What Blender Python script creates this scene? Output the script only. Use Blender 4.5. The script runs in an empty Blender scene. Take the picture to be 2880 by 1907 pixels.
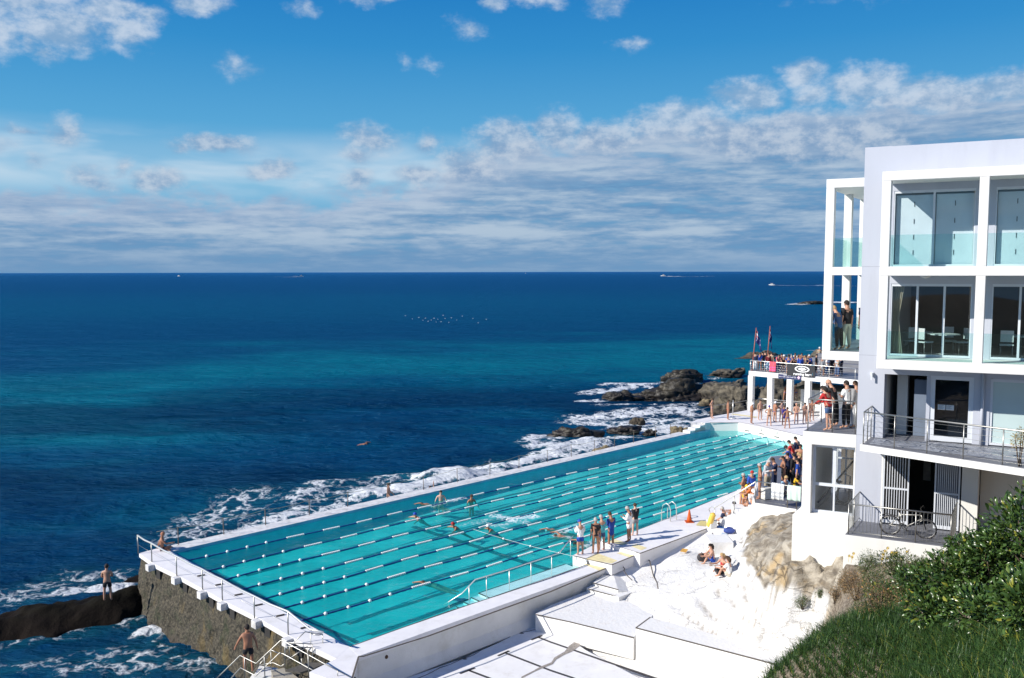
import bpy, bmesh, math, random
import numpy as np
from mathutils import Vector, Matrix
random.seed(7); rng = np.random.default_rng(7)
SC = bpy.context.scene; COL = SC.collection
rad = math.radians
# ------------------------------------------------------------------ camera
F = 2379.0; CX, CY = 1440.0, 953.5; CAMH = 13.9
_p = math.atan((CY-764.5)/F); _r = rad(0.12)
_fw = np.array([0, math.cos(_p), -math.sin(_p)]); _rt = np.array([1., 0, 0]); _up = np.array([0, math.sin(_p), math.cos(_p)])
RT = _rt*math.cos(_r)-_up*math.sin(_r); UP = _rt*math.sin(_r)+_up*math.cos(_r); FW = _fw
cam = bpy.data.cameras.new('camera'); co = bpy.data.objects.new('camera', cam); COL.objects.link(co)
cam.sensor_width = 36; cam.lens = F/2880*36; cam.clip_end = 90000; cam.clip_start = .1
co.matrix_world = Matrix(((RT[0], UP[0], -FW[0], 0), (RT[1], UP[1], -FW[1], 0), (RT[2], UP[2], -FW[2], CAMH), (0, 0, 0, 1)))
SC.camera = co
O0 = np.array([0, 0, CAMH])
def ray(x, y): return FW+RT*(x-CX)/F+UP*(CY-y)/F
def at(x, y, z=0.):                       # photograph point -> place on the level z
    d = ray(x, y); t = (z-CAMH)/d[2]; return O0+d*t
def atD(x, y, D):                         # photograph point -> place at ground distance D
    d = ray(x, y); return O0+d*(D/d[1])
def xy(x, y, z=0.): p = at(x, y, z); return (p[0], p[1])
def proj(v):
    v = np.asarray(v, float)-O0; c = v@FW
    return CX+F*(v@RT)/c, CY-F*(v@UP)/c
# ------------------------------------------------------------------ noise
_perm = rng.permutation(512)
def vnoise(x, y, z=None, s=0):
    x = np.asarray(x, float); y = np.asarray(y, float)
    z = np.zeros_like(x)+s*17.3 if z is None else np.asarray(z, float)+s*17.3
    xi, yi, zi = np.floor(x).astype(int), np.floor(y).astype(int), np.floor(z).astype(int)
    xf, yf, zf = x-xi, y-yi, z-zi
    f = lambda t: t*t*t*(t*(t*6-15)+10)
    u, v, w = f(xf), f(yf), f(zf)
    h = lambda a, b, c: _perm[(_perm[(_perm[a & 511]+b) & 511]+c) & 511]/511.0
    l = lambda a, b, t: a+(b-a)*t
    return l(l(l(h(xi, yi, zi), h(xi+1, yi, zi), u), l(h(xi, yi+1, zi), h(xi+1, yi+1, zi), u), v),
             l(l(h(xi, yi, zi+1), h(xi+1, yi, zi+1), u), l(h(xi, yi+1, zi+1), h(xi+1, yi+1, zi+1), u), v), w)
def fbm(x, y, z=None, o=4, s=0, g=.5):
    t = 0; a = 1; n = 0
    for i in range(o):
        t = t+a*vnoise(np.asarray(x)*2**i, np.asarray(y)*2**i, None if z is None else np.asarray(z)*2**i, s+i*3); n += a; a *= g
    return t/n
def sstep(a, b, x): t = np.clip((x-a)/(b-a), 0, 1); return t*t*(3-2*t)
# ------------------------------------------------------------------ materials
def newmat(name):
    m = bpy.data.materials.new(name); m.use_nodes = True; return m, m.node_tree.nodes, m.node_tree.links, m.node_tree.nodes['Principled BSDF']
def lin(c): return tuple((v/12.92 if v <= .04045 else ((v+.055)/1.055)**2.4) for v in c)
_mc = {}
def mat(name, col, rough=.6, amt=.12, scale=3., bump=0., bscale=20., metal=0., spec=.5, dirt=None, dscale=.6, damt=.35, stretch=(1, 1, 1), coat=0.):
    if name in _mc: return _mc[name]
    m, N, L, b = newmat(name); _mc[name] = m
    b.inputs['Roughness'].default_value = rough; b.inputs['Metallic'].default_value = metal
    b.inputs['Specular IOR Level'].default_value = spec; b.inputs['Coat Weight'].default_value = coat
    tc = N.new('ShaderNodeTexCoord'); mp = N.new('ShaderNodeMapping'); mp.inputs['Scale'].default_value = stretch
    L.new(tc.outputs['Object'], mp.inputs[0])
    n = N.new('ShaderNodeTexNoise'); n.inputs['Scale'].default_value = scale; n.inputs['Detail'].default_value = 5; L.new(mp.outputs[0], n.inputs['Vector'])
    r = N.new('ShaderNodeValToRGB'); r.color_ramp.elements[0].position = .3; r.color_ramp.elements[1].position = .7
    r.color_ramp.elements[0].color = (*[max(0, v*(1-amt)) for v in col], 1); r.color_ramp.elements[1].color = (*[min(1, v*(1+amt)) for v in col], 1)
    L.new(n.outputs['Fac'], r.inputs[0]); out = r.outputs[0]
    if dirt:
        d = N.new('ShaderNodeTexNoise'); d.inputs['Scale'].default_value = dscale; d.inputs['Detail'].default_value = 8; d.inputs['Roughness'].default_value = .7; L.new(mp.outputs[0], d.inputs['Vector'])
        mr = N.new('ShaderNodeMapRange'); mr.inputs['From Min'].default_value = .52; mr.inputs['From Max'].default_value = .78; mr.inputs['To Max'].default_value = damt; L.new(d.outputs['Fac'], mr.inputs[0])
        mx = N.new('ShaderNodeMix'); mx.data_type = 'RGBA'; L.new(mr.outputs[0], mx.inputs[0]); L.new(out, mx.inputs[6]); mx.inputs[7].default_value = (*dirt, 1); out = mx.outputs[2]
    L.new(out, b.inputs['Base Color'])
    if bump:
        q = N.new('ShaderNodeTexNoise'); q.inputs['Scale'].default_value = bscale; q.inputs['Detail'].default_value = 6; L.new(mp.outputs[0], q.inputs['Vector'])
        bp = N.new('ShaderNodeBump'); bp.inputs['Strength'].default_value = bump; bp.inputs['Distance'].default_value = .05; L.new(q.outputs['Fac'], bp.inputs['Height']); L.new(bp.outputs[0], b.inputs['Normal'])
    return m
def glassmat(name, tint, refl=1.0, rough=.02):
    m, N, L, b = newmat(name); N.remove(b); out = [n for n in N if n.type == 'OUTPUT_MATERIAL'][0]
    t = N.new('ShaderNodeBsdfTransparent'); t.inputs[0].default_value = (*tint, 1)
    g = N.new('ShaderNodeBsdfGlossy'); g.inputs['Roughness'].default_value = rough; g.inputs[0].default_value = (refl, refl, refl, 1)
    f = N.new('ShaderNodeFresnel'); ge = N.new('ShaderNodeNewGeometry'); im = N.new('ShaderNodeMapRange'); im.inputs['To Min'].default_value = 1.5; im.inputs['To Max'].default_value = 1/1.5; L.new(ge.outputs['Backfacing'], im.inputs[0]); L.new(im.outputs[0], f.inputs[0]); mx = N.new('ShaderNodeMixShader')
    L.new(f.outputs[0], mx.inputs[0]); L.new(t.outputs[0], mx.inputs[1]); L.new(g.outputs[0], mx.inputs[2]); L.new(mx.outputs[0], out.inputs[0]); return m
# ------------------------------------------------------------------ mesh helpers
class MB:
    def __init__(s): s.v = []; s.f = []; s.m = []; s.sm = []
    def add(s, vs, fs, m=0, smooth=False):
        o = len(s.v); s.v += [tuple(map(float, q)) for q in vs]; s.f += [tuple(i+o for i in f) for f in fs]; s.m += [m]*len(fs); s.sm += [smooth]*len(fs); return s
    def prism(s, poly, z0, z1, m=0):         # poly: ccw or cw list of (x,y); z1 may be a list
        n = len(poly); zb = z0 if hasattr(z0, '__len__') else [z0]*n; zt = z1 if hasattr(z1, '__len__') else [z1]*n
        a = sum(poly[i][0]*poly[(i+1) % n][1]-poly[(i+1) % n][0]*poly[i][1] for i in range(n))
        idx = list(range(n)) if a > 0 else list(range(n))[::-1]
        vs = [(poly[i][0], poly[i][1], zb[i]) for i in idx]+[(poly[i][0], poly[i][1], zt[i]) for i in idx]
        fs = [tuple(range(n))[::-1], tuple(range(n, 2*n))]+[(i, (i+1) % n, (i+1) % n+n, i+n) for i in range(n)]
        return s.add(vs, fs, m)
    def hexa(s, P, m=0):                     # 8 corners: bottom 4 (loop), top 4
        return s.add(P, [(3, 2, 1, 0), (4, 5, 6, 7), (0, 1, 5, 4), (1, 2, 6, 5), (2, 3, 7, 6), (3, 0, 4, 7)], m)
    def box(s, c, size, rot=0, m=0):
        cx, cy, cz = c; a, b, h = [q/2 for q in size]; C, S = math.cos(rot), math.sin(rot)
        P = [(cx+x*C-y*S, cy+x*S+y*C, cz+z) for z in (-h, h) for x, y in ((-a, -b), (a, -b), (a, b), (-a, b))]
        return s.hexa(P, m)
    def tube(s, pts, r, n=6, m=0, cap=True, closed=False):
        pts = [Vector(p) for p in pts]; rr = r if hasattr(r, '__len__') else [r]*len(pts); vs = []; fs = []; k = len(pts)
        up = Vector((0, 0, 1))
        for i, p in enumerate(pts):
            if closed: t = pts[(i+1) % k]-pts[i-1]
            else: t = pts[min(i+1, k-1)]-pts[max(i-1, 0)]
            t = t.normalized() if t.length > 1e-9 else Vector((0, 0, 1)); a = t.cross(up)
            if a.length < .05: a = t.cross(Vector((1, 0, 0)))
            a.normalize(); b = a.cross(t)
            vs += [p+(a*math.cos(2*math.pi*j/n)+b*math.sin(2*math.pi*j/n))*rr[i] for j in range(n)]
        for i in range(k if closed else k-1):
            q = (i+1) % k
            fs += [(i*n+j, q*n+j, q*n+(j+1) % n, i*n+(j+1) % n) for j in range(n)]
        if cap and not closed: fs += [tuple(range(n)), tuple(range((k-1)*n, k*n))[::-1]]
        return s.add(vs, fs, m, True)
    def lathe(s, c, prof, n=12, m=0, smooth=True):   # prof: (r,z)
        vs = [(c[0]+r*math.cos(2*math.pi*j/n), c[1]+r*math.sin(2*math.pi*j/n), c[2]+z) for r, z in prof for j in range(n)]
        fs = [(i*n+j, i*n+(j+1) % n, (i+1)*n+(j+1) % n, (i+1)*n+j) for i in range(len(prof)-1) for j in range(n)]
        fs += [tuple(range(n))[::-1], tuple(range((len(prof)-1)*n, len(prof)*n))]
        return s.add(vs, fs, m, smooth)
    def ball(s, c, r, n=8, m=0, k=5):
        r = r if hasattr(r, '__len__') else (r, r, r); vs = [(c[0], c[1], c[2]-r[2])]
        for i in range(1, k):
            a = math.pi*i/k
            vs += [(c[0]+r[0]*math.sin(a)*math.cos(2*math.pi*j/n), c[1]+r[1]*math.sin(a)*math.sin(2*math.pi*j/n), c[2]-r[2]*math.cos(a)) for j in range(n)]
        vs.append((c[0], c[1], c[2]+r[2])); fs = [(0, 1+(j+1) % n, 1+j) for j in range(n)]
        for i in range(k-2): fs += [(1+i*n+j, 1+i*n+(j+1) % n, 1+(i+1)*n+(j+1) % n, 1+(i+1)*n+j) for j in range(n)]
        o = 1+(k-2)*n; fs += [(o+j, o+(j+1) % n, len(vs)-1) for j in range(n)]
        return s.add(vs, fs, m, True)
    def mesh(s, name):
        me = bpy.data.meshes.new(name); me.from_pydata(s.v, [], s.f)
        me.polygons.foreach_set('material_index', s.m); me.polygons.foreach_set('use_smooth', s.sm); me.update(); return me
    def build(s, name, mats, parent=None, bevel=0):
        return link(name, s.mesh(name), mats, parent, bevel)
def link(name, me, mats, parent=None, bevel=0):
    o = bpy.data.objects.new(name, me); COL.objects.link(o)
    for q in (mats if isinstance(mats, (list, tuple)) else [mats]): me.materials.append(q)
    if parent is not None: o.parent = parent
    if bevel:
        b = o.modifiers.new('bevel', 'BEVEL'); b.width = bevel; b.segments = 2; b.limit_method = 'ANGLE'
    return o
def tag(o, label=None, cat=None, group=None, kind=None):
    for k, v in (('label', label), ('category', cat), ('group', group), ('kind', kind)):
        if v: o[k] = v
    return o
def empty(name, loc, label, cat, group=None, rz=0):
    o = bpy.data.objects.new(name, None); COL.objects.link(o); o.location = tuple(map(float, loc)); o.rotation_euler = (0, 0, rz); o.empty_display_size = .1
    return tag(o, label, cat, group)
def local(e, mb):                        # world-space vertices -> the empty's space (unrotated empties)
    l = e.location; mb.v = [(x-l[0], y-l[1], z-l[2]) for x, y, z in mb.v]; return mb
def kids(o): return [c for c in COL.objects if c.parent == o]
def dup(root, loc, rz=0., label=None, group=None):
    r = root.copy(); COL.objects.link(r); r.location = tuple(map(float, loc)); r.rotation_euler = (0, 0, rz)
    if label: r['label'] = label
    if group: r['group'] = group
    for ch in list(root.children):
        c = ch.copy(); COL.objects.link(c); c.parent = r
        for g in list(ch.children):
            d = g.copy(); COL.objects.link(d); d.parent = c
    return r
def grid_mesh(name, X, Y, Z, mats, mask=None, parent=None, smooth=True, attrs=None):
    h, w = X.shape; V = np.stack([X, Y, Z], -1).reshape(-1, 3)
    i = np.arange(h*w).reshape(h, w); Fq = np.stack([i[:-1, :-1], i[:-1, 1:], i[1:, 1:], i[1:, :-1]], -1).reshape(-1, 4)
    if mask is not None:
        k = mask.reshape(-1); Fq = Fq[k[Fq].all(1)]
        used = np.zeros(h*w, bool); used[Fq.ravel()] = True; new = np.cumsum(used)-1; V = V[used]; Fq = new[Fq]
    else: used = np.ones(h*w, bool)
    me = bpy.data.meshes.new(name); me.vertices.add(len(V)); me.vertices.foreach_set('co', V.ravel().astype(np.float32))
    n = len(Fq); me.loops.add(n*4); me.loops.foreach_set('vertex_index', Fq.ravel().astype(np.int32))
    me.polygons.add(n); me.polygons.foreach_set('loop_start', np.arange(0, n*4, 4, dtype=np.int32)); me.polygons.foreach_set('use_smooth', np.full(n, smooth))
    me.update(calc_edges=True); me.validate()
    for k, v in (attrs or {}).items():
        a = me.attributes.new(k, 'FLOAT', 'POINT'); a.data.foreach_set('value', v.reshape(-1)[used].astype(np.float32))
    return link(name, me, mats, parent)
def inpoly(x, y, poly):
    r = np.zeros(np.shape(x), bool); n = len(poly)
    for i in range(n):
        x0, y0 = poly[i]; x1, y1 = poly[(i+1) % n]
        if y0 == y1: continue
        c = ((y0 > y) != (y1 > y)) & (x < (x1-x0)*(y-y0)/(y1-y0)+x0); r ^= c
    return r
def segdist(x, y, a, b):
    ax, ay = a; bx, by = b; dx, dy = bx-ax, by-ay; t = np.clip(((x-ax)*dx+(y-ay)*dy)/(dx*dx+dy*dy+1e-9), 0, 1)
    return np.hypot(x-ax-t*dx, y-ay-t*dy)
# ------------------------------------------------------------------ palette
M = dict(
 white=mat('white_paint', (.775, .765, .735), .55, .03, 1.2, .15, 30, dirt=(.5, .45, .37), dscale=.9, damt=.3, stretch=(1.3, 1.3, .5)),
 cream=mat('cream_render', (.76, .75, .71), .7, .03, .8, .1, 60, dirt=(.5, .46, .38), dscale=.9, damt=.3, stretch=(1.5, 1.5, .35)),
 wallgrey=mat('weathered_white', (.70, .69, .66), .8, .08, 1.0, .3, 25, dirt=(.42, .38, .28), dscale=.8, damt=.45),
 lavender=mat('lavender_render', (.49, .512, .578), .75, .03, .7, .06, 80, dirt=(.34, .35, .41), dscale=.9, damt=.3, stretch=(1.5, 1.5, .3)),
 deck=mat('deck_paint', (.775, .755, .755), .7, .05, 1.5, .1, 40, dirt=(.48, .44, .38), dscale=1.3, damt=.4),
 wetdeck=mat('worn_deck', (.68, .67, .66), .7, .14, 3., .4, 12, dirt=(.22, .19, .15), dscale=2.2, damt=.85),
 yellowpaint=mat('faded_yellow', (.78, .68, .38), .7, .12, 6),
 joint=mat('dark_joint', (.10, .085, .07), .9, .2, 9),
 black=mat('black_paint', (.035, .032, .035), .7, .2, 5),
 steel=mat('brushed_steel', (.42, .41, .38), .42, .05, 5, metal=1.),
 chrome=mat('pale_tube', (.78, .77, .72), .35, .05, 5, metal=.6),
 floorgrey=mat('grey_tile', (.16, .165, .19), .5, .1, 2),
 alu=mat('white_aluminium', (.66, .69, .74), .4, .03, 4),
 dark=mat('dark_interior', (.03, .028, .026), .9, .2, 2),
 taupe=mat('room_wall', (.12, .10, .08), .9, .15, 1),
)
# ================================================================== sky, sun
SUN_EL, SUN_VEC = rad(31.5), Vector((-.95, -.312, 0)).normalized()       # horizontal direction towards the sun
sv = Vector((SUN_VEC.x*math.cos(SUN_EL), SUN_VEC.y*math.cos(SUN_EL), math.sin(SUN_EL)))
sl = bpy.data.lights.new('sun', 'SUN'); sl.energy = 4.9; sl.angle = rad(.53); sl.color = (1, .95, .87)
so = bpy.data.objects.new('sun', sl); COL.objects.link(so); so.rotation_euler = sv.to_track_quat('Z', 'Y').to_euler(); so.location = (-30, -20, 60)
W = bpy.data.worlds.new('World'); SC.world = W; W.use_nodes = True
N = W.node_tree.nodes; L = W.node_tree.links; bg = N['Background']
def nd(t, **k):
    n = N.new(t)
    for a, b in k.items(): setattr(n, a, b)
    return n
def mth(op, a, b=None, c=None, clamp=False):
    n = nd('ShaderNodeMath', operation=op); n.use_clamp = clamp
    for i, q in enumerate((a, b, c)):
        if q is None: continue
        if isinstance(q, (int, float)): n.inputs[i].default_value = q
        else: L.new(q, n.inputs[i])
    return n.outputs[0]
def mrange(x, a, b, c=0., d=1., smooth=True):
    n = nd('ShaderNodeMapRange'); n.interpolation_type = 'SMOOTHSTEP' if smooth else 'LINEAR'
    for i, q in enumerate((x, a, b, c, d)):
        if isinstance(q, (int, float)): n.inputs[i].default_value = q
        else: L.new(q, n.inputs[i])
    return n.outputs[0]
def mixc(f, a, b, mode='MIX'):
    n = nd('ShaderNodeMix', data_type='RGBA', blend_type=mode)
    for i, q in ((0, f), (6, a), (7, b)):
        if isinstance(q, (int, float)): n.inputs[i].default_value = q
        elif isinstance(q, tuple): n.inputs[i].default_value = (*q, 1)
        else: L.new(q, n.inputs[i])
    return n.outputs[2]
sky = nd('ShaderNodeTexSky', sky_type='NISHITA'); sky.sun_disc = False; sky.sun_elevation = SUN_EL
sky.sun_rotation = math.atan2(SUN_VEC.x, SUN_VEC.y); sky.air_density = 1.; sky.dust_density = .3; sky.ozone_density = 3.
tc = nd('ShaderNodeTexCoord'); sp = nd('ShaderNodeSeparateXYZ'); L.new(tc.outputs['Generated'], sp.inputs[0])
U = mth('ARCTAN2', sp.outputs[0], sp.outputs[1]); V = mth('ARCSINE', sp.outputs[2])      # azimuth from north-of-view, elevation
cv = nd('ShaderNodeCombineXYZ'); L.new(U, cv.inputs[0]); L.new(V, cv.inputs[1])
def noise(scale, sx=1., sy=1., detail=5., rough=.55, off=0., vec=None, dist=0.):
    mp = nd('ShaderNodeMapping'); mp.inputs['Scale'].default_value = (sx, sy, 1); mp.inputs['Location'].default_value = (off, off*.7, off*1.3); L.new(vec or cv.outputs[0], mp.inputs[0])
    n = nd('ShaderNodeTexNoise'); n.inputs['Scale'].default_value = scale; n.inputs['Detail'].default_value = detail; n.inputs['Roughness'].default_value = rough; n.inputs['Distortion'].default_value = dist
    L.new(mp.outputs[0], n.inputs['Vector']); return n
# warped coordinates for ragged edges
wn = noise(14, 1, 1.6, 5, .6, 3.1); ws = nd('ShaderNodeVectorMath', operation='SUBTRACT'); L.new(wn.outputs['Color'], ws.inputs[0]); ws.inputs[1].default_value = (.5, .5, .5)
wm = nd('ShaderNodeVectorMath', operation='MULTIPLY'); L.new(ws.outputs[0], wm.inputs[0]); wm.inputs[1].default_value = (.06, .038, 0)
wa = nd('ShaderNodeVectorMath', operation='ADD'); L.new(cv.outputs[0], wa.inputs[0]); L.new(wm.outputs[0], wa.inputs[1])
def sc2(px, py): return (math.atan((px-1440)/F), math.atan((764-py)/F))
blobs = [(60, 70, 210, 105, 1), (190, 170, 150, 75, .95), (0, 190, 110, 80, .75), (350, 105, 95, 60, .85), (400, 165, 75, 60, .8), (450, 125, 60, 40, .7), (590, 65, 95, 42, .9), (115, 215, 45, 40, .6), (175, 240, 45, 30, .5),
 (1060, 8, 110, 38, .95), (1395, 15, 60, 32, .85), (1530, 5, 80, 38, .85), (1690, 20, 80, 50, .55), (1330, 95, 70, 40, .42), (885, 65, 50, 35, .4), (680, 225, 60, 38, .42), (1780, 150, 70, 25, .4), (1145, 190, 30, 25, .28), (1210, 200, 35, 25, .28), (2330, 45, 140, 40, .25), (2520, 55, 200, 45, .25),
 (2240, 255, 75, 40, .8), (2100, 300, 100, 55, .8), (2260, 310, 80, 50, .7), (2420, 290, 130, 60, 1), (2600, 325, 200, 48, 1), (2830, 325, 200, 55, 1), (1420, 400, 110, 80, 1), (1560, 375, 90, 70, .95), (1700, 400, 160, 60, .95), (1900, 370, 200, 70, .9), (2100, 400, 200, 80, 1), (2350, 420, 260, 90, .95),
 (610, 430, 130, 32, .8), (510, 440, 60, 20, .5), (760, 480, 95, 30, .75), (200, 420, 60, 45, .6), (130, 500, 50, 20, .4), (90, 430, 60, 16, .5), (460, 530, 90, 45, .85), (1040, 400, 110, 55, .7), (1010, 440, 70, 30, .65), (1200, 415, 50, 45, .6), (1010, 500, 60, 42, .7), (1180, 495, 90, 35, .75), (1330, 470, 130, 60, .8), (270, 530, 60, 45, .6), (0, 470, 60, 30, .5), (360, 500, 30, 25, .5)]
best = None
for px, py, rx, ry, st in blobs:
    u, v = sc2(px, py)
    a = nd('ShaderNodeVectorMath', operation='SUBTRACT'); L.new(wa.outputs[0], a.inputs[0]); a.inputs[1].default_value = (u, v, 0)
    b = nd('ShaderNodeVectorMath', operation='MULTIPLY'); L.new(a.outputs[0], b.inputs[0]); b.inputs[1].default_value = (F/(rx*1.06), F/(ry*1.04), 0)
    l = nd('ShaderNodeVectorMath', operation='LENGTH'); L.new(b.outputs[0], l.inputs[0])
    q = mth('MULTIPLY', mth('SUBTRACT', 1.0, l.outputs['Value']), st)
    best = q if best is None else mth('SMOOTH_MAX', best, q, .12)
nfine = noise(38, 1, 1.5, 6, .62, 1.7); nmid = noise(16, 1, 1.9, 5, .58, 5.2)
blobf = mrange(mth('ADD', best, mth('MULTIPLY', mth('SUBTRACT', nfine.outputs['Fac'], .5), .75)), .0, .62)
# low stratocumulus bank: its upper edge climbs to the right
ed = nd('ShaderNodeFloatCurve'); cvv = ed.mapping.curves[0]
pts = [(0., .086), (.22, .09), (.36, .098), (.44, .118), (.5, .145), (.62, .16), (.75, .174), (.88, .185), (1., .188)]
cvv.points[0].location = pts[0]; cvv.points[1].location = pts[-1]
for p in pts[1:-1]: cvv.points.new(*p)
ed.mapping.update(); L.new(mrange(U, -.6, .6, 0, 1, False), ed.inputs['Value'])
strat = noise(9, 1, 7.5, 6, .6, 2.3); strat2 = noise(4.5, 1, 12, 5, .55, 8.3); strat3 = noise(30, 1, 4.5, 5, .6, 4.4)
edge = mth('SUBTRACT', mth('ADD', ed.outputs[0], mth('MULTIPLY', mth('SUBTRACT', nmid.outputs['Fac'], .5), .085)), V)
bank = mrange(edge, -.004, .02)
holes = mrange(mth('ADD', mth('MULTIPLY', strat.outputs['Fac'], .55), mth('MULTIPLY', strat3.outputs['Fac'], .45)), .33, .5, .66, 1.)
bankf = mth('MULTIPLY', bank, holes)
# pale high cirrus left of centre
cir = noise(5, 1, 4.5, 4, .5, 6.1, dist=.4)
cw = mth('MULTIPLY', mrange(V, .07, .105), mrange(V, .165, .125)); cw = mth('MULTIPLY', cw, mrange(U, .25, -.05))
cirf = mth('MULTIPLY', cw, mrange(cir.outputs['Fac'], .38, .62, .25, 1.0))
# clear-sky colour: Nishita, deepened the way slide film shows a polarised sky
hs = nd('ShaderNodeHueSaturation'); hs.inputs['Saturation'].default_value = 1.25; hs.inputs['Value'].default_value = 1.; L.new(sky.outputs[0], hs.inputs['Color'])
gr = nd('ShaderNodeValToRGB'); L.new(mrange(V, 0., .7, 0, 1, False), gr.inputs[0]); e = gr.color_ramp.elements
SKYK = 7.45
def skc(r, g, b): return tuple(v*1.0 for v in lin((r/255, g/255, b/255)))
e[0].position = 0; e[0].color = (*skc(104, 158, 203), 1); e[1].position = 1.; e[1].color = (*skc(10, 82, 160), 1)
for pos, c in ((.14, skc(108, 180, 219)), (.24, skc(84, 165, 215)), (.36, skc(48, 142, 205)), (.47, skc(24, 122, 196)), (.6, skc(16, 106, 184))):
    q = e.new(pos); q.color = (*c, 1)
grs = nd('ShaderNodeVectorMath', operation='SCALE'); L.new(gr.outputs[0], grs.inputs[0]); grs.inputs['Scale'].default_value = SKYK
clear = mixc(.93, hs.outputs[0], grs.outputs[0])
def kc(r, g, b): return tuple(v*SKYK for v in skc(r, g, b))
shade = mrange(mth('ADD', mth('MULTIPLY', strat.outputs['Fac'], .45), mth('ADD', mth('MULTIPLY', strat2.outputs['Fac'], .3), mth('MULTIPLY', strat3.outputs['Fac'], .25))), .39, .62)
bankc = mixc(shade, kc(98, 144, 188), kc(176, 196, 216))
bankc = mixc(mrange(edge, .06, 0., 0., .55), bankc, kc(186, 199, 220))
bankc = mixc(mrange(V, .05, .0, 0, .75), bankc, kc(112, 152, 192))
blobc = mixc(mrange(mth('ADD', nfine.outputs['Fac'], mth('MULTIPLY', nmid.outputs['Fac'], .8)), .72, 1.1), kc(142, 174, 207), kc(206, 218, 233))
lowb = mixc(mrange(V, .2, .13), blobc, mixc(mrange(nfine.outputs['Fac'], .35, .66), kc(122, 156, 194), kc(192, 205, 221)))
c1 = mixc(mth('MULTIPLY', cirf, .62), clear, kc(214, 228, 240))
c2 = mixc(mth('MULTIPLY', bankf, .97), c1, bankc)
c3 = mixc(mth('MULTIPLY', blobf, .82), c2, lowb)
W.cycles.sampling_method = 'MANUAL'; W.cycles.sample_map_resolution = 256
L.new(c3, bg.inputs[0]); bg.inputs[1].default_value = .1
SC.view_settings.view_transform = 'Standard'; SC.view_settings.look = 'None'; SC.view_settings.gamma = 1; SC.view_settings.exposure = .42
SC.cycles.max_bounces = 8; SC.cycles.transparent_max_bounces = 24; SC.cycles.use_denoising = True; SC.cycles.sample_clamp_indirect = 6
SC.cycles.caustics_reflective = False; SC.cycles.caustics_refractive = False

# ================================================================== sea
SEA = -3.0
def S(px, py, z=-2.8): return xy(px, py, z)
foam_strokes = [  # photograph points, half-width in metres, strength
 ([(520, 1500), (600, 1450), (700, 1400)], 5.5, .62), ([(560, 1470), (640, 1420), (720, 1385)], 3, .66), ([(713, 1475), (790, 1450), (860, 1425)], 2.2, .9), ([(640, 1490), (760, 1462)], 2, .8), ([(830, 1405), (890, 1375), (937, 1365)], 2.2, .82), ([(860, 1440), (940, 1420), (1000, 1400)], 2.2, .7), ([(900, 1400), (1000, 1380), (1050, 1350)], 3.5, .58),
 ([(1013, 1391), (1080, 1385), (1146, 1378), (1260, 1357), (1400, 1330)], 1.7, 1.25), ([(1180, 1352), (1256, 1340), (1330, 1330), (1420, 1315)], 2.6, 1.1), ([(1240, 1345), (1290, 1350)], 2.2, 1.3), ([(1080, 1345), (1180, 1330), (1300, 1312), (1420, 1290)], 3.2, .82), ([(1000, 1372), (1100, 1360)], 2, .6),
 ([(1400, 1318), (1460, 1295), (1560, 1270), (1660, 1255)], 2.5, 1.2), ([(1500, 1245), (1580, 1270), (1700, 1240), (1760, 1225)], 3.5, 1.0), ([(1490, 1235), (1530, 1222)], 2.5, 1.05), ([(1640, 1165), (1760, 1160), (1900, 1150), (1960, 1160)], 5, .85), ([(1630, 1180), (1720, 1190), (1860, 1180), (1930, 1180)], 4.5, .86), ([(1780, 1205), (1860, 1200), (1900, 1195)], 2.6, 1.05), ([(1690, 1140), (1800, 1135), (1960, 1140)], 2.5, .74),
 ([(1650, 1102), (1740, 1092), (1850, 1075)], 3.2, .98), ([(1636, 1127), (1690, 1122)], 2.4, .95), ([(1645, 1096), (1690, 1092)], 2.2, 1.0), ([(1700, 1082), (1790, 1080), (1840, 1092)], 2.6, .8), ([(1860, 1068), (1960, 1072)], 1.6, .8), ([(2080, 1054), (2000, 1060)], 1.5, .6), ([(1600, 1215), (1540, 1245)], 2.5, .8),
 ([(40, 1660), (110, 1625), (200, 1600)], 3.2, .54), ([(120, 1650), (200, 1640), (290, 1625), (365, 1615)], 2.0, .7), ([(200, 1648), (260, 1640), (360, 1622)], .9, 1.05), ([(0, 1680), (80, 1690)], 2, .55), ([(230, 1600), (330, 1595)], 2.5, .55),
 ([(60, 1790), (160, 1770), (300, 1745), (380, 1745)], 1.6, .54), ([(20, 1800), (120, 1790), (250, 1775)], 1.6, .46), ([(393, 1775), (425, 1765), (455, 1775)], .8, 1.05), ([(0, 1890), (120, 1870), (250, 1850), (350, 1830)], 2.2, .5), ([(180, 1900), (280, 1875), (400, 1850)], 1.2, .64), ([(430, 1800), (480, 1830)], .8, .62), ([(350, 1890), (480, 1860), (560, 1880)], 1.6, .58),
 ([(560, 1500), (500, 1535)], 1.6, .55), ([(2262, 852), (2330, 848), (2420, 850)], 8, 1.3), ([(2262, 852), (2230, 856)], 3, .9), ([(2290, 985), (2400, 990)], 4, .8)]
wakes = [((2170, 802), (2320, 803), 2.6, 1.2), ((2172, 801), (2420, 803.5), 2.2, .9), ((1868, 776.5), (1925, 777.5), 9, 1.2), ((1925, 777), (2010, 776), 8, .62), ((842, 776.5), (770, 778), 8, .6), ((842, 776.5), (815, 777), 9, 1.0)]
th = np.linspace(rad(-50), rad(52), 760)
r1 = 18*np.exp(np.arange(0, 520)*.0058); r2 = r1[-1]*np.exp(np.arange(1, 190)*.034); rr_ = np.concatenate([r1, r2]); rr_ = rr_[rr_ < 70000]
R_, T_ = np.meshgrid(rr_, th, indexing='ij'); X = R_*np.sin(T_); Y = R_*np.cos(T_)
foam = np.zeros_like(X); near = R_ < 700
xs, ys = X[near], Y[near]; fm = np.zeros_like(xs)
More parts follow.
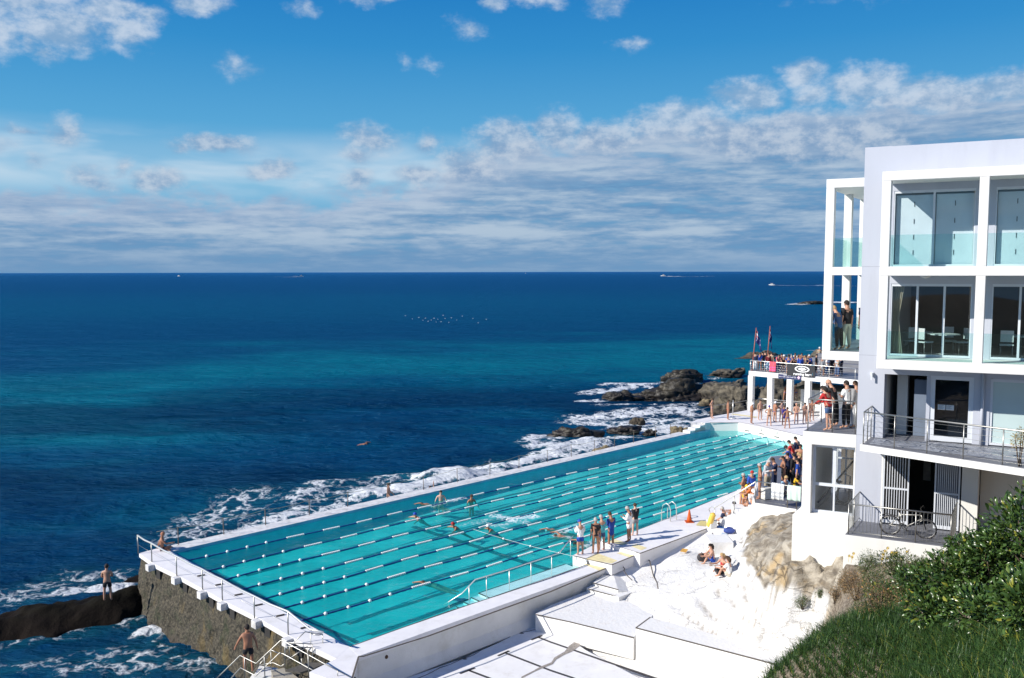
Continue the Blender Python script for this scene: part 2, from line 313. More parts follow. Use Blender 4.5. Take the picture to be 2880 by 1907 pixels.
wob = 1+.9*(fbm(xs*.35, ys*.35, o=3, s=4)-.5)
for pts, wd, st in foam_strokes:
    P_ = [S(*p) for p in pts]; d = np.min([segdist(xs, ys, P_[i], P_[i+1]) for i in range(len(P_)-1)], 0)
    fm = np.maximum(fm, st*sstep(1.2, .05, d/(wd*.8*wob)))
foam[near] = fm
far = R_ > 500; xs, ys = X[far], Y[far]; ff = foam[far]
for a, b, wd, st in wakes:
    A_, B_ = xy(*a, SEA), xy(*b, SEA); d = segdist(xs, ys, A_, B_); ff = np.maximum(ff, st*sstep(1., .3, d/(wd*1.6)))
foam[far] = ff
fade = np.clip(1-(R_-60)/500, .0, 1); fade2 = np.clip(1-(R_-30)/160, 0, 1)
wv = lambda deg, lam, ph: np.sin((X*math.cos(rad(deg))+Y*math.sin(rad(deg)))*2*math.pi/lam+ph+4*(fbm(X*.02, Y*.02, o=2, s=9)-.5)*2)
Z = SEA+.20*fade*wv(70, 23, 0)+.16*fade*wv(98, 11, 1.3)
xr_, yr_ = X*math.cos(.2)+Y*math.sin(.2), -X*math.sin(.2)+Y*math.cos(.2)
Z += fade2*(1.25*(fbm(xr_*.16, yr_*.5, o=4, s=2)-.5)+.6*(fbm(xr_*.6, yr_*1.5, o=3, s=5)-.5))
Z += np.clip(foam, 0, 1.3)*fade*(.06+.3*(fbm(X*.7, Y*.7, o=4, s=11)-.45))
# the wave that is just breaking on the pool wall
for pts, wd, ht in (([(1040, 1388), (1146, 1376), (1260, 1352), (1400, 1325)], 1.6, .5), ([(1225, 1350), (1290, 1345)], 1.4, .5), ([(1420, 1312), (1560, 1268), (1660, 1250)], 2., .4), ([(830, 1405), (930, 1368)], 2.2, .4)):
    P_ = [S(*p) for p in pts]; d = np.min([segdist(X, Y, P_[i], P_[i+1]) for i in range(len(P_)-1)], 0); Z += ht*sstep(1.6, 0, d/wd)*(.75+.4*(fbm(X*.8, Y*.8, o=3, s=21)-.3))
# teal over sand, dark over reef
Dp = 16.9*F/np.maximum(R_*np.cos(T_), 1)            # metres -> how far below the horizon it is seen, used only to lay out the sand bank
wn_ = fbm(X*.012, Y*.02, o=4, s=31)-.5; wn2 = fbm(X*.05, Y*.09, o=3, s=33)-.5
ddist = np.log(np.maximum(Y, 1)); skew = np.clip(X/np.maximum(Y, 1), -.7, .7)
bc = np.log(150)+.4*skew; teal = np.exp(-((ddist-bc-.7*wn_-.25*wn2)/.25)**2)*.72
teal += .5*np.exp(-((ddist-np.log(93)-.3*wn2)/.16)**2)*sstep(-.15, -.5, skew)+.28*sstep(.5, .75, fbm(X*.04, Y*.1, o=3, s=41))*sstep(4.9, 4.4, ddist)
teal += .16*np.exp(-((ddist-np.log(420)-.3*wn_)/.5)**2)*(.6+.8*(fbm(X*.004, Y*.02, o=3, s=47)))
reef = sstep(.38, .6, fbm(X*.03, Y*.06, o=4, s=51)+.25*np.exp(-((ddist-np.log(108)-.2*skew)/.12)**2))*sstep(5.0, 4.6, ddist)
shal = np.clip(foam*1.1, 0, 1)*sstep(120, 60, R_)
m, N_, L_, b = newmat('sea_water')

def na(tree, t, **k):
    n = tree.nodes.new(t)
    for a_, b_ in k.items(): setattr(n, a_, b_)
    return n
def attr(tree, nme): n = na(tree, 'ShaderNodeAttribute'); n.attribute_name = nme; return n.outputs['Fac']
def tmix(tree, f, a_, b_):
    n = na(tree, 'ShaderNodeMix', data_type='RGBA')
    for i, q in ((0, f), (6, a_), (7, b_)):
        if isinstance(q, (int, float)): n.inputs[i].default_value = q
        elif isinstance(q, tuple): n.inputs[i].default_value = (*q, 1)
        else: tree.links.new(q, n.inputs[i])
    return n.outputs[2]
def tmath(tree, op, a_, b_=None, c_=None):
    n = na(tree, 'ShaderNodeMath', operation=op)
    for i, q in enumerate((a_, b_, c_)):
        if q is None: continue
        if isinstance(q, (int, float)): n.inputs[i].default_value = q
        else: tree.links.new(q, n.inputs[i])
    return n.outputs[0]
def trange(tree, x, a_, b_, c_=0., d_=1.):
    n = na(tree, 'ShaderNodeMapRange'); n.interpolation_type = 'SMOOTHSTEP'
    for i, q in enumerate((x, a_, b_, c_, d_)):
        if isinstance(q, (int, float)): n.inputs[i].default_value = q
        else: tree.links.new(q, n.inputs[i])
    return n.outputs[0]
def tnoise(tree, scale, stretch=(1, 1, 1), detail=5, rough=.55, coord='Object'):
    t = na(tree, 'ShaderNodeTexCoord'); mp = na(tree, 'ShaderNodeMapping'); mp.inputs['Scale'].default_value = stretch; tree.links.new(t.outputs[coord], mp.inputs[0])
    n = na(tree, 'ShaderNodeTexNoise'); n.inputs['Scale'].default_value = scale; n.inputs['Detail'].default_value = detail; n.inputs['Roughness'].default_value = rough; tree.links.new(mp.outputs[0], n.inputs['Vector']); return n
T = m.node_tree
def lace(T, scale, warp=.5):
    t = na(T, 'ShaderNodeTexCoord'); wnz = tnoise(T, scale*1.4, detail=3)
    su = na(T, 'ShaderNodeVectorMath', operation='SUBTRACT'); T.links.new(wnz.outputs['Color'], su.inputs[0]); su.inputs[1].default_value = (.5, .5, .5)
    sc_ = na(T, 'ShaderNodeVectorMath', operation='SCALE'); T.links.new(su.outputs[0], sc_.inputs[0]); sc_.inputs['Scale'].default_value = warp*2/scale
    ad = na(T, 'ShaderNodeVectorMath', operation='ADD'); T.links.new(t.outputs['Object'], ad.inputs[0]); T.links.new(sc_.outputs[0], ad.inputs[1])
    v = na(T, 'ShaderNodeTexVoronoi', feature='DISTANCE_TO_EDGE'); v.inputs['Scale'].default_value = scale; T.links.new(ad.outputs[0], v.inputs['Vector'])
    return trange(T, v.outputs['Distance'], .32, .0)
tl, rf_, fo, shl = attr(T, 'teal'), attr(T, 'reef'), attr(T, 'foam'), attr(T, 'shallow')
base = tmix(T, tl, (.001, .047, .118), (.002, .172, .225))
base = tmix(T, tmath(T, 'MULTIPLY', rf_, .75), base, (.0008, .016, .045))
base = tmix(T, tmath(T, 'MULTIPLY', shl, .65), base, (.008, .11, .13))
l1, l2 = lace(T, .55, .9), lace(T, 1.5, .8)
fn = tnoise(T, 1.3, detail=7, rough=.7)
nn = tmath(T, 'ADD', tmath(T, 'MULTIPLY', l1, .42), tmath(T, 'ADD', tmath(T, 'MULTIPLY', l2, .28), tmath(T, 'MULTIPLY', fn.outputs['Fac'], .42)))
ff_ = trange(T, tmath(T, 'ADD', tmath(T, 'MULTIPLY', fo, .92), nn), 1.10, 1.55)
# rare distant whitecaps
cap = tnoise(T, .05, (1, 2.2, 1), detail=9, rough=.62); ff_ = tmath(T, 'MAXIMUM', ff_, trange(T, cap.outputs['Fac'], .735, .77, 0, .6))
n1 = tnoise(T, .55, (.55, 1.7, 1), 8, .62); n2 = tnoise(T, .07, (1, 1.7, 1), 6, .6); n3 = tnoise(T, 3., (.6, 1.5, 1), 5, .62)
hgt = tmath(T, 'ADD', tmath(T, 'MULTIPLY', n1.outputs['Fac'], 1.7), tmath(T, 'ADD', tmath(T, 'MULTIPLY', n2.outputs['Fac'], 2.6), tmath(T, 'MULTIPLY', n3.outputs['Fac'], .26)))
hgt = tmath(T, 'ADD', hgt, tmath(T, 'MULTIPLY', ff_, .12))
bp = na(T, 'ShaderNodeBump'); bp.inputs['Strength'].default_value = .85; bp.inputs['Distance'].default_value = 1.; L_.new(hgt, bp.inputs['Height'])
N_.remove(b); so_ = N_['Material Output']
dif = na(T, 'ShaderNodeBsdfDiffuse'); L_.new(tmix(T, ff_, base, (.80, .83, .86)), dif.inputs[0]); L_.new(bp.outputs[0], dif.inputs['Normal'])
gls = na(T, 'ShaderNodeBsdfGlossy'); gls.inputs['Roughness'].default_value = .2; gls.inputs[0].default_value = (.17, .50, .88, 1); L_.new(bp.outputs[0], gls.inputs['Normal'])
fre = na(T, 'ShaderNodeFresnel'); fre.inputs[0].default_value = 1.33; L_.new(bp.outputs[0], fre.inputs['Normal'])
frc = tmath(T, 'MULTIPLY', tmath(T, 'MINIMUM', tmath(T, 'MULTIPLY', fre.outputs[0], .72), .55), tmath(T, 'SUBTRACT', 1., ff_))
mxs = na(T, 'ShaderNodeMixShader'); L_.new(frc, mxs.inputs[0]); L_.new(dif.outputs[0], mxs.inputs[1]); L_.new(gls.outputs[0], mxs.inputs[2]); L_.new(mxs.outputs[0], so_.inputs[0])
sea = grid_mesh('sea', X, Y, Z, m, attrs=dict(foam=foam, teal=np.clip(teal, 0, 1), reef=np.clip(reef, 0, 1), shallow=shal))
tag(sea, kind='structure')
# ================================================================== swimming pool
WZ = -.14                                       # water level; the ocean-side rim is z = 0
def V2(a): return np.array(a[:2], float)
A = V2(at(481, 1551)); Bc = V2(at(982, 1818)); B2 = V2(at(1651, 1588))
u = np.array([math.cos(rad(43.5)), math.sin(rad(43.5))]); v = np.array([u[1], -u[0]])   # along the pool / across it
def UV(a, b): return A+u*a+v*b
Cfar = V2(at(1938, 1219)); D1 = V2(at(1998, 1188, .6)); D2 = V2(at(2076, 1188.5, .6)); E1 = V2(at(2257, 1226, .6)); E1 = E1+(E1-D2)*.35
P1a = V2(at(1611, 1562, .25)); P1b = V2(at(1692, 1522, .25)); R2a = V2(at(1700, 1528, .45)); R2b = V2(at(2071, 1380, .45)); R2c = R2b+(R2b-R2a)*.62
inner = [A, Bc, B2, P1a, P1b, R2a, R2b, R2c, E1, D2, D1, Cfar]
pool = empty('swimming_pool', (*A, 0), None, None); tag(pool, kind='structure')
def pl(mb): return local(pool, mb)
m_floor, N_, L_, b = newmat('pool_floor_paint'); T = m_floor.node_tree
nz = tnoise(T, .35, detail=5); L_.new(tmix(T, trange(T, nz.outputs['Fac'], .35, .68), (.13, .45, .44), (.24, .62, .60)), b.inputs['Base Color']); b.inputs['Roughness'].default_value = .8
# caustic net of sunlight is left to the ripples; painted lane lines are separate sheets
m_pwall = mat('pool_wall_paint', (.20, .52, .66), .7, .12, 1.2, dirt=(.10, .26, .30), dscale=.7, damt=.35)
m_step = mat('pool_step_paint', (.70, .80, .80), .7, .06, 2)
far_in = [UV(52, 22), UV(60, 16)]
fl = MB(); dn, df = -1.25, -.6
def fz(p): q = np.dot(p-A, u); return dn+(df-dn)*np.clip(q/50, 0, 1.1)
fl.add([(p[0], p[1], fz(p)) for p in inner], [tuple(range(len(inner)))]); pl(fl).build('pool_floor', m_floor, pool)
wl = MB()
rimz = [0, 0, 0, .25, .25, .45, .45, .45, .6, .6, .6, 0]
for i in range(len(inner)):
    p, q = inner[i], inner[(i+1) % len(inner)]
    z0, z1 = rimz[i], rimz[(i+1) % len(inner)]
    top = min(z0, z1)-.02
    if i in (2, 4): top = z1-.02
    wm_ = 0 if i in (10, 11, 0, 1) else 1
    n = np.array([q[1]-p[1], p[0]-q[0]]); n = n/np.linalg.norm(n)*.004
    wl.add([(p[0]-n[0], p[1]-n[1], fz(p)-.05), (q[0]-n[0], q[1]-n[1], fz(q)-.05), (q[0]-n[0], q[1]-n[1], top), (p[0]-n[0], p[1]-n[1], top)], [(0, 1, 2, 3)], wm_)
pl(wl).build('pool_wall', [m_pwall, M['white']], pool)
# lane lines on the floor
ropes_near = [.62+i*1.775 for i in range(7)]
far_px = [(2130, 1216), (2187.6, 1221), (2240, 1229.5)]
fp = [V2(at(x, y, WZ)) for x, y in far_px]; fstep = (fp[2]-fp[0])/2
rope_a = [UV(.15-.0*i, ropes_near[i]) for i in range(7)]; rope_b = [fp[0]+fstep*i for i in range(7)]
rope_a = [V2(at(x, y, WZ)) for x, y in ((520, 1579), (565, 1609), (610, 1638), (668, 1663), (724, 1690), (788, 1717), (850, 1748))]
m_line = mat('lane_line_paint', (.012, .10, .13), .8, .1, 2)
def strip(mb, p, q, w, n=60, amp=.035, s=0):
    d = (q-p)/np.linalg.norm(q-p); nn_ = np.array([d[1], -d[0]]); vs = []; ln = np.linalg.norm(q-p)
    for k in range(n+1):
        t = k/n; c = p+(q-p)*t+nn_*amp*2*(float(fbm(np.array(t*ln*.55+s*9.), np.array(s*3.3), o=3))-.5)*2
        for e_ in (-1, 1): r_ = c+nn_*w/2*e_; vs.append((r_[0], r_[1], fz(r_)+.008))
    mb.add(vs, [(2*k, 2*k+1, 2*k+3, 2*k+2) for k in range(n)])
for i in range(8):
    ll = MB()
    na_, nb_ = (rope_a[i], rope_b[i]) if i < 7 else (rope_a[6]+(rope_a[6]-rope_a[5]), rope_b[6]+fstep)
    pa, pb = (rope_a[i-1], rope_b[i-1]) if i > 0 else (2*rope_a[0]-rope_a[1], 2*rope_b[0]-rope_b[1])
    a_ = (na_+pa)/2; b_ = (nb_+pb)/2; dd = (b_-a_)/np.linalg.norm(b_-a_)
    a_ = a_+dd*2.6; b_ = b_-dd*2.2
    if i == 0: a_ = a_+dd*1.0
    strip(ll, a_, b_, .27, 110, .085, i); pl(ll).build('lane_line', m_line, pool)
cl = MB(); strip(cl, V2(at(585, 1600, -1.1)), V2(at(1003, 1800, -1.1)), .26, 40, .05, 20); pl(cl).build('cross_line', m_line, pool)
cl = MB(); strip(cl, V2(at(1161, 1468, -.8)), V2(at(1600, 1606, -.8)), .38, 40, .04, 21); pl(cl).build('cross_line', m_line, pool)
# water body: rippled sheet over an absorbing volume
gx, gy = np.meshgrid(np.arange(-1, 64, .16), np.arange(-3, 27, .16), indexing='ij')
WX = A[0]+u[0]*gx+v[0]*gy; WY = A[1]+u[1]*gx+v[1]*gy
WZg = WZ+.022*(fbm(WX*1.1, WY*1.1, o=3, s=61)-.5)*2+.012*(fbm(WX*3, WY*3, o=2, s=63)-.5)*2
m_water = bpy.data.materials.new('pool_water'); m_water.use_nodes = True; T = m_water.node_tree; T.nodes.remove(T.nodes['Principled BSDF']); out = T.nodes['Material Output']
dep_ = attr(T, 'depth')
tr = na(T, 'ShaderNodeBsdfTransparent'); T.links.new(tmix(T, dep_, (.88, .98, .98), (.20, .91, .925)), tr.inputs[0])
sca = na(T, 'ShaderNodeBsdfDiffuse'); sca.inputs[0].default_value = (.006, .42, .44, 1); body = na(T, 'ShaderNodeMixShader'); T.links.new(tmath(T, 'MULTIPLY', dep_, .26), body.inputs[0]); T.links.new(tr.outputs[0], body.inputs[1]); T.links.new(sca.outputs[0], body.inputs[2])
gl = na(T, 'ShaderNodeBsdfGlossy'); gl.inputs['Roughness'].default_value = .06; fr = na(T, 'ShaderNodeFresnel'); T.links.new(trange(T, na(T, 'ShaderNodeNewGeometry').outputs['Backfacing'], 0, 1, 1.33, 1/1.33), fr.inputs[0])
w1 = tnoise(T, 2.2, (1, 1, 1), 6, .6); w2 = tnoise(T, .5, (1, 1, 1), 4, .6)
bp = na(T, 'ShaderNodeBump'); bp.inputs['Strength'].default_value = .9; bp.inputs['Distance'].default_value = .16
T.links.new(tmath(T, 'ADD', w1.outputs['Fac'], tmath(T, 'MULTIPLY', w2.outputs['Fac'], 1.5)), bp.inputs['Height'])
T.links.new(bp.outputs[0], gl.inputs['Normal']); T.links.new(bp.outputs[0], fr.inputs['Normal'])
mx = na(T, 'ShaderNodeMixShader'); T.links.new(tmath(T, 'MULTIPLY', fr.outputs[0], .5), mx.inputs[0]); T.links.new(body.outputs[0], mx.inputs[1]); T.links.new(gl.outputs[0], mx.inputs[2])
# splash foam where swimmers kick
sp_att = attr(T, 'splash'); sfn = tnoise(T, 5, detail=8, rough=.75); sl1 = lace(T, 3.2, .8)
sf = trange(T, tmath(T, 'ADD', sp_att, tmath(T, 'ADD', tmath(T, 'MULTIPLY', sfn.outputs['Fac'], .7), tmath(T, 'MULTIPLY', sl1, .3))), .95, 1.5)
df_ = na(T, 'ShaderNodeBsdfDiffuse'); df_.inputs[0].default_value = (.85, .9, .92, 1); mx2 = na(T, 'ShaderNodeMixShader'); T.links.new(sf, mx2.inputs[0]); T.links.new(mx.outputs[0], mx2.inputs[1]); T.links.new(df_.outputs[0], mx2.inputs[2]); T.links.new(mx2.outputs[0], out.inputs[0])
splashes = [(1390, 1450, 1470, 1470, .9, .62), (1440, 1465, 1500, 1452, .9, .7), (1360, 1470, 1420, 1485, .6, .5), (1270, 1408, 1300, 1402, .6, .8), (1215, 1425, 1260, 1410, .7, .5), (1225, 1440, 1290, 1435, .8, .45), (1340, 1465, 1400, 1460, .6, .45), (1300, 1480, 1340, 1465, .5, .5), (1390, 1480, 1430, 1475, .5, .6), (1570, 1500, 1630, 1478, .7, .65), (1560, 1508, 1600, 1512, .5, .6), (1640, 1540, 1680, 1520, .6, .6), (1600, 1490, 1660, 1470, .7, .5), (1690, 1490, 1720, 1480, .5, .45), (1160, 1452, 1190, 1458, .4, .5), (1205, 1640, 1250, 1640, .4, .35), (1420, 1455, 1520, 1440, 1.3, .35), (1340, 1475, 1370, 1462, .5, .55)]
spl = np.zeros_like(WX)
for x0, y0, x1, y1, w_, s_ in splashes:
    d = segdist(WX, WY, xy(x0, y0, WZ), xy(x1, y1, WZ)); spl = np.maximum(spl, s_*sstep(1.1, .1, d/w_))
WZg += spl*.16*np.clip(fbm(WX*2.5, WY*2.5, o=3, s=66)-.2, 0, 1)
poly_out = [p+(p-np.mean(inner, 0))*.006 for p in inner]
# extend the sheet a little under the coping so that no gap shows
wdep = np.clip(.95-.62*gx/50, 0, 1)
_d = (B2-Bc)/np.linalg.norm(B2-Bc); _n = np.array([-_d[1], _d[0]]); _s = (WX-Bc[0])*_d[0]+(WY-Bc[1])*_d[1]; _t = (WX-Bc[0])*_n[0]+(WY-Bc[1])*_n[1]
_q0 = np.dot(V2(at(1395, 1676))-Bc, _d); _q1 = np.dot(V2(at(1640, 1591))-Bc, _d)
lm = sstep(1.27, 1.17, _t)*sstep(_q0-3.4, _q0, _s)*sstep(_q1+.3, _q1, _s); wdep = wdep*(1-.85*lm)
water = grid_mesh('pool_water', WX, WY, WZg, m_water, mask=inpoly(WX, WY, poly_out), attrs=dict(splash=spl, depth=wdep)); tag(water, kind='structure')
# ------------------------------------------------------------------ decks (structure)
nearO = [V2(at(x, y)) for x, y in ((391, 1556), (433, 1586), (503, 1620), (577, 1660), (634, 1692), (732, 1741), (820, 1792), (945, 1852))]
O_l = UV(-.35, -.95); Ofar = Cfar-v*1.0
C0 = V2(at(1008, 1846)); Cj = V2(at(1721, 1591)); C9 = V2(at(985, 1930))
n1_ = V2(at(880, 1900)); 
dk = MB(); th_ = .16
def seg(poly, z, t=.16, m=0): dk.prism([tuple(p) for p in poly], z-t, z, m)
seg([A, Bc, nearO[7], nearO[6], nearO[5], nearO[4], nearO[3], nearO[2], nearO[1], nearO[0], O_l], 0, .2)
seg([A, O_l, Ofar, Cfar], -.004, .2, 1)
seg([Bc, B2, Cj, C0], 0.002, .2); seg([Bc, C0, C9, V2(at(870, 1890)), nearO[7]], -.003, .2)
deck = dk.build('pool_deck', [M['deck'], M['wetdeck']], None); tag(deck, kind='structure')
# raised platforms on the right-hand side
K1a = V2(at(1721, 1588, .25)); K1b = V2(at(1797, 1557, .25)); K2a = V2(at(1800, 1556, .45)); K2b = V2(at(1987, 1487, .45)); K2c = V2(at(2140, 1490, .45)); K2d = V2(at(2200, 1420, .45))
dk = MB(); seg([P1a, P1b, K1b, K1a], .25, .5, 0); seg([R2a, R2b, R2c, R2c+v*9, V2(at(2330, 1440, .45)), V2(at(2220, 1500, .45)), V2(at(2100, 1512, .45)), V2(at(2060, 1508, .45)), K2b, K2a], .45, .7, 0)
p2 = dk.build('raised_deck', [M['deck']], None); tag(p2, kind='structure')
dk = MB(); FX = [Cfar, D1, D2, E1, E1+u*4+v*6, E1+u*16+v*4, V2(at(2300, 1150, .6)), V2(at(2105, 1153, .6)), V2(at(2060, 1160, .6)), V2(at(1990, 1174, .6)), V2(at(1945, 1185, .6)), V2(at(1925, 1205, .4))]
seg([D1, D2, E1, E1+u*2+v*5, E1+u*15+v*3, V2(at(2320, 1140, .6)), V2(at(2105, 1153, .6)), V2(at(2010, 1170, .6)), V2(at(1960, 1180, .6)), V2(at(1943, 1188, .6))], .6, 2.5, 0)
seg([D1, V2(at(1958, 1181, .6)), V2(at(1943, 1188, .6)), Cfar+u*2.4-v*.75, Cfar+u*2.4], .596, 2.5, 0)
p3 = dk.build('far_deck', [M['deck']], None); tag(p3, kind='structure')
# stairs from the ocean wall up to the far deck
st = MB(); s0 = Cfar-v*.0; 
for k in range(4):
    a0 = Cfar+u*(.15+k*.75)-v*.75; st.prism([tuple(a0), tuple(a0+v*(.75)), tuple(a0+v*.75+u*(4.2-k*.75)), tuple(a0+u*(4.2-k*.75))], -.2, .02+.141*(k+1), 0)
tag(st.build('deck_steps', M['white'], None), 'white painted steps from the ocean wall up to the far pool deck', 'steps')
# yellow paint on the deck
def sheet(name, pts, z, m_, parent=None):
    s_ = MB(); P_ = [at(x, y, z) for x, y in pts]; s_.add([(p[0], p[1], z+.005) for p in P_], [tuple(range(len(P_)))]); o = s_.build(name, m_, parent); return o
for i, (pts, z) in enumerate((([(1640, 1586), (1662, 1577), (1710, 1592), (1688, 1606)], .006), ([(1645, 1572), (1680, 1556), (1737, 1577), (1720, 1585)], .252), ([(1735, 1556), (1757, 1548), (1785, 1560), (1770, 1568)], .252), ([(1712, 1524), (1730, 1517), (1767, 1528), (1752, 1534)], .452), ([(1775, 1536), (1790, 1530), (1820, 1541), (1803, 1548)], .452), ([(2060, 1163), (2130, 1172), (2128, 1175), (2056, 1166)], .602))):
    tag(sheet('deck_marking', pts, z, M['yellowpaint']), kind='structure')
# dark joint lines along the coping edge (thin rubber strips)
def edge(pts, z, w=.05, name='edge_strip', m_=None, kind='structure'):
    P_ = [at(x, y, z) for x, y in pts]; e_ = MB()
    for i in range(len(P_)-1):
        a_, b_ = V2(P_[i]), V2(P_[i+1]); d = (b_-a_)/np.linalg.norm(b_-a_); n_ = np.array([d[1], -d[0]])*w/2
        e_.prism([tuple(a_-n_-d*.01), tuple(b_-n_+d*.01), tuple(b_+n_+d*.01), tuple(a_+n_-d*.01)], z-.02, z+.006+.002*i)
    o = e_.build(name, m_ or M['joint']); tag(o, kind=kind); return o
edge([(1008, 1846), (1023, 1853-8), (1203, 1789), (1406, 1715), (1550, 1663), (1721, 1591)], .002, .05)
edge([(984, 1819), (1102, 1776), (1254, 1722), (1406, 1673), (1550, 1625), (1651, 1588)], .004, .035)
edge([(1008, 1848), (988, 1915)], .0, .06); edge([(1721, 1588), (1797, 1557)], .25, .045); edge([(1800, 1556), (1987, 1487)], .45, .045)
edge([(1613, 1563), (1721, 1588)], .25, .03); edge([(1694, 1523), (1800, 1556)], .45, .03); edge([(1700, 1526), (1869, 1462), (2071, 1380)], .45, .025)
edge([(1998, 1188.5), (2076, 1188.5), (2127, 1194.5), (2257, 1226)], .6, .05)
for k in range(5): edge([(520+k*75, 1576+k*44), (556+k*75, 1568+k*44)], .0, .03) if False else None
# outer wall below the walkway on the right
def vwall(name, top, zt, zb, m_, parent=None, batter=.0):
    w_ = MB(); n = len(top)
    vs = [(p[0], p[1], (zt[i] if hasattr(zt, '__len__') else zt)) for i, p in enumerate(top)]+[(p[0], p[1], (zb[i] if hasattr(zb, '__len__') else zb)) for i, p in enumerate(top)]
    w_.add(vs, [(i, i+1, n+i+1, n+i) for i in range(n-1)]); return w_.build(name, m_, parent)
ov = v*.004
wall_top = [C9+ov, C0+ov, Cj+ov]
ow = MB(); 
for a_, b_, zt in ((C9, C0, -.205), (C0, Cj, -.2)):
    n_ = np.array([(b_-a_)[1], -(b_-a_)[0]]); n_ = n_/np.linalg.norm(n_)
    q = [a_-n_*.35, b_-n_*.35, b_-n_*.03, a_-n_*.03]; ow.prism([tuple(p) for p in q], -3.2, zt)
# sloping fillet at the wall foot
n_ = np.array([(Cj-C0)[1], -(Cj-C0)[0]]); n_ /= np.linalg.norm(n_)
f0 = C0+(Cj-C0)*.02; f1 = C0+(Cj-C0)*.72
ow.add([(*(f0-n_*.03), -1.0), (*(f1-n_*.03), -1.0), (*(f1+n_*.16), -1.42), (*(f0+n_*.16), -1.42)], [(0, 1, 2, 3)])
oww = ow.build('pool_side_wall', [M['wallgrey']], None); tag(oww, 'stained white side wall of the pool above the small paddling pool', 'wall')
# drain hole
dh = MB(); hp = C0+(Cj-C0)*.067; hx = 1086; 
dpos = None
for k in np.linspace(0, 1, 400):
    q = C0+(Cj-C0)*k; X_, Y_ = proj((q[0], q[1], -.75))
    if abs(X_-1087) < 1.5: dpos = q
if dpos is not None:
    dh.ball((*(dpos-n_*.028), -.42), (.07, .07, .075), 10); tag(dh.build('drain_hole', mat('rust', (.11, .06, .03), .9, .3, 8), oww), None)
# ------------------------------------------------------------------ ocean-end rock wall under the near walkway
def lerp_poly(P_, t):
    d = np.array([0]+[np.linalg.norm(P_[i+1]-P_[i]) for i in range(len(P_)-1)]).cumsum(); s_ = t*d[-1]; i = min(max(int(np.searchsorted(d, s_)-1), 0), len(P_)-2); return P_[i]+(P_[i+1]-P_[i])*((s_-d[i])/(d[i+1]-d[i]))
path = [Ofar-v*.0, UV(25, -1.0), UV(3, -.98), UV(.4, -1.0), UV(-.3, -.85)]+[p+np.array([.0, .0]) for p in nearO[0:]]+[V2(at(1000, 1905))]
ts = np.concatenate([np.linspace(0, .70, 160), np.linspace(.7, 1, 330)[1:]]); hs_ = np.linspace(0, 1, 60)
C_ = np.array([lerp_poly(path, t) for t in ts]); tan = np.gradient(C_, axis=0); tan /= np.linalg.norm(tan, axis=1)[:, None]
kern = np.exp(-np.linspace(-2, 2, 15)**2); kern /= kern.sum()
for k in range(2): tan[:, k] = np.convolve(np.pad(tan[:, k], 7, 'edge'), kern, 'valid')
nrm = np.stack([tan[:, 1], -tan[:, 0]], -1)
cen = np.mean(inner, 0)
sgn = np.sign(((C_-cen)*nrm).sum(1)); nrm *= sgn[:, None]
sarc = np.concatenate([[0], np.cumsum(np.linalg.norm(np.diff(C_, axis=0), axis=1))])
SS, HH = np.meshgrid(sarc, hs_, indexing='ij'); zt = -.19-.004; Zw = zt-HH*3.4
n3a = fbm(SS*.9, Zw*.9, o=5, s=71)-.5; n3b = fbm(SS*5, Zw*5, o=3, s=72)-.5
offw = -.16+.55*np.sqrt(np.clip(HH*1.3, 0, 1))*(.55+.5*HH)+n3a*.5*np.clip(HH*3, 0, 1)+n3b*.12*np.clip(HH*4, 0, 1)
Xw = C_[:, 0][:, None]+nrm[:, 0][:, None]*offw; Yw = C_[:, 1][:, None]+nrm[:, 1][:, None]*offw
mrw, N_, L_, b = newmat('barnacle_rock_wall'); T = mrw.node_tree
q1 = tnoise(T, 1.2, detail=8, rough=.7); q2 = tnoise(T, 9, detail=6, rough=.75); q3 = tnoise(T, .8, (1, 1, .4), 5, .6)
cA = tmix(T, trange(T, q2.outputs['Fac'], .38, .66), (.018, .016, .011), (.13, .11, .075))
cA = tmix(T, trange(T, q1.outputs['Fac'], .5, .68, 0, .6), cA, (.025, .04, .012))
cA = tmix(T, trange(T, q3.outputs['Fac'], .58, .7, 0, .6), cA, (.20, .14, .05))
geo = na(T, 'ShaderNodeNewGeometry'); sz = na(T, 'ShaderNodeSeparateXYZ'); T.links.new(geo.outputs['Position'], sz.inputs[0])
cA = tmix(T, trange(T, tmath(T, 'ADD', sz.outputs[2], tmath(T, 'MULTIPLY', q1.outputs['Fac'], .8)), -2.1, -2.75, 0, .8), cA, (.05, .036, .032))
L_.new(cA, b.inputs['Base Color']); b.inputs['Roughness'].default_value = .85
bp = na(T, 'ShaderNodeBump'); bp.inputs['Strength'].default_value = 1.; bp.inputs['Distance'].default_value = .08; L_.new(tmath(T, 'ADD', q2.outputs['Fac'], q1.outputs['Fac']), bp.inputs['Height']); L_.new(bp.outputs[0], b.inputs['Normal'])
rw = grid_mesh('rock_wall', Xw, Yw, Zw, mrw); tag(rw, 'barnacled dark rock wall under the ocean end of the pool', 'wall')
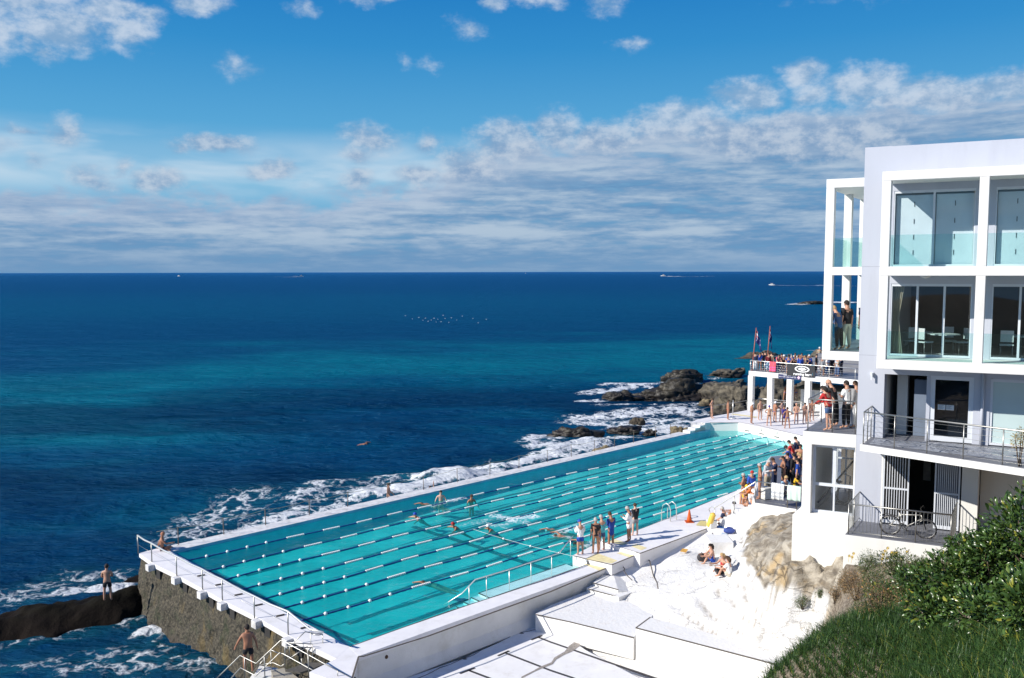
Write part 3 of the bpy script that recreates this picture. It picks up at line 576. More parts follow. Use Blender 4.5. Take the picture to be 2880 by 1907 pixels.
# beam ends poking out under the walkway: white block beside a solid box coloured dark as a pocket's shade
for k, (x, y) in enumerate(((425, 1586), (498, 1622), (571, 1662), (628, 1693), (725, 1742), (812, 1793))):
    p = V2(at(x, y)); i = int(np.argmin(np.linalg.norm(C_-p, axis=1))); t_, n_ = tan[i], nrm[i]
    if k == 0: t_ = (nearO[2]-nearO[0]); t_ = t_/np.linalg.norm(t_); n_ = np.array([t_[1], -t_[0]]); n_ = n_ if (n_@(p-cen)) > 0 else -n_
    be = MB(); c = p-n_*.1; ang = math.atan2(t_[1], t_[0]); be.box((c[0], c[1], -.16), (.36, .62, .30), ang)
    o = be.build('beam_end', M['wetdeck'], rw, .02)
    be = MB(); c = p+t_*.5-n_*.30; be.box((c[0], c[1], -.42), (.46, .40, .38), ang); be.build('pocket_shade_box', M['dark'], rw)
# ------------------------------------------------------------------ lane ropes
m_wf = mat('white_float', (.86, .86, .82), .5, .04, 6); m_bf = mat('blue_float', (.01, .06, .25), .45, .15, 6)
def float_mesh(name, ln, r, n_disc):
    q = MB(); pts = []; rs = []
    for k in range(n_disc):
        x0 = -ln/2+ln*k/n_disc
        for f_, rr2 in ((.04, .45), (.12, 1.), (.8, 1.), (.9, .45)): pts.append((x0+f_*ln/n_disc, 0, 0)); rs.append(r*rr2)
    q.tube(pts, rs, 7); return q.mesh(name)
me_w = float_mesh('white_float', 1.02, .056, 11); me_w.materials.append(m_wf)
me_ball = MB().ball((0, 0, 0), .085, 10, k=6).mesh('white_buoy'); me_ball.materials.append(m_wf)
rope_lab = ['closest to the ocean wall', 'second from the ocean wall', 'third from the ocean wall', 'middle one of the seven', 'third from the white deck', 'second from the white deck', 'closest to the white deck']
for i in range(7):
    a_, b_ = rope_a[i], rope_b[i]; ln = np.linalg.norm(b_-a_); d = (b_-a_)/ln; n_ = np.array([d[1], -d[0]]); ang = math.atan2(d[1], d[0])
    e_ = empty('lane_rope', (*a_, WZ), f'blue and white float line across the pool, {rope_lab[i]}', 'lane rope', 'floating lane ropes of the pool')
    bow = lambda s_: n_*(.05*math.sin(s_*.9+i)+.08*math.sin(s_*.21+i*2))
    q = MB(); S_ = np.arange(0, ln+.01, .175)
    pts = [(*(d*s_+bow(s_)), .02) for s_ in S_]; q.tube(pts, [.03 if k % 2 else .042 for k in range(len(pts))], 6); q.build('blue_float_line', m_bf, e_)
    s_ = 1.05
    while s_ < ln-.5:
        if s_ < 4.6 or s_ > ln-5.2: o = bpy.data.objects.new('white_buoy', me_ball)
        else: o = bpy.data.objects.new('white_float', me_w)
        COL.objects.link(o); o.parent = e_; c = d*s_+bow(s_); o.location = (c[0], c[1], .03); dd = bow(s_+.5)-bow(s_-.5)+d; o.rotation_euler = (0, 0, math.atan2(dd[1], dd[0]))
        s_ += 1.05 if (s_ < 3.6 or s_ > ln-5.6) else (1.65 if s_ < 4.6 else 2.1)
# thin backstroke line with tiny floats across the middle
p, q_ = V2(at(1330, 1491, .0)), V2(at(1640, 1573, .0)); mb = MB(); pts = [(*(p+(q_-p)*t), -.04+.1*(2*t-1)**2) for t in np.linspace(0, 1, 24)]; mb.tube(pts, .007, 5)
ft = mb.build('backstroke_line', m_wf); tag(ft, 'thin white line strung across the pool near the swimmers', 'line')
for t in (.3, .55, .8):
    c = p+(q_-p)*t; MB().ball((*c, -.04+.1*(2*t-1)**2), .06, 8).build('line_float', m_wf, ft)
# recessed steps and ledge along the right edge
d_ = (B2-Bc)/np.linalg.norm(B2-Bc); nin = np.array([-d_[1], d_[0]])
led = MB()
def lp(x, y): p = V2(at(x, y)); return Bc+d_*np.dot(p-Bc, d_)
q0, q1_ = lp(1395, 1676), lp(1640, 1591)
w_l = 1.2
led.prism([tuple(q0), tuple(q1_), tuple(q1_+nin*w_l), tuple(q0+nin*w_l)], -1.0, -.22)
for k in range(7):
    c0_ = q0-d_*.42*k; led.prism([tuple(c0_-d_*.42), tuple(c0_+d_*.0), tuple(c0_+nin*w_l), tuple(c0_-d_*.42+nin*w_l)], -1.0, -.22-.09*(k+1))
pl(led).build('pool_ledge', m_step, pool)
nos = MB()
for k in range(7):
    c0_ = q0-d_*.42*k; z_ = -.214-.09*k; nos.prism([tuple(c0_-d_*.005), tuple(c0_+d_*.045), tuple(c0_+d_*.045+nin*w_l), tuple(c0_-d_*.005+nin*w_l)], z_-.03, z_+.004)
nos.prism([tuple(q0+nin*(w_l-.04)), tuple(q1_+nin*(w_l-.04)), tuple(q1_+nin*w_l*1.003), tuple(q0+nin*w_l*1.003)], -.25, -.208)
nos.prism([tuple(q0+nin*.42), tuple(q1_+nin*.42), tuple(q1_+nin*.45), tuple(q0+nin*.45)], -.25, -.208)
pl(nos).build('step_nosing', M['joint'], pool)
# ================================================================== white terraces and cliff on the right
def lift(pts, z): return [tuple(V2(at(x, y, z))) for x, y in pts]
# small paddling pool floor
T0 = MB(); T0.prism(lift([(1000, 1985), (1120, 1915), (1305, 1851), (1457, 1780), (1530, 1755), (1560, 1770), (1650, 1830), (1900, 1960), (2000, 2100), (1000, 2200)], -1.42), -1.8, -1.42)
pfl = mat('paddling_pool_floor', (.775, .765, .76), .7, .04, 1.5, .08, 40, dirt=(.45, .4, .33), dscale=1.8, damt=.4)
t0 = T0.build('paddling_pool_floor', pfl); tag(t0, kind='structure')
def z9(x, y): return (950+x*.25338, 1600+y*.25338)
def z10(x, y): return (1500+x*.33784, 1600+y*.33784)
lnm = M['black']
for nm, pts, w in (('lane_mark', [z9(2215, 755), z9(2368, 815), z10(275, 655), z10(600, 770), z10(1020, 912), z10(1300, 1010)], .11), ('lane_mark', [z9(1850, 930), z9(2368, 1130), z10(320, 905), z10(500, 980)], .11), ('lane_mark', [z9(1450, 1125), z9(1660, 1205), z9(2000, 1340)], .11), ('lane_mark', [z9(2150, 788), z9(2268, 740)], .11), ('lane_mark', [z9(1780, 965), z9(1900, 912)], .11), ('lane_mark', [z9(1358, 1162), z9(1520, 1100)], .11)):
    edge(pts, -1.42, w, nm, lnm)
# repaired crack and cement patch in the floor
ck = MB(); cpts = [z10(-100, 900), z10(0, 850), z10(60, 815), z10(150, 780), z10(175, 740), z10(260, 690), z10(300, 640), z10(340, 612), z10(385, 625), z10(390, 640), z10(350, 670), z10(320, 690), z10(260, 715), z10(190, 755), z10(160, 795), z10(70, 830), z10(0, 862), z10(-100, 915)]
P_ = [at(x, y, -1.42) for x, y in cpts]; ck.add([(p[0], p[1], -1.408) for p in P_], [(i, i+1, 16-i, 17-i) for i in range(0, 8)]); tag(ck.build('cement_patch', mat('cement', (.30, .27, .24), .95, .3, 14, .5, 30)), kind='structure')
ck = MB(); cpts = [z9(x, y) for x, y in ((850, 1230), (1000, 1170), (1130, 1100), (1250, 1060), (1380, 1000), (1500, 960), (1600, 900), (1780, 820), (1990, 715), (2130, 690), (2240, 660))]
ck.tube([(*at(x, y, -1.42)[:2], -1.419+.0*i) for i, (x, y) in enumerate(cpts)], [.012+.018*random.random() for _ in cpts], 4); ck.ball((*at(*z9(2040, 715), -1.42)[:2], -1.42), (.12, .05, .02), 7); ck.ball((*at(*z9(1410, 1000), -1.42)[:2], -1.42), (.1, .06, .02), 7)
tag(ck.build('floor_crack', M['joint']), kind='structure')
# terrace T1 (low) and steps up to T2
wp = mat('white_rock_paint', (.775, .765, .745), .65, .05, 2., .35, 8, dirt=(.45, .37, .27), dscale=2.0, damt=.5)
T1 = MB(); T1.prism(lift([(1506, 1726), (1550, 1702), (1665, 1657), (1760, 1690), (1840, 1725), (1800, 1775), (1782, 1792)], -.67), -1.6, -.67); t1 = T1.build('low_terrace', wp); tag(t1, kind='structure')
edge([(1508, 1728), (1600, 1748), (1690, 1770), (1782, 1793)], -.67, .05); 
T1b = MB(); T1b.prism(lift([(1650, 1653), (1740, 1680), (1780, 1665), (1690, 1632)], -.5), -1.4, -.5); tag(T1b.build('terrace_step', wp), kind='structure')
edge([(1655, 1656), (1733, 1677)], -.5, .045)
T2 = MB(); pts = [(1668, 1637), (1738, 1658), (1790, 1668), (1860, 1655), (1960, 1600), (2010, 1480), (1987, 1485), (1900, 1520), (1790, 1568), (1721, 1600)]; zs = [-.35, -.35, -.62, -.45, .05, .42, .36, .16, -.1, -.26]
P_ = [V2(at(x, y, z)) for (x, y), z in zip(pts, zs)]; T2.prism([tuple(p) for p in P_], [-1.5]*10, zs); tag(T2.build('upper_terrace', wp), kind='structure')
edge([(1669, 1639), (1738, 1658)], -.345, .045)
T3 = MB(); pts = [(1789, 1765.5), (2189, 1870), (2400, 1935), (2420, 1910), (2189, 1835), (1829, 1736)]; T3.prism(lift(pts, -.25), -1.7, -.25); tag(T3.build('rock_shelf', wp), kind='structure')
edge([(1829, 1736), (1789, 1765.5), (1990, 1818), (2189, 1870), (2330, 1912)], -.25, .055)
# height field for the painted rock, sandstone and the bank ---------------------------------------------------------
ctrl = [  # photo x, y, level z (or ('D', distance))
 (1700, 1780, -1.5), (1600, 1850, -1.9), (1780, 1880, -1.75), (1900, 1935, -1.75), (1815, 1800, -1.3), (2000, 1870, -1.1), (2150, 1935, -.9), (1740, 1690, -.75), (1830, 1700, -.5), (1900, 1690, -.12), (1770, 1640, -.4), (1850, 1600, -.2), (1930, 1560, .4), (2000, 1520, .45),
 (1900, 1745, -.42), (2010, 1765, -.2), (2120, 1790, .05), (2189, 1850, -.35), (2300, 1895, -.3), (1950, 1715, .05), (2080, 1740, ('D', 33)), (2190, 1775, ('D', 31.4)), (2250, 1770, ('D', 30.9)), (2240, 1740, ('D', 31.3)), (2150, 1720, ('D', 32.3)), (2060, 1690, ('D', 34)), (2030, 1620, ('D', 36)), (2100, 1640, ('D', 34.6)), (2000, 1590, .4), (2060, 1570, .5), (2090, 1520, .42), (2060, 1515, .3), (2040, 1545, .35), (2110, 1580, ('D', 35.3)), (2140, 1650, ('D', 33.3)), (2200, 1690, ('D', 32.2)), (2270, 1700, ('D', 31.2)), (2290, 1740, ('D', 31)), (2300, 1800, ('D', 30.2)), (1980, 1650, ('D', 36.5)),
 (2150, 1608, ('D', 33.3)), (2176, 1628, ('D', 32.6)), (2311, 1618, ('D', 31.8)), (2275, 1661, ('D', 31.5)), (2100, 1540, ('D', 36.6)), (2116, 1500, ('D', 38.5)), (2136, 1450, ('D', 40.5)), (2190, 1470, ('D', 38)), (2200, 1510, ('D', 35)), (2182, 1545, ('D', 33.4)), (2314, 1545, ('D', 32.3)), (2300, 1590, ('D', 31.9)), (2200, 1590, ('D', 32.9)), (2240, 1610, ('D', 32.2)), (2360, 1590, ('D', 31)), (2330, 1640, ('D', 31)), (2320, 1700, ('D', 30.4)), (2330, 1760, ('D', 29.6)),
 (2400, 1575, ('D', 30.4)), (2420, 1620, ('D', 29.2)), (2420, 1700, ('D', 25)), (2370, 1700, ('D', 27.5)), (2350, 1760, ('D', 26)), (2420, 1745, ('D', 22.5)), (2500, 1640, ('D', 25)), (2600, 1640, ('D', 22)), (2700, 1600, ('D', 22)), (2850, 1560, ('D', 21)),
 (2150, 1915, ('D', 18)), (2240, 1850, ('D', 18.5)), (2330, 1780, ('D', 19)), (2480, 1745, ('D', 19)), (2600, 1720, ('D', 18)), (2750, 1640, ('D', 17)), (2880, 1600, ('D', 16)), (2880, 1750, ('D', 12.5)), (2880, 1930, ('D', 10.5)), (2600, 1930, ('D', 13)), (2350, 1930, ('D', 16)), (2600, 1800, ('D', 15.5)), (3100, 1700, ('D', 11)), (3200, 1950, ('D', 9)), (2750, 1850, ('D', 12.8))]
PW = np.array([at(x, y, z) if not isinstance(z, tuple) else atD(x, y, z[1]*(.973 if 28 < z[1] < 38 else 1)) for x, y, z in ctrl])
_B0 = V2(at(2408, 1250, 7.55)); _bd = np.array([.901, -.434]); _bw = np.array([math.cos(rad(57)), math.sin(rad(57))])
PW = np.vstack([PW]+[[*(_B0+_bd*a+_bw*b), z] for a, b, z in ((-2.5, 3, 3.3), (-2.5, 1.5, 3.45), (-2.35, .3, 3.6), (-2.2, -.4, 3.5), (-1.3, -.3, 3.55), (-.4, -.3, 3.5), (-1.8, -.95, 3.15), (-.8, -1.0, 3.2), (-.2, -1.2, 3.25), (-.25, -2.2, 3.1), (.2, -2.35, 3.6), (1.2, -2.4, 3.95), (2.4, -2.4, 4.15), (3.5, -2.3, 4.3), (4.5, -1.5, 4.4), (6, -1.5, 4.4), (5, .5, 4.2), (1.5, 1.5, 3.0), (-1, 2, 3.0))])
extra = [(4.2, 20, -1.5), (3.4, 18, -1.0), (3, 15, .5), (5, 22.5, -1.8), (8.4, 23, 2.8), (6.4, 22, .3), (4, 11, 5.5), (6, 10, 8.8), (9, 7, 9.4), (14, 6, 9.6), (20, 8, 10), (30, 10, 10.5), (24, 18, 8.5), (30, 25, 7), (26, 27, 5.2), (18, 28, 4.4), (15, 33, 3.6), (20, 35, 3.6), (18, 40, 2.8), (24, 44, 2.2), (30, 40, 4.), (0, 4, 11.5), (5, 3, 12), (-3, 8, 7), (1, 16, -1.9)]
PW = np.vstack([PW, np.array(extra, float)])
def tps(PW, qx, qy):
    n = len(PW); d = np.hypot(PW[:, 0][:, None]-PW[:, 0], PW[:, 1][:, None]-PW[:, 1]); ph = -np.sqrt(d*d+.04)
    A_ = np.zeros((n+3, n+3)); A_[:n, :n] = ph+np.eye(n)*.10; A_[:n, n] = 1; A_[:n, n+1] = PW[:, 0]; A_[:n, n+2] = PW[:, 1]; A_[n:, :n] = A_[:n, n:].T
    c = np.linalg.lstsq(A_, np.concatenate([PW[:, 2], [0, 0, 0]]), rcond=None)[0]; out = np.zeros(qx.shape).ravel(); fx, fy = qx.ravel(), qy.ravel()
    for i in range(0, len(fx), 40000):
        d = np.hypot(fx[i:i+40000, None]-PW[:, 0], fy[i:i+40000, None]-PW[:, 1]); out[i:i+40000] = -np.sqrt(d*d+.04)@c[:n]+c[n]+c[n+1]*fx[i:i+40000]+c[n+2]*fy[i:i+40000]
    return out.reshape(qx.shape)
ax, ay = np.meshgrid(np.arange(-4, 40, .14), np.arange(2, 50, .14), indexing='ij')
ZT = tps(PW, ax, ay)
def terr(x, y): return float(tps(PW, np.array([x], float), np.array([y], float))[0])
# sedimentary ledges
def blur_(a):
    for _ in range(3): a = (a+np.roll(a, 1, 0)+np.roll(a, -1, 0)+np.roll(a, 1, 1)+np.roll(a, -1, 1))/5
    return a
ns = fbm(ax*.5, ay*.5, o=4, s=81)-.5; zq = ZT+ns*.5; stepz = .42; fr_ = zq/stepz; led_ = (np.floor(fr_)+sstep(.55, .98, fr_-np.floor(fr_)))*stepz-ns*.5
px_, py_ = proj_arr = (lambda V_: (CX+F*(V_@RT)/(V_@FW), CY-F*(V_@UP)/(V_@FW)))(np.stack([ax, ay, ZT], -1)-O0)
rockm = sstep(-.9, -.3, ZT)*sstep(4.6, 3.6, ZT)
_smp = [tuple(V2(at(x, y, z))) for x, y, z in ((1700, 1600, -.3), (1987, 1480, .4), (2070, 1510, .6), (2075, 1590, .7), (2010, 1670, .3), (1850, 1700, -.4), (1720, 1665, -.5))]
rockm = blur_(np.where(inpoly(ax, ay, _smp), .06, 1.)*rockm)
Z2 = ZT+(led_-ZT)*.75*rockm+(fbm(ax*2.2, ay*2.2, o=4, s=83)-.5)*.22*np.clip(rockm+.1, 0, 1)+(fbm(ax*.9, ay*.9, o=3, s=85)-.5)*.14*np.clip(rockm+.3, 0, 1)
bare_poly = [(2116, 1440), (2140, 1430), (2300, 1430), (2480, 1520), (2900, 1500), (2900, 2000), (2420, 1790), (2360, 1740), (2345, 1700), (2330, 1680), (2322, 1640), (2270, 1672), (2200, 1660), (2160, 1640), (2120, 1600), (2095, 1560), (2088, 1530), (2110, 1490)]
jx, jy = (fbm(ax*1.3, ay*1.3, o=4, s=87)-.5)*45, (fbm(ax*1.3, ay*1.3, o=4, s=88)-.5)*45
bare = inpoly(px_+jx, py_+jy, bare_poly).astype(float)
soilpoly = [(2400, 1560), (2480, 1530), (2900, 1500), (2900, 2000), (2100, 2000), (2160, 1890), (2240, 1830), (2330, 1745), (2360, 1700), (2340, 1640)]
soil = inpoly(px_+jx*.7, py_+jy*.7, soilpoly).astype(float)
soil = np.maximum(soil, sstep(4.2, 5., ZT)); bare = np.maximum(bare, soil)
def blur(a):
    for _ in range(2): a = (a+np.roll(a, 1, 0)+np.roll(a, -1, 0)+np.roll(a, 1, 1)+np.roll(a, -1, 1))/5
    return a
Cw = wall_top
sdw = (ax-C0[0])*((Cj-C0)[1])-(ay-C0[1])*((Cj-C0)[0])       # >0 : right of the pool wall
tm = (sdw/np.linalg.norm(Cj-C0) > .05)
deckpoly = [tuple(V2(at(x, y, .45))) for x, y in ((1797, 1557), (1987, 1487), (2060, 1508), (2100, 1512))]
tm &= ~((ay > 42.0+(ax-7)*.35) & (ZT < .9) & (ax < 13.0)) 
mt, N_, L_, b = newmat('cliff'); T = mt.node_tree
g1 = tnoise(T, 1.1, (1, 1, 3), 8, .65); g2 = tnoise(T, 8, detail=6, rough=.7); g3 = tnoise(T, .7, detail=4); g4 = tnoise(T, 2.6, (1, 1, 2.5), 8, .72)
stone = tmix(T, trange(T, g1.outputs['Fac'], .36, .64), (.20, .165, .12), (.46, .41, .33))
stone = tmix(T, trange(T, g3.outputs['Fac'], .54, .68, 0, .6), stone, (.50, .33, .13))
stone = tmix(T, trange(T, g2.outputs['Fac'], .55, .75, 0, .6), stone, (.13, .11, .085))
soilc = tmix(T, trange(T, g2.outputs['Fac'], .35, .65), (.10, .075, .05), (.28, .235, .18))
pw = tmix(T, trange(T, g4.outputs['Fac'], .57, .70, 0, .8), (.69, .68, .66), (.36, .30, .22))
vt = na(T, 'ShaderNodeTexCoord'); vmap = na(T, 'ShaderNodeMapping'); vmap.inputs['Scale'].default_value = (.55, .8, 1.9); L_.new(vt.outputs['Object'], vmap.inputs[0])
vadd = na(T, 'ShaderNodeVectorMath', operation='ADD'); L_.new(vmap.outputs[0], vadd.inputs[0]); vsc = na(T, 'ShaderNodeVectorMath', operation='SCALE'); L_.new(g1.outputs['Color'], vsc.inputs[0]); vsc.inputs['Scale'].default_value = .7; L_.new(vsc.outputs[0], vadd.inputs[1])
vor = na(T, 'ShaderNodeTexVoronoi', feature='DISTANCE_TO_EDGE'); vor.inputs['Scale'].default_value = 1.; L_.new(vadd.outputs[0], vor.inputs['Vector'])
crk = tmath(T, 'MULTIPLY', trange(T, vor.outputs['Distance'], .05, .0), trange(T, g3.outputs['Fac'], .45, .6))
stone = tmix(T, tmath(T, 'MULTIPLY', crk, .5), stone, (.05, .04, .03))
pw = tmix(T, tmath(T, 'MULTIPLY', crk, .12), pw, (.35, .3, .24))
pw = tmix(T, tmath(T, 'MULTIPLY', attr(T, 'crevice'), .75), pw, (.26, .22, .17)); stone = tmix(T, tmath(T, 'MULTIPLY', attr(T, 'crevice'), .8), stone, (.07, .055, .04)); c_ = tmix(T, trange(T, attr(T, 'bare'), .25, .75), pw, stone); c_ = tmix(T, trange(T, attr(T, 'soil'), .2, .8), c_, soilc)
L_.new(c_, b.inputs['Base Color']); b.inputs['Roughness'].default_value = .85
bp = na(T, 'ShaderNodeBump'); bp.inputs['Strength'].default_value = .8; bp.inputs['Distance'].default_value = .1; L_.new(tmath(T, 'SUBTRACT', tmath(T, 'ADD', tmath(T, 'MULTIPLY', g1.outputs['Fac'], 1.6), tmath(T, 'MULTIPLY', g2.outputs['Fac'], .6)), tmath(T, 'MULTIPLY', crk, .5)), bp.inputs['Height']); L_.new(bp.outputs[0], b.inputs['Normal'])
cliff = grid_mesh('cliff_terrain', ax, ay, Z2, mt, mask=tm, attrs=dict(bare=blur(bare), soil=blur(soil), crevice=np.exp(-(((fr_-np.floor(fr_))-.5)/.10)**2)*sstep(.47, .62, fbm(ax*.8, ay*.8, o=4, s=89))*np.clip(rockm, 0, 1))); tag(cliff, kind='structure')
_gx, _gy = ax[:, 0], ay[0]
def gz(x, y):
    i = int(np.clip((x-_gx[0])/.14, 0, len(_gx)-1)); j = int(np.clip((y-_gy[0])/.14, 0, len(_gy)-1)); return float(Z2[i, j])
# dark seams on the sloping terrace (open drains)
def drape(pts, zoff=.0):
    out = []
    for x, y in pts:
        z = .0
        for _ in range(12):
            p = at(x, y, z); z = max(gz(p[0], p[1]), -2)
        out.append(p)
    return out
for pts, r in (([(1815, 1560), (1828, 1580), (1838, 1620), (1848, 1640), (1851, 1657)], .028), ([(1751, 1592), (1757, 1600), (1754, 1605), (1765, 1620), (1778, 1632)], .022)):
    mb = MB(); P_ = []
    for x, y in pts:
        p = at(x, y, -.1+ (1600-y)*.002); P_.append((p[0], p[1], max(p[2], gz(p[0], p[1]))+.0))
    mb.tube(P_, r, 5); tag(mb.build('drain_channel', M['joint']), kind='structure')
# white blocks that end the terrace walls
def vbox(px0, px1, yb, z0, z1, dep, m_, name, ang=None):
    a_, b_ = V2(at(px0, yb, z0)), V2(at(px1, yb, z0)); d = (b_-a_)/np.linalg.norm(b_-a_); n_ = np.array([-d[1], d[0]]); q = MB(); q.prism([tuple(a_), tuple(b_), tuple(b_+n_*dep), tuple(a_+n_*dep)], z0-.8, z1); return q.build(name, m_)
tag(vbox(2087, 2118, 1508, .45, 1.5, 2.2, wp, 'wall_block'), 'white painted wall block beside the seated bathers on the deck', 'wall block')
tag(vbox(1999, 2062, 1572, .2, 1.0, 1.3, wp, 'wall_block'), 'low white painted wall block the half hidden sunbather leans against', 'wall block')
# rocks out in the surf -------------------------------------------------------------------------------------------
def rock(pxl, pxr, pyt, pyb, zb, label, dep=.8, dark=0., seed=0, flat=.78, m_=None, name='rock', grp='rocks in the surf'):
    c = at((pxl+pxr)/2, pyb, zb); sc_ = c[1]/F; w = (pxr-pxl)*sc_/2; h = (pyb-pyt)*sc_*1.0; cy = c[1]+w*dep
    bm = bmesh.new(); bmesh.ops.create_icosphere(bm, subdivisions=5, radius=1); V_ = np.array([q.co[:] for q in bm.verts])
    n = fbm(V_[:, 0]*1.2+seed, V_[:, 1]*1.2, V_[:, 2]*1.2, o=5, s=seed+90)-.5
    n5 = fbm(V_[:, 0]*2.6+seed, V_[:, 1]*2.6, V_[:, 2]*3.4, o=4, s=seed+91)-.5; V_ = V_*(1+.9*n[:, None]+.35*np.round(n5*7)[:, None]/7); V_[:, 2] = np.sign(V_[:, 2])*np.abs(V_[:, 2])**.8
    P_ = V_*np.array([w, w*dep, h*flat]); k = max(.3, h*.3); q = P_[:, 2]/k+n*1.5+(P_[:, 0]*.12); P_[:, 2] = P_[:, 2]*.35+.65*(np.floor(q)+sstep(.5, 1, q-np.floor(q)))*k
    n2 = fbm(P_[:, 0]*1.1, P_[:, 1]*1.1, P_[:, 2]*1.6, o=5, s=seed+95)-.5; n4 = np.abs(fbm(P_[:, 0]*.7, P_[:, 1]*.7, P_[:, 2]*1.2, o=4, s=seed+97)-.5)
    P_ *= (1+.22*n2-.35*sstep(.07, 0, n4)*.5)[:, None]
    for q, p in zip(bm.verts, P_): q.co = p
    me = bpy.data.meshes.new(name); bm.to_mesh(me); bm.free(); me.polygons.foreach_set('use_smooth', [True]*len(me.polygons))
    o = link(name, me, m_ or (rock_dark if dark else rock_grey)); o.location = (c[0], cy, zb); return tag(o, label, 'rock', grp)
def rockmat(name, a_, b_, c_, wet):
    m_, N_, L_, b = newmat(name); T = m_.node_tree; h1 = tnoise(T, .9, (1, 1, 2.4), 8, .68); h2 = tnoise(T, 5, detail=6, rough=.7)
    col = tmix(T, trange(T, h1.outputs['Fac'], .35, .65), a_, b_); col = tmix(T, trange(T, h2.outputs['Fac'], .55, .7, 0, .7), col, c_)
    geo = na(T, 'ShaderNodeNewGeometry'); sz = na(T, 'ShaderNodeSeparateXYZ'); T.links.new(geo.outputs['Position'], sz.inputs[0])
    col = tmix(T, trange(T, tmath(T, 'ADD', sz.outputs[2], tmath(T, 'MULTIPLY', h1.outputs['Fac'], 1.)), -1.2, -2.3, 0, .85), col, (.014, .010, .008))
    L_.new(col, b.inputs['Base Color']); b.inputs['Roughness'].default_value = wet
    bp = na(T, 'ShaderNodeBump'); bp.inputs['Strength'].default_value = 1.; bp.inputs['Distance'].default_value = .12; L_.new(tmath(T, 'ADD', h1.outputs['Fac'], tmath(T, 'MULTIPLY', h2.outputs['Fac'], .4)), bp.inputs['Height']); L_.new(bp.outputs[0], b.inputs['Normal']); return m_
rock_grey = rockmat('grey_rock', (.04, .035, .026), (.15, .13, .095), (.03, .026, .02), .8)
rock_dark = rockmat('weedy_rock', (.012, .010, .007), (.045, .037, .022), (.014, .024, .008), .5)
rock_brown = rockmat('brown_rock', (.12, .095, .055), (.26, .21, .12), (.05, .04, .025), .8)
rock(1693, 1780, 1094, 1126, -3, 'low black wet rock at the seaward tip of the reef', .6, 1, 1)
rock(1820, 2010, 1064, 1124, -3, 'long dark weed covered rock in the middle of the reef', .55, 1, 2)
rock(1760, 1890, 1106, 1124, -3, 'thin black ledge linking the two weedy rocks', .6, 1, 12)
rock(1853, 1990, 1038, 1074, -3, 'dark flat topped rock behind the weed covered one', .5, 1, 3)
rock(1995, 2100, 1032, 1062, -3, 'brown flat rock standing apart in the water behind the reef', .5, 0, 4)
rock(1955, 2110, 1058, 1128, -3, 'grey sloping rock shelf rising towards the white columns', .6, 0, 5)
rock(2020, 2160, 1044, 1160, -3, 'big grey boulder slope left of the first white column', .6, 0, 6)
rock(1965, 2022, 1120, 1150, -3, 'small brown rock beside the rope fence and waves', .7, 0, 7, m_=rock_brown)
rock(1770, 1812, 1171, 1194, -3, 'lone pointed brown rock amid white foam', .8, 0, 8, m_=rock_brown)
rock(1540, 1690, 1203, 1240, -3.1, 'black rounded rock with water pouring off it', .5, 1, 9)
rock(1715, 1808, 1199, 1218, -3, 'black low rock awash behind the pool wall', .6, 1, 10)
rock(1810, 1850, 1208, 1221, -3, 'small flat dark rock close to the fence posts', .6, 1, 13)
rock(1892, 1940, 1188, 1226, -2.2, 'brown rock at the foot of the white steps', .7, 0, 14, m_=rock_brown)
rock(1672, 1740, 1252, 1284, -2.2, 'brown boulder leaning on the ocean wall', .6, 0, 15, m_=rock_brown)
rock(1560, 1600, 1292, 1318, -2.5, 'small dark boulder against the ocean wall nearer the camera', .6, 1, 16)
rock(2085, 2190, 984, 1012, -3, 'broad flat rock in the sea behind the flagpoles', .5, 0, 17)
rock(2255, 2330, 846, 856, -3, 'distant reef rock with a wave breaking on it', .5, 1, 18)
rock(2240, 2450, 962, 1040, -3, 'rock shelf in the sea behind the crowd on the terrace', .5, 0, 19)
rock(2120, 2260, 1050, 1166, -2.5, 'shaded grey boulders behind the white columns', .45, 0, 20)
rock(2210, 2330, 1050, 1150, -2.5, 'layered grey cliff behind the kiosk under the terrace', .45, 0, 21)
rock(2010, 2110, 1118, 1172, -3, 'jumbled grey rock beneath the far fence', .5, 0, 22)
# flat ledge at the ocean end where the bather stands
lx, ly = np.meshgrid(np.arange(-40, -10, .16), np.arange(33, 52, .16), indexing='ij')
ax0, ax1 = V2(at(420, 1655, -1.9)), V2(at(-60, 1755, -2.5)); dd = (ax1-ax0); L0 = np.linalg.norm(dd); dd /= L0; nn = np.array([-dd[1], dd[0]])
tt = (lx-ax0[0])*dd[0]+(ly-ax0[1])*dd[1]; ss = (lx-ax0[0])*nn[0]+(ly-ax0[1])*nn[1]; ss = ss*np.where(ss > 0, 1, 1)
hw = 2.2+1.5*(fbm(lx*.45, ly*.45, o=4, s=101)-.5)*2-.03*tt
zl = -1.78-.075*np.clip(tt, 0, 40)-1.6*sstep(.1, 1.2, np.abs(ss)/hw)+(fbm(lx*.9, ly*.9, o=5, s=103)-.5)*.7*np.clip(1.2-np.abs(tt-5)*0, .4, 1)+(fbm(lx*3.5, ly*3.5, o=3, s=104)-.5)*.22-3*sstep(L0+1, L0+5, tt)
rock_ledge_m = rockmat('black_weed_rock', (.003, .0028, .0024), (.010, .009, .006), (.005, .007, .003), .9)
rock_ledge_m.node_tree.nodes['Principled BSDF'].inputs['Specular IOR Level'].default_value = .08
lg = grid_mesh('rock_ledge', lx, ly, zl, rock_ledge_m, mask=zl > -3.8); tag(lg, 'dark weedy rock ledge running into the sea from the pool corner', 'rock ledge')
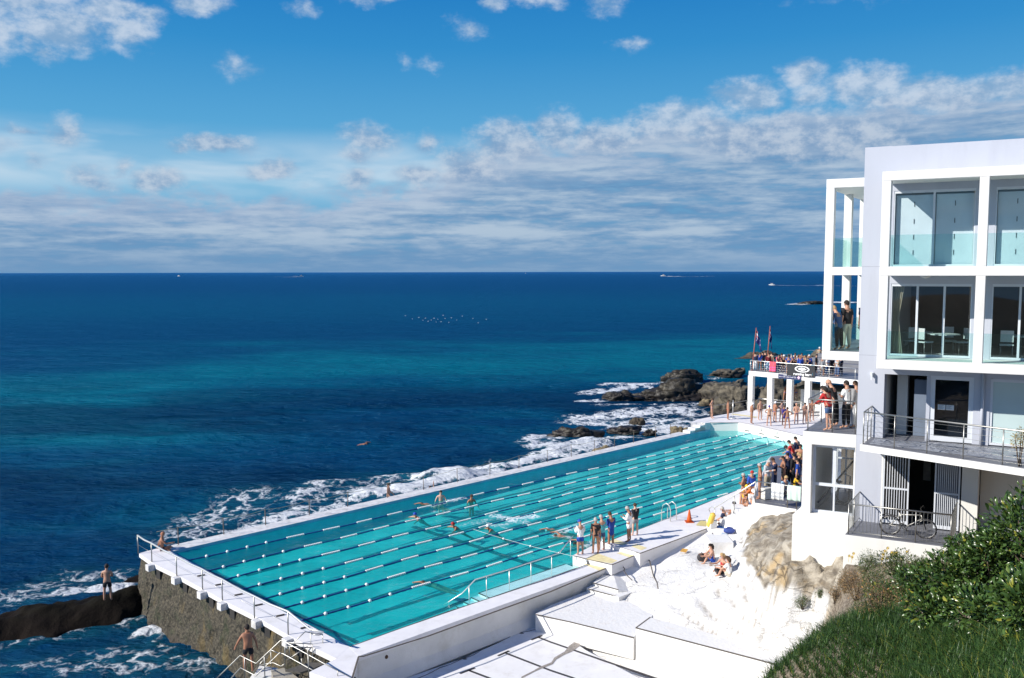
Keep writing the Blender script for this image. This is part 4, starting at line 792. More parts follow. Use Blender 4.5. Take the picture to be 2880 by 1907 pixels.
# ================================================================== white clubhouse on the right
B0 = V2(at(2408, 1250, 7.55)); bd = np.array([.901, -.434]); bw = np.array([math.cos(rad(57)), math.sin(rad(57))])
def Bq(a, b): return B0+bd*a+bw*b
bld = empty('club_building', (*B0, 3.), 'white and lavender modern clubhouse with framed balconies beside the pool', 'building')
def bl(mb): return local(bld, mb)
class BB(MB):
    def bx(s, a0, a1, b0, b1, z0, z1, m=0): return s.prism([tuple(Bq(a0, b0)), tuple(Bq(a1, b0)), tuple(Bq(a1, b1)), tuple(Bq(a0, b1))], z0, z1, m)
    def bp(s, pts, z0, z1, m=0): return s.prism([tuple(Bq(*p)) for p in pts], z0, z1, m)
def part(name, mb, m_, parent=None, bevel=0): return bl(mb).build(name, m_, parent or bld, bevel)
def bpt(a, b, z): q = Bq(a, b); return (q[0], q[1], z)
Zs = dict(f0=4.72, f1=7.87, f2=10.87, f3=14.06, roof=16.98)
A1 = 14.0
# lavender front wall: corner pier, parapet band and the wall between openings
q = BB(); q.bx(0, .88, 0, .45, 2.0, 18.3); part('corner_pier', q, M['lavender'])
q = BB(); q.bx(.88, A1, 0, .45, 17.0, 18.29); part('parapet', q, M['lavender'])
q = BB(); q.bx(0.1, .86, .45, 6, 3, 17.9); q.bx(.86, A1, 6, 6.4, 3, 17.9); part('rear_wall', q, M['cream'])
q = BB(); q.bx(.05, A1, .46, 6.3, 17.9, 18.1); part('roof', q, M['cream'])
for z in (Zs['f0'], Zs['f1'], Zs['f2'], Zs['f3']):
    q = BB(); q.bx(.88, A1, .1, 6, z-.3, z-.002); part('floor_slab', q, M['floorgrey'])
q = BB(); q.bx(.88, A1, .1, 6, 16.99, 17.02); part('ceiling', q, M['cream'])
# ---- big white frame standing off the facade, two storeys
fb = -1.7; fr_a = [.6, 3.66, 6.75, 9.9]
q = BB()
cols = [(.88, 1.16), (3.77, 4.05), (6.78, 7.06), (9.9, 10.2)]
q.bx(.88, 10.2, fb, fb+.3, 16.93, 17.24); q.bx(.88, 10.2, fb, fb+.3, 13.74, 14.05); q.bx(.88, 10.2, fb, fb+.3, 10.56, 10.88)
for a0, a1 in cols:
    q.bx(a0, a1, fb+.003, fb+.297, 14.05, 16.93); q.bx(a0, a1, fb+.003, fb+.297, 10.88, 13.74)
part('balcony_frame', q, M['white'], bevel=.012)
q = BB(); q.bx(.9, 10.18, fb+.3, 0, 16.97, 17.20); part('canopy', q, M['cream'])
q = BB(); q.bx(.9, 10.18, fb+.3, -.0, 13.78, 14.03); part('balcony_floor', q, M['cream'])
q = BB(); q.bx(.9, 10.18, fb+.3, -.0, 10.6, 10.86); part('balcony_floor', q, M['cream'])
m_bal = glassmat('balustrade_glass', (.84, .955, .945), .8); m_win = glassmat('window_glass', (.93, .955, .955), 1.0); m_dwin = glassmat('dark_glass', (.6, .63, .66), 1.0)
def pane(name, pts, m_, parent=None, t=.012):
    P_ = [Vector(p) for p in pts]; n = (P_[1]-P_[0]).cross(P_[2]-P_[0]).normalized()*t; q = MB(); q.hexa([*(p for p in P_), *(p+n for p in P_)]); return bl(q).build(name, m_, parent or bld)
def vp(name, a0, a1, b, z0, z1, m_, parent=None, t=.012): return pane(name, [bpt(a0, b, z0), bpt(a1, b, z0), bpt(a1, b, z1), bpt(a0, b, z1)], m_, parent, t)
def sp_(name, a, b0, b1, z0, z1, m_, parent=None): return pane(name, [bpt(a, b0, z0), bpt(a, b1, z0), bpt(a, b1, z1), bpt(a, b0, z1)], m_, parent)
for a0, a1 in ((1.17, 3.76), (4.06, 6.77), (7.08, 9.88)):
    vp('glass_balustrade', a0, a1, fb+.16, 14.06, 15.12, m_bal)
    vp('glass_balustrade', a0, a1, fb+.16, 10.89, 11.85, m_bal)
sp_('glass_balustrade', .93, fb+.32, -.02, 14.05, 15.12, m_bal); sp_('glass_balustrade', .93, fb+.32, -.02, 10.88, 11.85, m_bal)
# ---- level 3 : sliding doors papered white inside
m_paper = mat('papered_glass', (.72, .80, .86), .6, .06, 1.1, .25, 3)
m_shade = mat('slot', (.05, .06, .07), .8)
def sliding(a0, a1, z0, z1, n, m_in, nm, depth=.03, open_=None):
    f = BB(); f.bx(a0, a1, .02, .12, z1-.09, z1); f.bx(a0, a1, .02, .12, z0, z0+.07)
    for k in range(n+1):
        x = a0+(a1-a0)*k/n; f.bx(x-.035, x+.035, .015, .125, z0+.07, z1-.09)
    fo = part('sliding_door', f, M['alu'])
    for k in range(n):
        x0, x1 = a0+(a1-a0)*k/n+.035, a0+(a1-a0)*(k+1)/n-.035
        vp('door_glass', x0, x1, .06, z0+.07, z1-.09, m_win, fo)
        if m_in is not None:
            q = BB(); q.bx(x0+.02, x1-.02, .2, .215, z0+.05, z1-.15); o = part('blind', q, m_in, fo)
            for zz in (.4, .95, 1.5, 2.1):
                q = BB(); q.bx((x0+x1)/2-.012, (x0+x1)/2+.012, .185, .199, z0+zz, z0+zz+.17); part('blind_slot', q, m_shade, fo)
    return fo
q = BB(); q.bx(.88, A1, .0, .14, 13.74, 14.06); q.bx(.88, A1, .0, .14, 10.56, 10.87); q.bx(.88, A1, .0, .12, 16.72, 17.0); q.bx(.88, A1, .0, .12, 13.45, 13.74); part('facade_band', q, M['lavender'])
for z0, z1 in ((10.87, 13.45), (14.06, 16.72)):
    for a0, a1 in ((.88, 1.0), (3.55, 4.15), (6.65, 7.2)):
        q = BB(); q.bx(a0, a1, .004, .13, z0, z1); part('facade_wall', q, M['lavender'])
for a0, a1 in ((1.0, 3.55), (4.15, 6.65), (7.2, 10)): sliding(a0, a1, 14.06, 16.72, 2, m_paper, 'l3')
for a0, a1 in ((1.0, 3.55), (4.15, 6.65), (7.2, 10)): sliding(a0, a1, 10.88, 13.45, 3, None, 'l2')
# level 2 dining room behind the glass
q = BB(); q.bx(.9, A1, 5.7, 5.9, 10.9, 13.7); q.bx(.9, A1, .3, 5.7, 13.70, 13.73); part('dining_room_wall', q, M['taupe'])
m_cur = mat('curtain', (.55, .50, .38), .9, .1, 4)
q = MB(); pts = []
for k in range(25):
    t = k/24; pts.append((1.04+.36*t, .3+.05*math.sin(k*1.6)))
vs = []
for a_, b_ in pts: vs += [bpt(a_, b_, 10.9), bpt(1.04+(a_-1.04)*(.55), b_, 12.2), bpt(a_, b_, 13.4)]
q.add(vs, [(3*i+j, 3*i+3+j, 3*i+4+j, 3*i+1+j) for i in range(24) for j in range(2)], 0, True); part('curtain', q, m_cur)
# ---- level 1 : balcony with cable rail, doors
q = BB(); q.bx(.88, 2.37, 0, .4, 10.2, 10.57); q.bx(2.37, 4.3, 0, .3, 10.22, 10.57); q.bx(4.3, A1, 0, .3, 10.2, 10.57); q.bx(2.25, 2.37, .02, .3, 7.88, 10.2); q.bx(3.72, 4.22, .02, .3, 7.88, 10.22); q.bx(6.8, A1, .02, .3, 7.88, 10.2); part('balcony_wall', q, M['lavender'])
q = BB(); q.bx(1.15, 1.5, 1.1, 1.5, 7.87, 10.5); part('inner_column', q, M['cream'])
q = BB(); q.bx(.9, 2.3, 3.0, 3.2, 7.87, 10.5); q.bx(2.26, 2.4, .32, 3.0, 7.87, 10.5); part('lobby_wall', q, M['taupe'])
q = BB(); q.bx(1.75, 2.2, .9, 2.9, 7.88, 9.95); part('lobby_screen', q, mat('blue_grey_panel', (.16, .2, .27), .4, .1, 2))
f = BB(); f.bx(2.37, 3.72, .05, .16, 10.08, 10.22); f.bx(2.37, 2.52, .05, .16, 7.9, 10.08); f.bx(3.57, 3.72, .05, .16, 7.9, 10.08); f.bx(2.52, 3.57, .05, .16, 7.9, 8.08); fo = part('balcony_door', f, M['alu'])
vp('door_glass', 2.52, 3.57, .1, 8.08, 10.08, m_dwin, fo); q = BB(); q.bx(2.45, 3.65, .5, .55, 7.9, 10.2); part('door_blind', q, mat('door_back', (.07, .085, .11), .7, .15, 2), fo)
q = BB(); q.bx(2.62, 2.86, .07, .08, 9.02, 9.2); q.bx(2.885, 3.125, .07, .08, 9.02, 9.2); so2 = part('paper_notice', q, M['white'], fo)
q = BB()
for k in range(5):
    for a_ in (2.65, 2.915): q.bx(a_, a_+.16-.03*(k % 3), .066, .0695, 9.17-.028*k, 9.176-.028*k)
part('notice_text', q, M['black'], fo)
q = MB(); q.tube([bpt(4.0, -.05, 7.88), bpt(4.0, -.05, 10.56)], .055, 8); part('downpipe', q, M['lavender'])
f = BB(); f.bx(4.22, 6.8, .05, .15, 10.1, 10.2); f.bx(4.22, 4.3, .05, .15, 7.9, 10.1); f.bx(5.5, 5.58, .05, .15, 7.9, 10.1); f.bx(6.72, 6.8, .05, .15, 7.9, 10.1); f.bx(4.3, 6.72, .05, .15, 7.9, 7.98); fo = part('frosted_window', f, M['alu'])
m_fr = mat('frosted_glass', (.50, .62, .62), .25, .05, 1); q = BB(); q.bx(4.3, 5.5, .09, .1, 7.98, 10.1); q.bx(5.58, 6.72, .09, .1, 7.98, 10.1); part('window_glass', q, m_fr, fo)
# big balcony slab, its outer edge fans away from the facade
e0, e1 = (.42, -1.6), (5.6, -3.55); e2 = (11, -5.5)
q = BB(); q.bp([(.42, .0), (.42, -1.6), e1, e2, (11, 0)], 7.64, 7.86); part('big_balcony', q, M['white'], bevel=.01)
q = BB(); q.bp([(.5, -.02), (.5, -1.52), (5.6, -3.45), (11, -5.4), (11, -.02)], 7.862, 7.872); part('balcony_paving', q, M['floorgrey'])
def rail(name, path, z, h, posts, label, n_wire=6, m_=None, mesh=False, parent=None, top_r=.028, pr=.02, balusters=0):
    """stainless railing as a thing of its own: top tube, posts, wires"""
    c = Bq(*path[0]); e_ = empty(name, (c[0], c[1], z), label, 'railing') if parent is None else None; P_ = parent or e_
    f = (lambda mb: local(e_, mb)) if e_ else bl
    tp = MB(); tp.tube([bpt(a, b, z+h) for a, b in path], top_r, 8); f(tp).build('top_rail', m_ or M['steel'], P_)
    for a, b in posts:
        q = MB(); q.tube([bpt(a, b, z), bpt(a, b, z+h-.02)], pr, 6); f(q).build('post', m_ or M['steel'], P_)
    if n_wire:
        q = MB()
        for k in range(n_wire):
            zz = z+.1+(h-.2)*k/(n_wire-1); q.tube([bpt(a, b, zz) for a, b in path], .005, 4)
        f(q).build('cable', M['steel'], P_)
    if balusters:
        q = MB(); q.tube([bpt(a, b, z+.1) for a, b in path], .014, 5)
        for i in range(len(path)-1):
            L_ = np.linalg.norm(Bq(*path[i+1])-Bq(*path[i])); n = int(L_/balusters)
            for k in range(1, n):
                t = k/n; a = path[i][0]+(path[i+1][0]-path[i][0])*t; b = path[i][1]+(path[i+1][1]-path[i][1])*t; q.tube([bpt(a, b, z+.1), bpt(a, b, z+h)], .0075, 4, cap=False)
        f(q).build('balusters', M['steel'], P_)
    return e_
lerp = lambda p, q, t: (p[0]+(q[0]-p[0])*t, p[1]+(q[1]-p[1])*t)
bigp = [(.5, 0), (.5, -1.5), (5.6, -3.42), (11, -5.38)]
rail('balcony_railing', bigp, 7.872, 1.13, [(.5, -.1), (.5, -.75), (.5, -1.5)]+[lerp(bigp[1], bigp[2], t) for t in (.205, .41, .625, .845)]+[(5.9, -3.53), (7.6, -4.15)], 'cable railing round the wide grey balcony with the notice door')
# crumpled clear plastic sheet on the balcony floor
px2, py2 = np.meshgrid(np.linspace(0, 1, 90), np.linspace(0, 1, 34), indexing='ij'); aa = .7+px2*7; bb = -.35-py2*(1.05+px2*1.6)
qx = B0[0]+bd[0]*aa+bw[0]*bb; qy = B0[1]+bd[1]*aa+bw[1]*bb; zz = 7.885+.10*np.abs(fbm(qx*3.1, qy*3.1, o=4, s=130)-.5)*2*(.3+fbm(qx*.9, qy*.9, s=131)); zz[:, 0] = zz[:, -1] = 7.88
m_pl, N_, L_, b = newmat('plastic_sheet'); b.inputs['Base Color'].default_value = (.22, .235, .27, 1); b.inputs['Roughness'].default_value = .18
o = grid_mesh('plastic_sheet', qx, qy, zz, m_pl, smooth=False); tag(o, 'crumpled grey plastic sheet spread on the wide balcony floor', 'plastic sheet')
# ---- level 0 : security gates, dark doorway, column, recessed wall
q = BB(); q.bx(.88, .93, .0, .3, 4.72, 7.62); q.bx(3.47, 3.98, -.02, .55, 3.2, 7.64); part('ground_wall', q, M['cream'])
q = BB(); q.bx(3.98, A1, 1.0, 1.3, 3.2, 7.64); part('recessed_wall', q, M['cream'])
q = BB(); q.bx(5.36, 5.38, .985, .998, 3.4, 7.6); part('wall_seam', q, M['joint'])
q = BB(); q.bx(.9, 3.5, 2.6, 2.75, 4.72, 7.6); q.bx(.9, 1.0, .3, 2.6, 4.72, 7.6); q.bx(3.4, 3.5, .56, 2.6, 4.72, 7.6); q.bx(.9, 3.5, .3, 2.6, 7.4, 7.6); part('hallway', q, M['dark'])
q = BB(); q.bx(1.95, 2.2, 2.5, 2.6, 5.9, 7.2); part('hall_shelf', q, mat('pale_stack', (.3, .3, .28), .8, .2, 5))
def gate(a0, a1, nb, back, lab):
    f = BB(); t = .05; f.bx(a0, a0+t, -.02, .03, 4.76, 7.3); f.bx(a1-t, a1, -.02, .03, 4.76, 7.3)
    for z in (4.76, 5.9+.12, 7.24): f.bx(a0+t, a1-t, -.018, .028, z, z+.06+(.06 if z < 5 else 0))
    for k in range(1, nb): x = a0+t+(a1-a0-2*t)*k/nb; f.bx(x-.011, x+.011, -.012, .012, 4.82, 7.28)
    fo = part('security_gate', f, M['alu']); q = BB(); q.bx(a0+t, a1-t, .03, .036, 4.8, 7.28); part('gate_screen', q, back, fo); return fo
gate(.94, 1.80, 9, M['dark'], '')
gate(2.62, 3.42, 11, mat('gate_mesh', (.13, .145, .185), .6, .1, 6), '')
# lower balcony
q = BB(); q.bx(.06, 3.42, -2.0, .0, 1.8, 4.70); part('lower_balcony', q, M['cream'], bevel=.01)
q = BB(); q.bx(.1, 3.40, -1.96, -.01, 4.702, 4.716); part('balcony_paving', q, M['floorgrey'])
lbp = [(.18, 0), (.18, -1.92), (3.36, -1.92), (3.36, -.1)]
rail('balcony_railing', lbp, 4.716, 1.08, [(.18, -1.92), (.18, -.96), (1.24, -1.92), (2.3, -1.92), (3.36, -1.92)], 'upright bar railing round the small balcony that holds the bicycle', 0, balusters=.115)
# left lower block with the gym window
q = BB(); 
wa0, wa1, wz0, wz1 = -1.54, -.03, 4.78, 7.42
q.bx(-1.86, wa0, 0, .4, 4.68, 7.9); q.bx(wa0, -.002, 0, .4, wz1, 7.9); q.bx(wa1, -.002, 0.0, .4, 4.68, wz1); q.bx(wa0, wa1, 0, .4, 4.68, wz0)
q.bx(-1.86, -1.56, .4, 3.6, 4.68, 7.9); q.bx(-1.86, 0, .4, 6, 7.6, 7.9); part('window_block', q, M['white'], bevel=.01)
q = BB(); q.bx(-2.16, .0, -.06, 4, 1.2, 4.675); part('plinth', q, M['cream'], bevel=.01)
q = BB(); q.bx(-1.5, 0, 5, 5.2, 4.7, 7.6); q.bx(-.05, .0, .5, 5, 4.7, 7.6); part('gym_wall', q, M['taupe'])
q = BB(); q.bx(-1.84, 0, .4, 5, 4.68, 4.70); part('gym_floor', q, M['floorgrey'])
f = BB(); b0_, b1_ = .26, .34
f.bx(wa0, wa1, b0_, b1_, wz1-.13, wz1); f.bx(wa0, wa1, b0_, b1_, wz0, wz0+.1); f.bx(wa0, wa0+.1, b0_, b1_, wz0+.1, wz1-.13); f.bx(wa1-.08, wa1, b0_, b1_, wz0+.1, wz1-.13); f.bx(wa0+.1, wa1-.08, b0_, b1_, 5.82, 5.93); f.bx(-.84, -.72, b0_, b1_, 5.93, wz1-.13); f.bx(-.80, -.74, b0_, b1_, wz0+.1, 5.82)
fo = part('gym_window', f, M['alu'])
vp('window_glass', wa0+.1, -.84, .3, 5.93, wz1-.13, m_win, fo); vp('window_glass', -.72, wa1-.08, .3, 5.93, wz1-.13, m_win, fo); vp('window_glass', wa0+.1, -.80, .3, wz0+.1, 5.82, m_win, fo); vp('window_glass', -.74, wa1-.08, .3, wz0+.1, 5.82, m_win, fo)
# far-side glazing seen through the gym window
f = BB(); f.bx(-1.5, -.05, 4.2, 4.26, 6.1, 6.16)
for a_ in (-1.5, -1.15, -.8, -.45, -.1): f.bx(a_-.03, a_+.03, 4.2, 4.26, 4.7, 7.6)
part('inner_mullion', f, M['alu'])
q = MB(); q.tube([bpt(-1.55, 1.2, 4.9), bpt(-.05, 2.4, 7.1)], .035, 6); part('stair_handrail', q, M['dark'])
# gym bike and plant hinted behind the glass
gb = BB(); gb.bx(-.95, -.35, 1.4, 1.6, 4.85, 4.95); part('gym_base', gb, M['dark'])
q = MB(); q.tube([bpt(-.5, 1.5, 4.9), bpt(-.45, 1.5, 6.0), bpt(-.75, 1.5, 6.1)], .03, 6); q.tube([bpt(-.9, 1.5, 4.9), bpt(-.85, 1.5, 5.7)], .03, 6); q.ball(bpt(-.85, 1.5, 5.75), (.14, .1, .05), 8)
for k in range(13): pass
q.tube([bpt(-.65+.3*math.cos(t), 1.5, 5.25+.3*math.sin(t)) for t in np.linspace(0, 6.0, 16)], .025, 5); part('exercise_bike', q, M['black'])
# middle balcony on top of the block
q = BB(); q.bx(-1.84, -.02, .02, 6.5, 7.902, 7.915); part('balcony_paving', q, M['floorgrey'])
rail('balcony_railing', [(-1.72, 4.2), (-1.72, .08), (-.03, .08)], 7.915, 1.2, [(-1.72, 4.2), (-1.72, 2.2), (-1.72, .08), (-.86, .08), (-.06, .08)], 'cable railing of the middle balcony where five spectators watch')
q = BB(); q.bx(-1.86, 0, 6.5, 14, 7.55, 7.9); part('balcony_deck', q, M['cream'])
# left open white frame with glass balustrade, two storeys
q = BB()
for b_ in (.3, 3.4, 6.5):
    q.bx(-1.34, -1.05, b_, b_+.3, 10.93, 13.75); q.bx(-1.34, -1.05, b_, b_+.3, 14.05, 16.95)
q.bx(-1.34, -.003, .297, 6.8, 16.95, 17.27); q.bx(-1.34, -.003, .297, 6.8, 13.75, 14.05); q.bx(-1.34, -.003, .297, 6.8, 10.6, 10.93)
part('side_frame', q, M['white'], bevel=.012)
q = BB(); q.bx(-1.3, -.01, .33, 6.7, 10.932, 10.942); part('balcony_paving', q, M['floorgrey'])
vp('glass_balustrade', -1.04, -.01, .42, 14.06, 15.12, m_bal); vp('glass_balustrade', -1.04, -.01, .42, 10.95, 11.95, m_bal)
for b0_, b1_ in ((.62, 3.38), (3.72, 6.48)):
    sp_('glass_balustrade', -1.2, b0_, b1_, 14.06, 15.12, m_bal); sp_('glass_balustrade', -1.2, b0_, b1_, 10.95, 11.95, m_bal)
# small things on the wall
lt = BB(); lt.bx(.42, .52, -.14, 0, 10.14, 10.24); lt.bx(.44, .5, -.17, -.14, 9.98, 10.24); part('wall_lamp', lt, M['alu'])
for z in (14.06, 10.86, 7.92):
    q = BB(); q.bx(-.003, .883, -.003, .0, z-.006, z+.006); part('wall_joint', q, mat('soft_joint', (.3, .31, .36), .9))
q = MB(); c = bpt(2.2, -.9, 13.7); q.lathe(c, [(.02, .06), (.14, .05), (.16, 0), (.02, -.06)], 12); part('ceiling_lamp', q, M['white'])
q = MB(); c = bpt(2.9, -1., 10.52); q.lathe(c, [(.02, .06), (.14, .05), (.16, 0), (.02, -.06)], 12); part('ceiling_lamp', q, M['white'])
# ---- dining tables and chairs in the level 2 room
m_cloth = mat('table_cloth', (.7, .72, .72), .8, .05, 3); m_ch = mat('chair_metal', (.35, .34, .33), .4, .1, 4, metal=.6)
def table(a, b, lab):
    c = Bq(a, b); e_ = empty('dining_table', (c[0], c[1], 10.88), lab, 'table', 'dining tables behind the glass'); q = MB(); q.lathe((0, 0, .72), [(.55, 0), (.55, .03)], 20, smooth=False); q.build('table_top', m_cloth, e_); q = MB(); q.lathe((0, 0, 0), [(.22, 0), (.22, .03), (.04, .05), (.04, .72)], 12); q.build('pedestal', m_ch, e_); return e_
table(2.6, 1.2, 'round white dining table behind the middle glass pane'); table(1.6, 2.2, 'round dining table in the dark beside the curtain'); table(5.0, 1.4, 'round dining table behind the glass right of the white column')
def chair0():
    e_ = empty('dining_chair', (0, 0, 0), '-', 'chair', 'dining chairs behind the glass'); q = MB(); q.box((0, 0, .45), (.42, .42, .05)); q.build('seat', m_cloth, e_); q = MB(); q.box((0, -.2, .75), (.40, .03, .4)); q.build('backrest', m_cloth, e_)
    for x, y in ((-.18, -.18), (.18, -.18), (-.18, .18), (.18, .18)): q = MB(); q.tube([(x, y, 0), (x, y, .43)], .015, 5); q.build('leg', m_ch, e_)
    return e_
ch = chair0(); first = True
for a, b, rz, lab in ((2.0, 1.0, -1.2, 'pale chair left of the round table behind the middle pane'), (3.15, 1.5, 1.6, 'pale chair right of the round table, near the column'), (2.7, 2.0, 2.9, 'chair on the far side of the middle dining table'), (1.5, 1.5, 0, 'chair in front of the table beside the curtain'), (4.6, .9, -.5, 'chair by the table right of the white column')):
    c = Bq(a, b)
    if first: ch.location = (c[0], c[1], 10.88); ch.rotation_euler = (0, 0, rz); ch['label'] = lab; first = False
    else: dup(ch, (c[0], c[1], 10.88), rz, lab)
# ================================================================== bicycle on the small balcony
def bicycle():
    c = Bq(1.98, -1.30); e_ = empty('bicycle', (c[0], c[1], 4.716), 'silver mountain bike standing on the small balcony behind the bars', 'bicycle', rz=math.atan2(bd[1], bd[0]))
    m_fr_ = mat('bike_frame', (.55, .53, .48), .35, .1, 9, metal=.4); R_w = .335; wb = .56
    for x in (-wb, wb):
        w_ = MB(); w_.tube([(x+R_w*math.cos(t), 0, R_w+R_w*math.sin(t)) for t in np.linspace(0, 2*math.pi, 33)[:-1]], .023, 6, closed=True); wo = w_.build('wheel', M['black'], e_)
        r_ = MB(); r_.tube([(x+(R_w-.035)*math.cos(t), 0, R_w+(R_w-.035)*math.sin(t)) for t in np.linspace(0, 2*math.pi, 33)[:-1]], .011, 5, closed=True)
        for k in range(14):
            t = 2*math.pi*k/14; r_.tube([(x, .02*(-1)**k, R_w), (x+(R_w-.03)*math.cos(t), 0, R_w+(R_w-.03)*math.sin(t))], .0025, 3, cap=False)
        r_.lathe((x, 0, R_w), [(.02, -.03), (.02, .03)], 8); r_.build('rim', M['steel'], wo)
    bb_, st_, hd, hb = (-.10, 0, .31), (-.28, 0, .80), (.40, 0, .80), (.44, 0, .68); f = MB()
    for p, q_ in ((bb_, st_), (bb_, hb), ((-.26, 0, .74), hd), (hd, hb), (bb_, (-wb, .05, R_w)), (bb_, (-wb, -.05, R_w)), ((-.255, 0, .72), (-wb, .05, R_w)), ((-.255, 0, .72), (-wb, -.05, R_w))): f.tube([p, q_], .019 if p != bb_ or q_[1] == 0 else .01, 7)
    f.build('frame', m_fr_, e_)
    f = MB(); f.tube([(hb[0], 0, hb[2]), (.46, .05, .62), (wb, .05, R_w)], .014, 6); f.tube([(hb[0], 0, hb[2]), (.46, -.05, .62), (wb, -.05, R_w)], .014, 6); f.build('fork', M['dark'], e_)
    f = MB(); f.tube([hd, (.385, 0, .93)], .016, 6); f.tube([(.38, -.29, .97), (.40, -.1, .93), (.40, .1, .93), (.38, .29, .97)], .013, 6); f.tube([(.38, .27, .97), (.46, .27, 1.08), (.5, .26, .98)], .01, 5); f.build('handlebar', M['dark'], e_)
    f = MB(); f.ball((-.33, 0, .92), (.14, .065, .03), 10); f.tube([st_, (-.32, 0, .9)], .014, 6); f.build('saddle', M['black'], e_)
    f = MB(); f.tube([(bb_[0]+.085*math.cos(t), .03, bb_[2]+.085*math.sin(t)) for t in np.linspace(0, 2*math.pi, 15)[:-1]], .012, 5, closed=True); f.tube([(bb_[0], .05, bb_[2]), (bb_[0]+.09, .05, bb_[2]-.14)], .012, 5); f.tube([(bb_[0], -.05, bb_[2]), (bb_[0]-.09, -.05, bb_[2]+.14)], .012, 5); f.box((bb_[0]+.09, .09, bb_[2]-.14), (.08, .09, .02)); f.box((bb_[0]-.09, -.09, bb_[2]+.14), (.08, .09, .02)); f.build('crank', M['dark'], e_)
    f = MB(); f.tube([(-.25, 0, .66), (-.6, 0, .72), (-.75, 0, .72)], .012, 5); f.tube([(-.75, 0, .71), (-.88, 0, .62)], .02, 5); f.build('rear_rack', M['dark'], e_)
    return e_
bicycle()
# ================================================================== people
def grow(name, V_, E_, R, sub=1):
    me = bpy.data.meshes.new('tmp'); me.from_pydata([tuple(p) for p in V_], E_, []); o = bpy.data.objects.new('tmp', me); COL.objects.link(o)
    o.modifiers.new('skin', 'SKIN').use_smooth_shade = True
    s_ = o.modifiers.new('sub', 'SUBSURF'); s_.levels = sub; s_.render_levels = sub
    for i, r in enumerate(R): me.skin_vertices[0].data[i].radius = (r, r) if not hasattr(r, '__len__') else r
    me.skin_vertices[0].data[0].use_root = True
    bpy.context.view_layer.update(); dg = bpy.context.evaluated_depsgraph_get(); out = bpy.data.meshes.new_from_object(o.evaluated_get(dg)); out.name = name
    bpy.data.objects.remove(o); bpy.data.meshes.remove(me); out.materials.clear(); return out
Vc = Vector
def joints(pose):
    """joint positions of a 1.75 m figure facing +Y with the soles on z = 0 (or the seat on z = 0)"""
    J = {}; p = pose
    pel = Vc((0, 0, .94)); lean = p.get('lean', 0); ld = Vc((0, math.sin(lean), math.cos(lean)))
    if 'pel' in p: pel = Vc(p['pel'])
    up = ld; fwd = Vc((0, math.cos(lean), -math.sin(lean)))
    tilt = p.get('up')
    if tilt: up = Vc(tilt).normalized(); fwd = Vc(p['fwd']).normalized()
    rt = fwd.cross(up).normalized()
    J['pel'] = pel; J['spine'] = pel+up*.17; J['chest'] = pel+up*.37; J['neck'] = pel+up*.545
    hu = (up*(1-p.get('bow', .1))+fwd*p.get('bow', .1)).normalized() if 'headup' not in p else Vc(p['headup']).normalized()
    J['head0'] = J['neck']+hu*.085; J['head1'] = J['neck']+hu*.16+fwd*.02; J['head2'] = J['neck']+hu*.235+fwd*.005; J['hu'] = hu; J['fwd'] = fwd; J['rt'] = rt
    for s, sd in ((-1, 'L'), (1, 'R')):
        sh = J['chest']+up*.115+rt*.18*s; J['sh'+sd] = sh
        e, w = p['arm'+sd] if 'arm'+sd in p else p['arm']
        f = lambda q: rt*q[0]*s+fwd*q[1]+up*q[2]
        J['el'+sd] = sh+f(e).normalized()*.30; J['wr'+sd] = J['el'+sd]+f(w).normalized()*.255
        hand = f(w).normalized(); J['ha'+sd] = J['wr'+sd]+hand*.07; J['hd'+sd] = hand
        hp = pel-up*.03+rt*.09*s; J['hp'+sd] = hp
        t, k = p['leg'+sd] if 'leg'+sd in p else p['leg']
        g = lambda q: Vc((q[0]*s, q[1], q[2])) if not tilt else rt*q[0]*s+fwd*q[1]+up*q[2]
        kn = hp+g(t).normalized()*.43; J['kn'+sd] = kn; an = kn+g(k).normalized()*.41; J['an'+sd] = an
        fd = p.get('foot', (0, 1, -.12)); J['to'+sd] = an+g(fd).normalized()*.17+Vc((0, 0, -.05)) if not tilt else an+g(fd).normalized()*.17
    return J
DN = ((.14, -.03, -1), (.06, .12, -1))
HIPS = ((.75, -.35, -.9), (-.75, .45, -.35)); FOLD = ((.2, .25, -1), (-.9, .55, .25)); HOLD = ((.1, .15, -1), (-.2, .9, .35)); RAIL = ((.25, .55, -.8), (-.15, .95, -.25)); BACK = ((.3, -.4, -1), (-.7, -.35, -.5))
REACH = ((.5, .3, -.85), (.35, .45, -.8)); STR = ((.06, .02, -1), (.03, -.06, -1)); KNEES = ((.1, .75, -.65), (-.15, .85, .1)); PROP = ((.4, -.5, -.8), (.15, -.3, -1))
